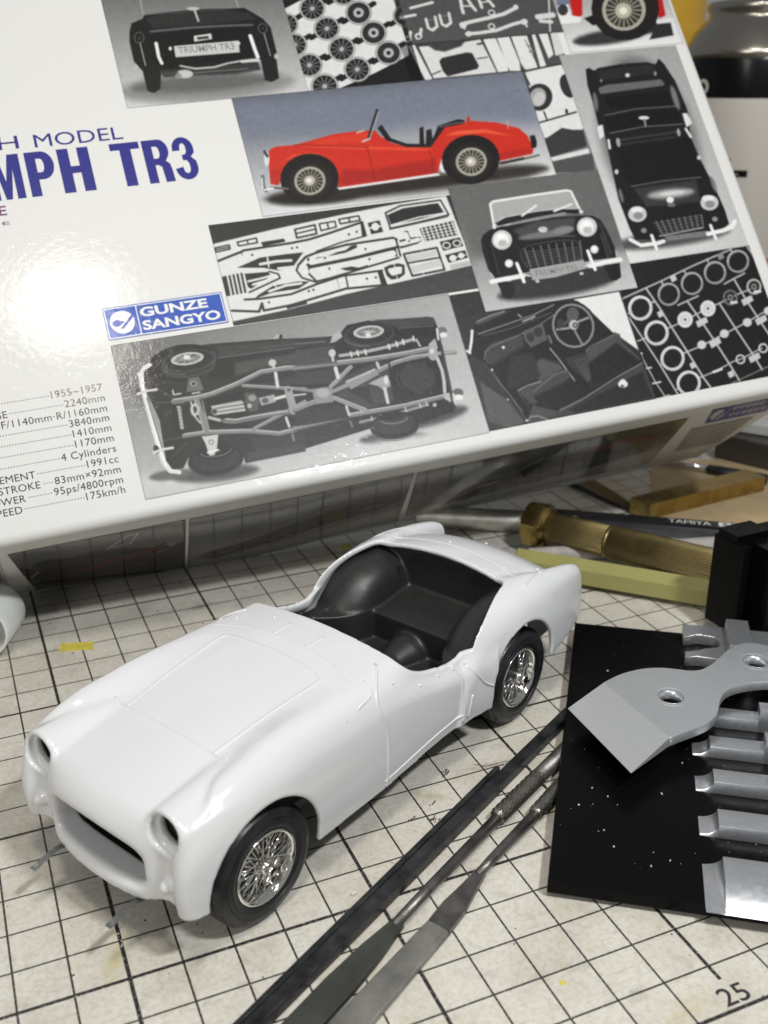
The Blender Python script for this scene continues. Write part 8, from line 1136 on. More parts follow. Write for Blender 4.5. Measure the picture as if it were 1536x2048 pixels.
# lettering on the top
M_blue = glossy_print("deep_blue_ink", (0.018, 0.020, 0.20))
M_logo = glossy_print("logo_blue_ink", (0.018, 0.075, 0.40))
M_blackink = glossy_print("black_ink", (0.012, 0.012, 0.012))
M_whiteink = glossy_print("white_ink", (0.72, 0.72, 0.71))
M_plate = glossy_print("plate_grey_ink", (0.22, 0.22, 0.22))
M_purple = glossy_print("purple_ink", (0.16, 0.05, 0.16))


def letters(name, body, mat, parent, u0=None, u1=None, v0=0, v1=None, size=3.0, spacing=1.0, bold=0.0, z=0.06, part=None, shear=0.0):
    """Lettering scaled into u0..u1, v0..v1 (or right-aligned at u1 at a given size)."""
    me = text_mesh(name, body, size, spacing=spacing, bold=bold, shear=shear)
    co = np.empty(len(me.vertices) * 3, np.float32)
    me.vertices.foreach_get("co", co)
    co = co.reshape(-1, 3) / K
    lo, hi = co.min(0), co.max(0)
    if v1 is not None:
        co[:, 0] = u0 + (co[:, 0] - lo[0]) / (hi[0] - lo[0]) * (u1 - u0)
        co[:, 1] = v0 + (co[:, 1] - lo[1]) / (hi[1] - lo[1]) * (v1 - v0)
    else:
        co[:, 0] += u1 - hi[0]
        co[:, 1] += v0
    co[:, 2] = z
    lo_u = co[:, 0].min()
    me.vertices.foreach_set("co", (co * K).astype(np.float32).ravel())
    me.update()
    o = link(name, me, mat, parent)
    return o, lo_u


letters("title_lettering", "HIGH-TECH", M_blue, kit_box, -46.0, 4.5, 115.3, 119.6, size=5.8)
letters("title_lettering", "MODEL", M_blue, kit_box, 8.9, 34.4, 115.0, 119.3, size=5.8)


def arc(cx, cy, rx, ry, a0, a1, n=12):
    return [(cx + rx * math.cos(math.radians(a0 + (a1 - a0) * k / n)), cy + ry * math.sin(math.radians(a0 + (a1 - a0) * k / n))) for k in range(n + 1)]


# compressed block capitals in a unit box: outlines and counters
BLOCK = {
    'T': [[(0, 1), (0, 0.84), (0.31, 0.84), (0.31, 0), (0.69, 0), (0.69, 0.84), (1, 0.84), (1, 1)]],
    'H': [[(0, 0), (0.36, 0), (0.36, 0.43), (0.64, 0.43), (0.64, 0), (1, 0), (1, 1), (0.64, 1), (0.64, 0.59), (0.36, 0.59), (0.36, 1), (0, 1)]],
    'I': [[(0, 0), (1, 0), (1, 1), (0, 1)]],
    'U': [arc(0.5, 0.27, 0.5, 0.27, 180, 360) + [(1, 1), (0.65, 1)] + arc(0.5, 0.28, 0.15, 0.13, 360, 180) + [(0.35, 1), (0, 1)]],
    'M': [[(0, 0), (0.25, 0), (0.25, 0.66), (0.41, 0), (0.59, 0), (0.75, 0.66), (0.75, 0), (1, 0), (1, 1), (0.66, 1), (0.5, 0.40), (0.34, 1), (0, 1)]],
    'P': [[(0, 0), (0.37, 0), (0.37, 0.37), (0.5, 0.37)] + arc(0.58, 0.685, 0.42, 0.315, -90, 90) + [(0, 1)],
          [(0.37, 0.53)] + arc(0.52, 0.685, 0.12, 0.155, -90, 90, 8) + [(0.37, 0.84)]],
    'R': [[(0, 0), (0.36, 0), (0.36, 0.41), (0.47, 0.41), (0.60, 0.36), (0.64, 0), (1.0, 0), (0.97, 0.30), (0.93, 0.42), (0.80, 0.49)] + arc(0.62, 0.735, 0.36, 0.265, -48, 90) + [(0, 1)],
          [(0.36, 0.56)] + arc(0.51, 0.70, 0.11, 0.14, -90, 90, 8) + [(0.36, 0.84)]],
    '3': [[(0.36, 0.69), (0.03, 0.69)] + arc(0.5, 0.73, 0.47, 0.27, 176, 0)[1:] + [(0.96, 0.62), (0.78, 0.525), (0.97, 0.42)] + arc(0.5, 0.29, 0.5, 0.29, 8, -176)[1:]
          + [(0.34, 0.31)] + arc(0.5, 0.28, 0.15, 0.13, -176, 0)[1:] + [(0.64, 0.38), (0.55, 0.455), (0.40, 0.46), (0.40, 0.585), (0.54, 0.59), (0.62, 0.65)] + arc(0.5, 0.74, 0.13, 0.115, 0, 176)[1:]],
}
for ch_, a0, a1 in (("T", -38.5, -30.4), ("R", -29.2, -21.2), ("I", -19.6, -16.4), ("U", -15.0, -7.2), ("M", -5.6, 3.6), ("P", 5.2, 13.0), ("H", 14.4, 23.4),
                    ("T", 29.6, 38.2), ("R", 39.0, 46.6), ("3", 47.4, 54.2)):
    me_ = curve_mesh("name_lettering", [[(a0 + (a1 - a0) * x, 99.3 + 14.4 * y) for x, y in o_] for o_ in BLOCK[ch_]])
    link("name_lettering", me_, M_blue, kit_box).location = (0, 0, 0.06 * K)
letters("type_lettering", "E", M_purple, kit_box, -4.8, -2.6, 94.6, 97.6, bold=0.05)
letters("type_lettering", "E", M_purple, kit_box, -4.4, -2.4, 91.6, 92.6, bold=0.0)
SPEC = (("", "1955~1957", 38.1), ("WHEELBASE", "2240mm", 34.9), (None, "F/1140mm\u00b7R/1160mm", 31.8), ("", "3840mm", 29.0), ("", "1410mm", 26.0), ("", "1170mm", 23.0),
        ("", "4 Cylinders", 19.9), ("DISPLACEMENT", "1991cc", 16.8), ("STROKE", "83mm\u00d792mm", 13.8), ("POWER", "95ps/4800rpm", 10.8), ("SPEED", "175km/h", 7.9))
LABEL_END = {"WHEELBASE": -13.4, "DISPLACEMENT": -9.4, "STROKE": -8.7, "POWER": -13.0, "SPEED": -14.4}
for lb, val, vv in SPEC:
    _, lu = letters("specification_lettering", val, M_blackink, kit_box, u1=12.6, v0=vv - 0.1, size=3.0, spacing=1.06)
    if lb is None:
        continue
    start = LABEL_END.get(lb, -34.0)
    if lb:
        letters("specification_lettering", lb, M_blackink, kit_box, u1=start, v0=vv - 0.3, size=2.9, spacing=1.04)
    dots = MB()
    x = lu - 0.7
    while x > start + 0.4:
        dots.box((x, vv + 0.75, 0.05), (0.26, 0.26, 0.02))
        x -= 0.72
    tag(dots.build("leader_dots", M_blackink, kit_box), kind='stuff')


def flat(name, rect, mat, parent, z):
    a0, a1, b0, b1 = rect
    return mesh(name, [(a0, b0, z), (a1, b0, z), (a1, b1, z), (a0, b1, z)], [(0, 1, 2, 3)], mat, parent)


flat("logo_panel", (17.2, 51.5, 52.2, 62.0), M_logo, kit_box, 0.19)
flat("logo_border", (17.45, 51.25, 52.45, 61.75), M_whiteink, kit_box, 0.20)
flat("logo_panel", (17.75, 50.95, 52.75, 61.45), M_logo, kit_box, 0.21)
flat("logo_divider", (26.35, 26.65, 52.6, 61.6), M_whiteink, kit_box, 0.22)
mesh("logo_disc", [(21.95 + 3.45 * math.cos(t), 57.1 + 3.45 * math.sin(t), 0.225) for t in np.linspace(0, 2 * math.pi, 41)[:-1]], [tuple(range(40))], M_whiteink, kit_box)
mesh("logo_swoosh", [(20.4 + 1.35 * math.cos(t), 56.9 + 1.05 * math.sin(t), 0.235) for t in np.linspace(0.6, 2 * math.pi - 0.4, 22)] + [(22.6, 56.9, 0.235), (22.0, 57.4, 0.235)], [tuple(range(24))], M_logo, kit_box)
mesh("logo_swoosh", [(21.0, 55.2, 0.235), (21.9, 55.0, 0.235), (25.4, 58.4, 0.235), (25.0, 59.2, 0.235), (23.4, 57.4, 0.235)], [(0, 1, 2, 3, 4)], M_logo, kit_box)
letters("logo_lettering", "GUNZE", M_whiteink, kit_box, 27.3, 46.8, 57.75, 60.7, size=4, bold=0.13, z=0.23)
letters("logo_lettering", "SANGYO", M_whiteink, kit_box, 27.3, 49.7, 53.6, 56.6, size=4, bold=0.13, z=0.23)
letters("plate_lettering", "TRIUMPH TR3", M_plate, kit_box, 150.2, 165.4, 51.9, 53.9, z=0.24, bold=0.02)
letters("plate_lettering", "TRIUMPH TR3", M_plate, kit_box, 57.0, 74.6, 142.4, 144.8, z=0.10, bold=0.03)
letters("plate_lettering", "TRIUMPH TR3", M_plate, kit_box, 200.6, 215.6, 57.2, 58.7, z=0.14)

# photographs on the front side; painted in percent of the picture
SIDE = {
    'dark_car_front': ((-20.9, 27.7, 30.0, -18.0, 10.4, 74.0), (104, 112, 120, 60), [
        ('p', (150, 150, 148), 0, 8, [(40, 62), (100, 64), (100, 36), (60, 40)]),
        ('p', (46, 44, 42), 0, 1.5, [(0, 70), (6, 62), (10, 72), (18, 76), (30, 70), (40, 74), (50, 76), (58, 72), (64, 70), (70, 66), (80, 62), (87, 68), (90, 56), (100, 66), (100, 0), (0, 0)]),
        ('l', (196, 196, 192), 1.2, 0.6, [(52, 74), (66, 92), (72, 93), (66, 76)]), ('p', (150, 150, 150), 0, 1, [(54, 77), (66, 80), (64, 74), (56, 73)]),
        ('p', (96, 42, 38), 0, 4, [(10, 30), (50, 52), (86, 64), (86, 56), (50, 40), (14, 22)]), ('p', (70, 40, 38), 0, 5, [(20, 16), (60, 30), (100, 58), (100, 48), (60, 20), (30, 8)]),
        ('l', (180, 178, 174), 1.2, 0.8, [(3, 42), (9, 52)]), ('l', (170, 168, 164), 1.0, 0.8, [(68, 30), (74, 33)]), ('l', (190, 188, 184), 1.2, 0.8, [(82, 50), (88, 52)])]),
    'grey_car_side': ((28.7, 97.3, 107.5, 30.9, 10.4, 74.5), (112, 100, 150, 168), [
        ('p', (96, 99, 106), 0, 20, [(0, 100), (100, 100), (100, 40), (0, 55)]),
        ('p', (66, 64, 62), 0, 3, [(4, 24), (8, 32), (24, 38), (38, 48), (48, 56), (60, 58), (72, 66), (84, 70), (96, 66), (99, 54), (90, 42), (70, 36), (50, 30), (30, 22), (12, 16)]),
        ('l', (150, 148, 144), 1.0, 0.8, [(56, 60), (66, 74), (80, 78)]), ('r', 0, 0, 0, []), ('p', (50, 48, 46), 0, 2, [(34, 34), (40, 40), (48, 38), (48, 28), (40, 24), (34, 26)]),
        ('l', (150, 148, 144), 1.2, 1, [(36, 32), (40, 36), (46, 33), (44, 28), (38, 28), (36, 32)]), ('p', (48, 46, 44), 0, 2, [(78, 50), (84, 56), (92, 54), (92, 46), (84, 42)]),
        ('l', (160, 158, 152), 1.2, 1, [(80, 50), (85, 53), (90, 50), (86, 46), (80, 50)]), ('l', (150, 150, 146), 1.4, 1.2, [(6, 26), (12, 24), (20, 26)]), ('p', (178, 176, 168), 0, 6, [(0, 12), (60, 20), (100, 34), (100, 10), (60, 0), (0, 0)])]),
    'black_car_rear': ((98.3, 194.0, 209.0, 109.2, 11.0, 69.0), (96, 92, 176, 160), [
        ('p', (84, 88, 94), 0, 18, [(0, 100), (100, 100), (100, 50), (0, 60)]),
        ('p', (44, 42, 42), 0, 3, [(8, 20), (14, 36), (26, 46), (38, 54), (44, 66), (54, 72), (70, 74), (82, 60), (88, 44), (80, 30), (60, 22), (34, 12), (14, 10)]),
        ('l', (160, 158, 154), 1.0, 0.8, [(40, 58), (47, 76), (62, 84), (66, 80)]), ('p', (120, 26, 24), 0, 3, [(62, 70), (72, 80), (86, 82), (92, 70), (80, 62)]), ('p', (26, 24, 24), 0, 3, [(74, 60), (84, 68), (94, 66), (92, 40), (80, 36)]),
        ('p', (150, 148, 140), 0, 2, [(24, 40), (32, 46), (34, 40), (26, 34)]), ('l', (140, 138, 132), 1.4, 1, [(40, 36), (46, 40), (52, 34), (46, 28), (40, 36)]), ('l', (150, 146, 140), 1.2, 1, [(10, 26), (18, 30), (22, 24)]),
        ('p', (186, 182, 172), 0, 5, [(0, 10), (40, 14), (80, 28), (100, 40), (100, 0), (0, 0)])]),
}


def side_sheet(name, q, mt, off=0.12, n=24):
    ua, ub, uc, ud, d0, d1 = q
    vs, uvs, fs = [], [], []
    for i in range(n + 1):
        for j in range(9):
            s, t = i / n, j / 8
            u = (ua + (ub - ua) * s) * (1 - t) + (ud + (uc - ud) * s) * t
            dr = d0 + (d1 - d0) * t
            vs.append(front_pt(u, (dr - ER) / (float(_fdrop(u)) - ER), off))
            uvs.append((s, 1 - t))
    for i in range(n):
        for j in range(8):
            a = i * 9 + j
            fs.append((a, a + 1, a + 10, a + 9))
    return sheet(name, vs, fs, uvs, mt, kit_box)


for nm, (q, bg, ops) in SIDE.items():
    ra = Raster(100, 100, 4.0)
    ra.bg(bg)
    for op in ops:
        if op[0] in 'pl':
            ra.paint(op[0], op[1], op[2], op[3], op[4])
    ra.paint('l', 40, 0.8, 0.3, [(0, 0), (100, 0), (100, 100), (0, 100), (0, 0)])
    side_sheet("photo_" + nm, q, glossy_print("print_" + nm, (0.5, 0.5, 0.5), peel=0.04, coat=1.0, img=ra.image(nm, 0.85)))
ra = Raster(40, 100, 4.0)
ra.bg((205, 205, 205, 205))
r2 = random.Random(4)
y = 96
while y > 30:
    w = r2.choice((1.0, 1.6, 2.6))
    ra.paint('p', 24, 0, 0.2, [(4, y), (36, y), (36, y - w), (4, y - w)])
    y -= w + r2.choice((1.0, 1.8, 2.8))
side_sheet("barcode", (-34.0, -23.4, -25.0, -36.0, 13.0, 60.0), glossy_print("print_barcode", (0.5, 0.5, 0.5), img=ra.image("barcode", 0.85)), n=4)
ra = Raster(100, 40, 5.0)
ra.bg(((28, 62, 150), (28, 62, 150), (28, 62, 150), (28, 62, 150)))
ra.paint('p', 205, 0, 0.4, [(14 + 11 * math.cos(t), 20 + 14 * math.sin(t)) for t in np.linspace(0, 6.28, 24)])
ra.paint('p', (28, 62, 150), 0, 0.4, [(10, 8), (13, 7), (26, 26), (22, 30), (14, 18)])
ra.paint('l', 205, 0.9, 0.2, [(29, 0), (29, 40)])
for row, n in ((27, 5), (9, 6)):
    for k in range(n):
        ra.paint('l', 200, 2.6, 0.6, [(36 + k * 10.5, row), (36 + k * 10.5, row + 7), (42 + k * 10.5, row + 7)])
        ra.paint('l', 200, 2.2, 0.6, [(36 + k * 10.5, row), (42 + k * 10.5, row + 2)])
side_sheet("side_logo", (200.8, 226.0, 232.0, 207.0, 7.0, 23.0), glossy_print("print_side_logo", (0.5, 0.5, 0.5), img=ra.image("side_logo", 0.9)), n=6)
ra = Raster(100, 100, 4.0)
ra.bg((205, 205, 200, 200))
for k in range(7):
    y = 92 - k * 13
    x = 2.0
    while x < 96:
        w = r2.uniform(1.5, 5)
        ra.paint('l', 66, 4.2, 0.8, [(x, y), (x + w, y)])
        x += w + r2.uniform(1.2, 3)
side_sheet("side_small_print", (203.5, 230.0, 234.0, 214.0, 26.0, 58.0), glossy_print("print_side_small", (0.5, 0.5, 0.5), img=ra.image("side_small", 0.88)), n=6)



# ------------------------------------------------------------------ folding jig (black plate, silver comb, upright block)
M_black = material("black_anodised", (0.003, 0.003, 0.0035), 0.26, spec=0.10, rvary=0.06, vscale=200, aniso=(1, 14, 1))
M_alu = material("machined_aluminium", (0.68, 0.70, 0.73), 0.32, metal=0.85, vary=0.04, vscale=900, bump=0.05, bscale=3500, rvary=0.04)
M_blade = material("brushed_blade_steel", (0.66, 0.68, 0.70), 0.38, metal=0.72, vary=0.05, vscale=420, bump=0.07, bscale=700, aniso=(1, 12, 1), rvary=0.05)
M_bevel = material("ground_blade_bevel", (0.74, 0.75, 0.76), 0.36, metal=0.72, vary=0.05, vscale=420, bump=0.06, bscale=700, aniso=(1, 10, 1))

JA = math.atan2(-0.5787, 0.8155)
jig = empty("folding_jig", (82.6, -11.1, 0), JA)
tag(jig, 'black metal folding jig with a silver comb plate and an upright block', 'jig')
ZP = 4.2
pl = MB().bbox((35, 53.4, 2.7), (70, 110.5, 3.0), 0.25)
pl.build("base_plate", M_black, jig)
for x, y in ((6, 6), (64, 6), (6, 102), (64, 102)):
    MB().lathe([(0.01, 0.0), (3, 0.0), (3, 1.3), (0.01, 1.3)], 20, (x, y, 0)).build("foot", M_black, jig)


def finger(b0, b1, slope, zm=2.8, zr=5.6, a0=30.6, am=34.4, ar=46.6, a1=70.0):
    """bar lying along a, top from b0 (near) to b1 (far); the near face leans by slope"""
    prof = [(a0, 0.25)]
    for i in range(1, 9):
        t = i / 8
        prof.append((a0 + (am - a0) * math.sin(t * math.pi / 2), 0.25 + (zm - 0.25) * (1 - math.cos(t * math.pi / 2))))
    prof += [(ar, zm), (ar + 0.15, zm), (ar + 0.2, zr), (a1, zr)]
    rings = []
    for a, z in prof:
        near = b0 - slope * (z / zm if z < zm else 1.0) * 0 - slope * (1 - min(z, zm) / zm)
        nb = b0 - slope
        rings.append([(a, nb, ZP - 0.1), (a, b0, ZP + z), (a, b1, ZP + z), (a, b1, ZP - 0.1)])
    bm_ = bmesh.new()
    L_ = MB().loft(rings)
    vs_ = [bm_.verts.new(q) for q in L_.v]
    for q in L_.f:
        bm_.faces.new([vs_[k] for k in q])
    bmesh.ops.recalc_face_normals(bm_, faces=list(bm_.faces))
    ed = [e for e in bm_.edges if len(e.link_faces) == 2 and e.calc_face_angle(0) > 0.7]
    bmesh.ops.bevel(bm_, geom=ed, offset=0.13, segments=2, profile=0.5, affect='EDGES')
    return MB().bm(bm_)


for b0, b1, sl in ((2.0, 9.6, 6.0), (19.2, 25.0, 0.5), (34.6, 39.6, 0.5), (48.4, 53.0, 0.5), (61.6, 66.0, 0.5)):
    finger(b0, b1, sl, a1=74).build("comb_finger", M_alu, jig, angle=28)
# far comb pieces, partly under the blade
bk = []
for k in range(13):
    t = k / 12 * math.pi
    bk.append((38.2 + 2.0 * math.sin(t), 95.2 + 2.6 - 2.6 * (1 - math.cos(t)) / 1.0 + 2.6))
slotA = [(31.0, 101.0), (34.5, 103.2), (38.6, 102.6)] + [(38.6 + 1.9 * math.sin(i * math.pi / 8), 99.4 + 3.2 * math.cos(i * math.pi / 8)) for i in range(1, 8)] + [(38.6, 96.2), (36.0, 95.2), (34.0, 93.6), (31.0, 92.4)]
far = curve_mesh("far_comb", [[(30.6, 108.4), (30.6, 101.0)] + slotA[1:-1] + [(30.6, 92.4), (30.6, 89.6), (33.8, 90.6), (39.5, 90.2), (41.2, 86), (58, 80), (74, 80), (74, 108.4)]], extrude=1.4, bevel=0.12)
fo = link("far_comb_plate", far, M_alu, jig)
fo.location = (0, 0, (ZP + 1.5) * K)
MB().bbox((45.2, 101, ZP + 4.4), (6.0, 15.5, 3.0), 0.2).build("comb_step", M_alu, jig)

# upright block with a groove
BR_ = math.radians(38)
bmx = Matrix.Rotation(BR_, 3, 'Z')


def blk(poly, z0, z1):
    return MB().prism([tuple((bmx @ Vector((x, y, 0)) + Vector((45.0, 110.6, 0)))[:2]) for x, y in poly], z0, z1)


blk([(0, 0), (2.6, 0), (2.6, 2.6), (5.2, 2.6), (5.2, -6.8), (18, -6.8), (18, 18), (0, 18), (0, 4.0), (-0.2, 3.9)][0:2] + [(2.6, 2.4), (5.0, 2.4), (5.0, -6.2), (20, -6.2), (20, 12), (0, 12)],
    ZP - 0.2, 31.4).build("upright_block", M_black, jig)
blk([(0.3, 3.4), (12, 3.4), (12, 11), (0.3, 11)], 31.3, 33.6).build("block_cap", M_black, jig)
_dust = material("pale_dust", (0.62, 0.60, 0.56), 0.8)
dm = MB()
for i in range(44):
    a, b, r = rnd.uniform(1.5, 30), rnd.uniform(0.5, 104), rnd.choice((0.05, 0.06, 0.07, 0.09, 0.12, 0.24))
    dm.box((a, b, ZP + r * 0.5), (r * rnd.uniform(1, 2.2), r, r), rnd.uniform(0, 3))
for i in range(46):
    a, b, r = rnd.uniform(35, 66), rnd.uniform(11, 47), rnd.choice((0.06, 0.08, 0.12))
    dm.box((a, b, ZP + r * 0.5), (r * rnd.uniform(1, 2.2), r, r), rnd.uniform(0, 3))
tag(dm.build("plastic_dust", _dust, jig), kind='stuff')

# ------------------------------------------------------------------ blade resting on the jig
blade = empty("blade_plate", (82.6, -11.1, 9.6), JA)
tag(blade, 'bottle-shaped silver steel blade with two holes lying on the black folding jig', 'blade')
OUT = [(8.95, 63.7), (12.5, 68.0), (15.7, 70.7), (19.5, 72.9), (23.6, 74.0), (27.0, 74.1), (30.3, 74.0), (33.0, 74.9), (35.4, 77.4), (37.4, 80.5),
       (39.4, 84.2), (41.5, 88.0), (44.5, 91.0), (47.2, 92.1), (50.0, 91.9), (52.8, 90.4), (55.4, 87.6), (56.8, 83.8), (56.6, 79.8), (54.8, 76.2), (51.8, 73.6),
       (48.6, 72.4), (45.8, 71.4), (43.2, 70.0), (40.6, 68.2), (38.6, 65.8), (37.2, 62.4), (36.4, 58.4), (35.6, 54.6), (33.8, 51.2), (31.4, 48.6), (28.0, 45.6), (24.4, 42.4)]


def smooth_closed(P, it=2, lock=()):
    for _ in range(it):
        Q = []
        n = len(P)
        for i in range(n):
            a, b = P[i], P[(i + 1) % n]
            if i in lock and (i + 1) % n in lock:
                Q += [a, b] if not Q or Q[-1] != a else [b]
                continue
            Q.append(a if i in lock else (0.75 * a[0] + 0.25 * b[0], 0.75 * a[1] + 0.25 * b[1]))
            if (i + 1) % n not in lock:
                Q.append((0.25 * a[0] + 0.75 * b[0], 0.25 * a[1] + 0.75 * b[1]))
        P = Q
        lock = ()
        break
    return P


def catmull(P, n=5):
    out = []
    for i in range(len(P) - 1):
        p0, p1, p2, p3 = P[max(i - 1, 0)], P[i], P[i + 1], P[min(i + 2, len(P) - 1)]
        for k in range(n):
            t = k / n
            out.append(tuple(0.5 * (2 * p1[j] + (p2[j] - p0[j]) * t + (2 * p0[j] - 5 * p1[j] + 4 * p2[j] - p3[j]) * t * t
                                    + (3 * p1[j] - p0[j] - 3 * p2[j] + p3[j]) * t ** 3) for j in range(2)))
    return out + [P[-1]]


def circle(c, r, n=40):
    return [(c[0] + r * math.cos(2 * math.pi * k / n), c[1] + r * math.sin(2 * math.pi * k / n)) for k in range(n)]


HOLES = ((25.3, 60.4), (47.5, 82.2))
bp_ = link("blade_body", curve_mesh("blade_body", [catmull(OUT, 4)] + [circle(c, 3.05) for c in HOLES], extrude=1.15, bevel=0.06), M_blade, blade)
bp_.location = (0, 0, 1.2 * K)
for c in HOLES:
    MB().lathe([(2.5, 0.25), (2.5, 1.5), (3.1, 2.36), (3.18, 2.42), (3.0, 2.42)], 40, (c[0], c[1], 0)).build("countersunk_hole", M_alu, blade, smooth=True)
    MB().lathe([(3.95, 2.4), (3.95, 2.47), (4.15, 2.47), (4.15, 2.4)], 40, (c[0], c[1], 0)).build("machined_ring", M_bevel, blade)
bev = MB().add([(8.95, 63.7, 2.4), (24.4, 42.4, 2.4), (15.9, 29.6, 0.5), (0.7, 53.0, 0.5), (8.95, 63.7, 0.05), (24.4, 42.4, 0.05), (15.9, 29.6, 0.35), (0.7, 53.0, 0.35)],
               [(0, 3, 2, 1), (4, 5, 6, 7), (1, 2, 6, 5), (2, 3, 7, 6), (3, 0, 4, 7)])
bev.build("cutting_edge", M_bevel, blade)

# ------------------------------------------------------------------ needle files on the mat
M_steel = material("dark_file_steel", (0.17, 0.165, 0.155), 0.40, metal=0.85, vary=0.35, vscale=220, bump=0.25, bscale=900, rvary=0.1)
M_blacksteel = material("blackened_steel", (0.040, 0.042, 0.044), 0.40, metal=0.6, vary=0.5, vscale=260, bump=0.3, bscale=700, rvary=0.1)
M_green = material("greenish_file_face", (0.085, 0.089, 0.077), 0.50, metal=0.7, vary=0.3, vscale=120, bump=0.3, bscale=4500)
M_cut = material("worn_file_face", (0.25, 0.245, 0.225), 0.50, metal=0.75, vary=0.35, vscale=150, bump=0.35, bscale=4500)

M_knurlsteel = material("knurled_file_steel", (0.26, 0.245, 0.21), 0.34, metal=0.9, vary=0.3, vscale=400)


def frame2(a, b):
    d_ = Vector((b[0] - a[0], b[1] - a[1], 0)).normalized()
    return d_, Vector((-d_.y, d_.x, 0))


def bar(name, a, b, widths, heights, mat, parent, z0=0.05, angle=30):
    """strip from a to b; widths and heights are (t, value) lists"""
    d_, n_ = frame2(a, b)
    Lg = math.hypot(b[0] - a[0], b[1] - a[1])
    ts = sorted(set([t for t, _ in widths] + [t for t, _ in heights]))
    rings = []
    for t in ts:
        w = np.interp(t, *zip(*widths)) / 2
        h = np.interp(t, *zip(*heights))
        c = Vector((a[0], a[1], 0)) + d_ * Lg * t
        ch = min(0.25, w * 0.3, h * 0.3)
        rings.append([tuple(c + n_ * y + Vector((0, 0, z0 + z))) for y, z in
                      ((-w, ch), (-w + ch, 0), (w - ch, 0), (w, ch), (w, h - ch), (w - ch, h), (-w + ch, h), (-w, h - ch))])
    return MB().loft(rings).build(name, mat, parent, angle=angle)


def knurl(name, a, b, r, mat, parent, zc, n=22, m=26, amp=0.22, taper=0.5):
    """crossed-diamond grip"""
    d_, n_ = frame2(a, b)
    Lg = math.hypot(b[0] - a[0], b[1] - a[1])
    mb = MB()
    nu, nv = n * 4, m * 4
    rings = []
    for i in range(nv + 1):
        t = i / nv
        rr = r * min(1, 0.86 + min(t, 1 - t) / max(0.02, 0.06 * taper))
        ring = []
        for k in range(nu):
            th = 2 * math.pi * k / nu
            g = abs(math.sin((th * n + t * m * math.pi * 2) / 2)) * abs(math.sin((th * n - t * m * math.pi * 2) / 2))
            q = rr - amp * (1 - g)
            ring.append(tuple(Vector((a[0], a[1], zc)) + d_ * Lg * t + n_ * q * math.cos(th) + Vector((0, 0, q * math.sin(th)))))
        rings.append(ring)
    mb.loft(rings)
    return mb.build(name, mat, parent, smooth=True)


# square file with a stepped shoulder (nearest the car)
f1 = empty("square_needle_file", (60, 3, 0))
tag(f1, 'black square file with a stepped shoulder lying beside the car sill', 'file')


def loc_children(root):
    """children were built in world millimetres: shift them under their root"""
    for c in root.children:
        c.location = c.location - root.location


bar("shank", (8.0, -26.6), (124.0, 43.0), [(0, 2.6), (0.3, 2.9), (0.80, 2.9), (1, 2.7)], [(0, 3.0), (0.5, 2.9), (0.78, 2.8), (1, 2.6)], M_blacksteel, f1)
bar("shoulder", (6.6, -24.5), (92.2, 27.4), [(0, 0.9), (0.3, 1.3), (1, 1.25)], [(0, 2.3), (0.35, 2.2), (1, 2.1)], M_blacksteel, f1)
loc_children(f1)
f2 = empty("round_shank_file", (60, -5, 0))
tag(f2, 'file with a dark green worn blade and knurled round handle, middle of the three', 'file')
bar("blade", (8.0, -34.2), (51.0, -8.0), [(0, 6.2), (0.62, 5.9), (0.82, 4.6), (1, 2.2)], [(0, 1.7), (0.7, 1.8), (1, 2.1)], M_green, f2)
MB().tube([(49.5, -8.9, 1.6), (60, -2.4, 1.6), (84.0, 11.6, 1.75)], [1.1, 1.15, 1.35], 16).build("shank", M_steel, f2, smooth=True)
knurl("knurled_handle", (83.0, 11.0), (99.5, 20.4), 2.1, M_knurlsteel, f2, 2.15, n=13, m=9, amp=0.55)
MB().tube([(98.5, 19.8, 2.1), (112, 27.6, 2.1), (120, 32.2, 2.1)], [1.9, 1.9, 1.8], 16).build("handle_end", M_steel, f2, smooth=True)
loc_children(f2)
f3 = empty("flat_needle_file", (70, -10, 0))
tag(f3, 'flat file with a pale worn blade nearest the black jig, front of the three', 'file')
bar("blade", (12.0, -39.6), (57.2, -12.4), [(0, 7.0), (1, 4.9)], [(0, 1.8), (1, 1.8)], M_cut, f3)
bar("blade_neck", (57.25, -12.37), (72.5, -1.8), [(0, 4.9), (0.35, 4.9), (0.7, 3.2), (1, 1.9)], [(0, 1.7), (0.6, 1.7), (1, 2.0)], M_steel, f3)
MB().tube([(71.0, -2.8, 1.45), (76, 0.3, 1.45), (92.0, 9.2, 1.6)], [0.95, 1.05, 1.4], 16).build("shank", M_steel, f3, smooth=True)
knurl("knurled_handle", (91.4, 8.9), (104, 16.6), 1.8, M_knurlsteel, f3, 1.85, n=12, m=7, amp=0.36)
MB().tube([(103.2, 16.1, 1.9), (118, 25.0, 1.9)], [1.7, 1.8], 16).build("handle_end", M_steel, f3, smooth=True)
loc_children(f3)



# ------------------------------------------------------------------ odds and ends on the mat
def axis_matrix(a, b):
    """rotation whose +Z runs from a to b"""
    d_ = (Vector(b) - Vector(a)).normalized()
    return Vector((0, 0, 1)).rotation_difference(d_).to_matrix(), (Vector(b) - Vector(a)).length


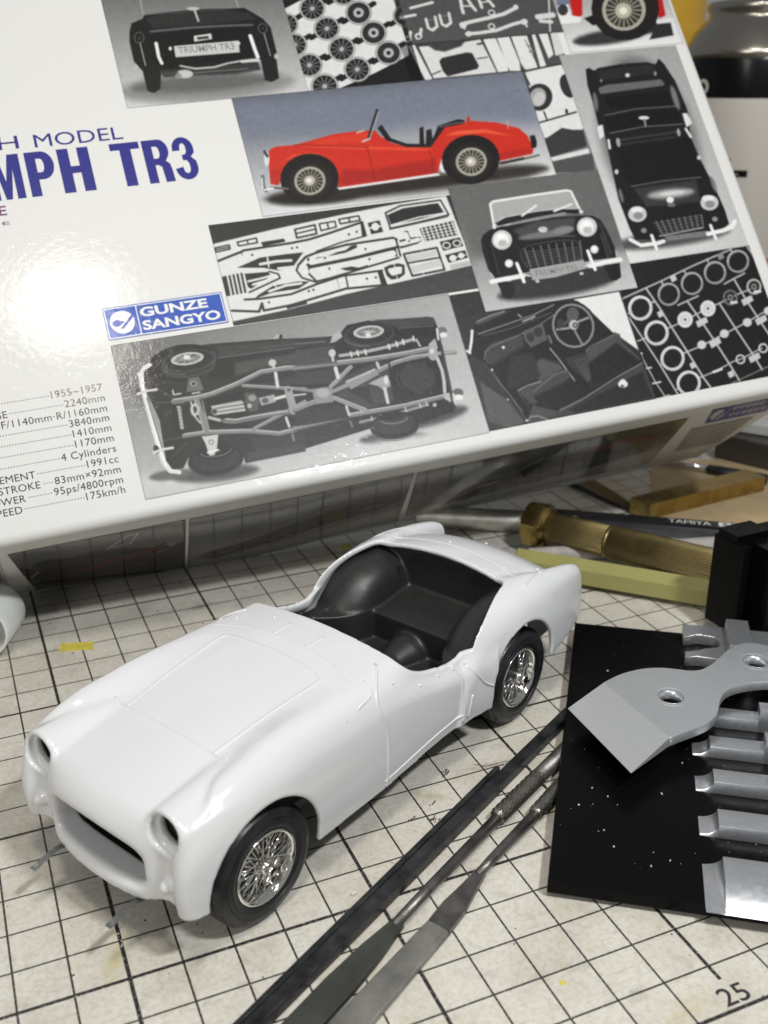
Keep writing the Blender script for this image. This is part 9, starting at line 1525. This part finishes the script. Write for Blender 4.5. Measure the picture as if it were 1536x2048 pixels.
M_pvc = material("soiled_white_plastic", (0.66, 0.68, 0.66), 0.42, vary=0.10, vscale=90, bump=0.1, bscale=300)
a_, b_ = (-17.2, 133.2, 8.5), (-10.4, 148.2, 8.5)
Mx, Lx = axis_matrix(a_, b_)
tube_ = MB().lathe([(7.6, 9.0), (7.6, 0.3), (8.0, 0.0), (8.5, 0.35), (8.5, Lx - 2.0), (8.2, Lx - 0.9), (7.3, Lx - 0.2), (6.2, Lx), (0.01, Lx)], 56, a_, M=Mx).build("white_cap", M_pvc, None, smooth=True)
tag(tube_, 'soiled white plastic tube cap lying on the mat at the left edge', 'cap')

M_tape = material("yellow_masking_tape", (0.56, 0.49, 0.075), 0.6, vary=0.15, vscale=500, bump=0.3, bscale=2500)
tp = MB()
_tx = [(3.4, 129.0), (6.5, 127.8), (10.0, 127.0), (12.9, 125.9), (13.1, 128.2), (13.6, 130.7), (10.2, 131.6), (7.0, 132.4), (4.5, 133.3), (4.0, 131.0)]
tp.prism(_tx, 0.03, 0.18)
tag(tp.build("tape_scrap", M_tape), 'short torn strip of yellow masking tape stuck on the mat', 'tape')
tp2 = MB().prism([(104.5, 173.2 - 12), (106.3, 162.4), (108.4, 163.8), (107.8, 166.0), (105.2, 165.2), (104.0, 163.6)], 0.03, 0.3)
tag(tp2.build("yellow_scrap", M_tape), 'tiny crumpled yellow scrap on the mat behind the cockpit', 'scrap')

# crumbs, flecks and hairs nobody would count
M_fleck = material("dark_fleck", (0.07, 0.065, 0.06), 0.8)
fl = MB()
for i in range(150):
    x, y, r = rnd.uniform(-30, 130), rnd.uniform(-50, 168), rnd.choice((0.10, 0.14, 0.2, 0.28))
    fl.box((x, y, r * 0.3), (r * rnd.uniform(0.8, 2.4), r, r * 0.6), rnd.uniform(0, 3))
for (x, y) in ((70.8, 18.5), (71.6, 17.9), (80.6, 32.4), (81.0, 33.2), (73.2, 23.2), (66.5, 20.4)):
    for k in range(5):
        fl.box((x + rnd.uniform(-1, 1), y + rnd.uniform(-0.6, 0.6), 0.15), (rnd.uniform(0.4, 1.2), 0.16, 0.2), rnd.uniform(0.2, 1.0))
fl.tube([(56.4, 9.6, 0.15), (57.6, 7.8, 0.4), (57.8, 5.4, 0.3), (59.6, 3.8, 0.12)], 0.035, 5)
fl.tube([(88.6, 32.8, 0.15), (91.0, 30.6, 0.4), (95.5, 30.4, 0.5), (99.5, 30.0, 0.2)], 0.06, 5)
tag(fl.build("dark_crumbs", M_fleck), 'scattered dark crumbs and hairs on the cutting mat', 'crumbs', kind='stuff')
wf = MB()
for i in range(46):
    x, y, r = rnd.uniform(-10, 125), rnd.uniform(-45, 60), rnd.choice((0.12, 0.16, 0.24))
    wf.box((x, y, r * 0.4), (r * rnd.uniform(1, 1.8), r, r * 0.8), rnd.uniform(0, 3))
wf.bbox((46.0, 3.6, 0.35), (1.3, 0.55, 0.6), 0.12, 0.25)
wf.bbox((102.6, 31.6, 0.5), (1.6, 1.1, 0.9), 0.25, 0.6)
for i in range(26):
    wf.box((2.0 + rnd.uniform(-2.5, 2.5), 12.0 + rnd.uniform(-4, 4), 0.12), (0.25, 0.2, 0.2), rnd.uniform(0, 3))
tag(wf.build("white_shavings", _dust), 'tiny white plastic shavings on the cutting mat', 'shavings', kind='stuff')
yd = MB().lathe([(0.01, 0.12), (0.5, 0.12), (0.62, 0.02)], 14, (73.0, -32.6, 0)).build("paint_dot", M_tape)
tag(yd, 'small yellow paint dot on the mat in front of the jig', 'paint spot')

# ------------------------------------------------------------------ tools behind the car
M_brass = material("tarnished_brass", (0.235, 0.185, 0.085), 0.42, metal=0.9, vary=0.16, vscale=160, bump=0.1, bscale=1500, rvary=0.08)
M_brass2 = material("polished_brass", (0.42, 0.31, 0.11), 0.28, metal=1.0, vary=0.22, vscale=180, rvary=0.08)
M_olive = material("yellow_green_lacquer", (0.30, 0.285, 0.10), 0.40, coat=0.2, vary=0.06, vscale=120, bump=0.08, bscale=500)
M_knurl = material("dull_knurled_steel", (0.66, 0.64, 0.58), 0.36, metal=0.85, vary=0.2, vscale=200)
M_ribbed = material("grey_ribbed_plastic", (0.38, 0.35, 0.33), 0.55, vary=0.15, vscale=200)
M_darkbar = material("black_enamel", (0.012, 0.013, 0.015), 0.32, vary=0.2, vscale=150, bump=0.1, bscale=500)
M_greybar = material("blued_grey_steel", (0.10, 0.105, 0.115), 0.38, metal=0.6, vary=0.2, vscale=120)

# hexagonal yellow-green rod
a_, b_ = (150.5, 121.3, 4.35), (203.0, 66.5, 4.35)
Mx, Lx = axis_matrix(a_, b_)
hx = MB()
rings = []
for h, r in ((0, 4.3), (0.6, 4.8), (Lx - 0.6, 4.8), (Lx, 4.3)):
    rings.append([tuple(Mx @ Vector((r * math.cos(k * math.pi / 3 + 0.2), r * math.sin(k * math.pi / 3 + 0.2), h)) + Vector(a_)) for k in range(6)])
hx.loft(rings)
tag(hx.build("hexagonal_rod", M_olive, None, angle=20), 'yellow-green lacquered hexagonal rod behind the car tail', 'rod')

# brass tool: hexagonal head and ribbed grip
br = empty("brass_tool", (167.0, 134.0, 0))
tag(br, 'tarnished brass hand tool with a hexagonal head and finely ribbed grip', 'hand tool')
a_, b_ = Vector((165.2, 138.4, 9.2)), Vector((206.0, 74.2, 9.4))
Mx, Lx = axis_matrix(a_, b_)


def rib_grip(h0, h1, r, ribs, amp, mat, name, parent):
    rings = []
    n = ribs * 4
    for h, k in ((h0, 0.94), (h0 + 0.5, 1.0), (h1 - 0.5, 1.0), (h1, 0.94)):
        ring = []
        for j in range(n):
            th = 2 * math.pi * j / n
            q = r * k - amp * (0.5 + 0.5 * math.cos(ribs * th)) ** 2
            ring.append(tuple(Mx @ Vector((q * math.cos(th), q * math.sin(th), h)) + a_))
        rings.append(ring)
    return MB().loft(rings).build(name, mat, parent, angle=60)


head = MB()
hr = []
for h, r in ((-1.0, 5.6), (0.2, 7.6), (1.4, 8.5), (6.0, 8.5), (7.2, 7.6), (8.2, 6.2)):
    ring = []
    for k in range(6):
        for t in (0.0, 0.5):
            th = (k + t) * math.pi / 3 + 0.25
            rr_ = r if r < 8.0 else (r if t == 0 else r * math.cos(math.pi / 6))
            rr_ = min(rr_, 8.5)
            ring.append(tuple(Mx @ Vector((rr_ * math.cos(th), rr_ * math.sin(th), h)) + a_))
    hr.append(ring)
head.loft(hr).build("hexagonal_head", M_brass2, br, angle=18)
rib_grip(8.2, 29.5, 5.5, 44, 0.5, M_brass, "ribbed_grip", br)
MB().lathe([(5.35, 29.4), (5.62, 29.6), (5.7, 30.1), (5.62, 30.5), (5.35, 30.7)], 60, a_, M=Mx).build("grip_ring", M_brass, br, smooth=True)
rib_grip(30.6, Lx, 5.8, 44, 0.5, M_brass, "ribbed_grip", br)
loc_children(br)

# knurled steel handle against the box
kh = empty("knurled_handle_tool", (150, 160, 0))
tag(kh, 'dull steel tool with a knurled round handle between the car and the box', 'hand tool')
knurl("knurled_grip", (136.5, 170.2), (172.0, 148.4), 4.1, M_knurl, kh, 4.2, n=34, m=36, amp=0.22)
MB().tube([(171.5, 148.7, 4.2), (186, 139.8, 4.2)], [3.2, 3.0], 20).build("shank", M_knurl, kh, smooth=True)
loc_children(kh)

# grey ribbed rod under the brass grip
gr = MB()
rings = []
a_, b_ = Vector((158.0, 125.8, 3.0)), Vector((230.0, 106.0, 3.0))
Mx, Lx = axis_matrix(a_, b_)
for i in range(181):
    r = 2.5 + (0.22 if i % 2 else 0.0)
    rings.append([tuple(Mx @ Vector((r * math.cos(k * math.pi / 8), r * math.sin(k * math.pi / 8), Lx * i / 180)) + a_) for k in range(16)])
gr.loft(rings)
tag(gr.build("ribbed_grey_rod", M_ribbed), 'grey finely ribbed rod passing under the brass grip', 'rod')

# black lettered tool
lt = empty("lettered_tool", (213, 133, 0))
tag(lt, 'slim black metal tool with white printed lettering behind the brass grip', 'hand tool')
p0, p1 = Vector((178.0, 157.4, 0)), Vector((252.0, 104.0, 0))
d_, n_ = frame2(p0, p1)
Lg = (p1 - p0).length
for nm, prof, mt in (("black_top", ((-2.6, 4.6), (-2.6, 1.6), (2.8, 1.6), (2.8, 4.6)), M_darkbar), ("grey_lower_arm", ((-5.2, 2.7), (-5.2, 0.1), (-2.65, 0.1), (-2.65, 3.6)), M_greybar)):
    rings = [[tuple(p0 + d_ * h + n_ * y + Vector((0, 0, z))) for y, z in prof] for h in (0, Lg)]
    MB().loft(rings).build(nm, mt, lt)
M_wprint = material("white_print", (0.72, 0.72, 0.70), 0.5, vary=0.1, vscale=900)
ang_ = math.atan2(d_.y, d_.x)
for body, off, sz, sxx in (("TAMIYA", 48.9, 4.6, 0.90), ("MINI", 75.3, 4.6, 0.9)):
    o = link("lettering", text_mesh("lettering", body, sz, sx=sxx, bold=0.0), M_wprint, lt)
    q = p0 + d_ * off + n_ * -1.5 + Vector((0, 0, 4.63))
    o.location = q * K
    o.rotation_euler = (0, 0, ang_)
for off in (66.6, 71.6):
    c0 = p0 + d_ * (off + 2.0) + n_ * 0.15
    sq = [tuple((c0 + d_ * x + n_ * y)[:2]) for x, y in ((-2.2, -1.7), (2.2, -1.7), (2.2, 1.7), (-2.2, 1.7))]
    st5 = []
    for k in range(10):
        r_ = 1.5 if k % 2 == 0 else 0.62
        th = math.pi / 2 + k * math.pi / 5
        st5.append(tuple((c0 + d_ * r_ * math.cos(th) + n_ * r_ * math.sin(th))[:2]))
    MB().prism(sq, 4.61, 4.64).build("star_panel", M_wprint, lt)
    MB().prism(st5, 4.62, 4.66).build("star_mark", M_darkbar, lt)
loc_children(lt)

# tan board, brass bar, dark strips
M_tan = material("tan_fibreboard", (0.46, 0.34, 0.19), 0.7, vary=0.10, vscale=160, bump=0.2, bscale=1200)
tb = MB().prism([(219.5, 140.0), (251.0, 115.4), (300, 112.0), (318, 170), (262.0, 190.0), (252.0, 185.0), (234.9, 161.4)], 0.05, 1.0)
tag(tb.build("fibre_board", M_tan), 'tan board lying under the brass bar', 'board')
bb = MB()
pp = [(217.0, 139.2), (276.0, 144.9), (275.0, 154.8), (214.8, 148.0)]
bb.prism(pp, 1.03, 7.0)
tag(bb.build("brass_bar", M_brass2), 'flat brass bar lying on the tan board', 'bar')
ds = empty("dark_tweezers", (214, 170, 0))
tag(ds, 'black tweezers half under the box, pointing at the brass bar', 'tweezers')
for o1, o2 in (((212.0, 188.5), (216.5, 148.5)), ((217.5, 189.5), (218.8, 149.0))):
    bar("arm", o1, o2, [(0, 4.6), (0.6, 4.2), (1, 1.8)], [(0, 2.6), (1, 1.6)], M_darkbar, ds)
loc_children(ds)
M_shiny = material("bright_steel", (0.72, 0.72, 0.70), 0.16, metal=1.0)
sr = empty("steel_probe", (264, 177, 0))
tag(sr, 'small bright steel rod with a black handle under the box edge', 'hand tool')
MB().tube([(257.6, 187.0, 2.9), (262.5, 179.2, 3.0), (268.9, 169.3, 3.0)], [1.1, 1.2, 1.3], 14).build("steel_tip", M_shiny, sr, smooth=True)
MB().tube([(268.6, 169.7, 3.0), (271.5, 165.4, 3.0), (282.0, 150.0, 3.0)], [1.9, 2.2, 2.2], 14).build("handle", M_darkbar, sr, smooth=True)
loc_children(sr)
M_smoke = material("smoky_grey_plastic", (0.04, 0.036, 0.03), 0.30, vary=0.2, vscale=90)
M_silverp = material("pale_grey_plastic", (0.45, 0.45, 0.45), 0.4, vary=0.1, vscale=90)
cb = MB()
cb.bbox((301, 167, 6.5), (18, 46, 11), 0.7, 0.42)
tag(cb.build("smoky_case", M_smoke), 'smoky grey plastic case at the right edge under the box corner', 'case')
wb = MB().bbox((302, 173.5, 14.6), (7.0, 34, 4.6), 0.5, 0.62)
tag(wb.build("pale_bar", M_silverp), 'pale grey bar lying on the smoky case', 'bar')

# ------------------------------------------------------------------ spray can behind the box
sc = empty("spray_can", (366, 283, 0))
tag(sc, 'spray can with a black and white label and bare metal dome behind the box', 'can')
M_can_black = material("can_black_lacquer", (0.004, 0.004, 0.005), 0.25, spec=0.2, coat=0.08)
M_can_white = material("can_white_lacquer", (0.60, 0.57, 0.52), 0.30, coat=0.4)
M_tinplate = material("tinplate", (0.34, 0.32, 0.28), 0.24, metal=1.0, vary=0.08, vscale=30)
M_orange = material("label_orange", (0.55, 0.06, 0.015), 0.3, coat=0.4)
MB().lathe([(33.0, 142.6), (33.0, 158.5), (32.6, 160.0)], 96).build("black_band", M_can_black, sc, smooth=True)
MB().lathe([(32.0, 0.0), (33.0, 1.5), (33.0, 142.6)], 96).build("white_label", M_can_white, sc, smooth=True)
MB().lathe([(32.6, 159.8), (33.6, 160.6), (33.9, 162.0), (33.4, 163.6), (32.2, 165.6), (29.5, 171.0), (26.0, 175.0), (23.6, 177.2), (23.2, 179.0), (24.4, 180.8), (24.6, 182.6),
            (23.6, 184.2), (18, 185.0), (12, 186.5), (0.01, 187)], 96).build("metal_dome", M_tinplate, sc, smooth=True)


def on_can(name, poly, mat, r=33.12):
    """flat label shape wrapped on the can: poly in (angle degrees, height mm)"""
    out = []
    for (a0, z0), (a1, z1) in zip(poly, poly[1:] + poly[:1]):
        for k in range(6):
            t = k / 6
            a, z = math.radians(a0 + (a1 - a0) * t), z0 + (z1 - z0) * t
            out.append((r * math.cos(a), r * math.sin(a), z))
    mesh(name, out, [tuple(range(len(out)))], mat, sc)


def facing(px_angle):
    return math.degrees(math.atan2(-154.3 - 283, -13.7 - 366)) + px_angle


ringv, ringf = [], []
for k in range(48):
    t = k / 48 * 2 * math.pi
    for ra, rz in ((6.0, 3.5), (3.4, 2.0)):
        a = math.radians(facing(-41.5) + ra * math.cos(t))
        ringv.append((33.12 * math.cos(a), 33.12 * math.sin(a), 147.4 + rz * math.sin(t)))
    ringf.append((2 * k, 2 * ((k + 1) % 48), 2 * ((k + 1) % 48) + 1, 2 * k + 1))
mesh("letter_o", ringv, ringf, M_can_white, sc)
f_ = facing
on_can("dash_mark", [(f_(-8.0), 108.0), (f_(4.5), 108.0), (f_(4.5), 111.2), (f_(-8.0), 111.2)], M_can_black)
on_can("letter_stroke", [(f_(-24), 113.5), (f_(-10), 113.5), (f_(-10), 116.4), (f_(-24), 116.4)], M_can_black)
on_can("letter_stroke", [(f_(-17), 103.0), (f_(-13.5), 103.0), (f_(-10), 113.4), (f_(-13.5), 113.4)], M_can_black)
on_can("orange_panel", [(f_(4), 60.0), (f_(40), 60.0), (f_(40), 70.5), (f_(4), 70.5)], M_orange)
M_amber = material("amber_plastic", (0.62, 0.36, 0.03), 0.35)
am = MB().lathe([(0.01, 0), (30, 0), (31, 2), (31, 172), (29.5, 176), (26, 178), (26, 205), (24, 208), (0.01, 208)], 64, (372, 372, 0)).build("amber_bottle", M_amber, None, smooth=True)
tag(am, 'amber yellow bottle standing behind the spray can', 'bottle')
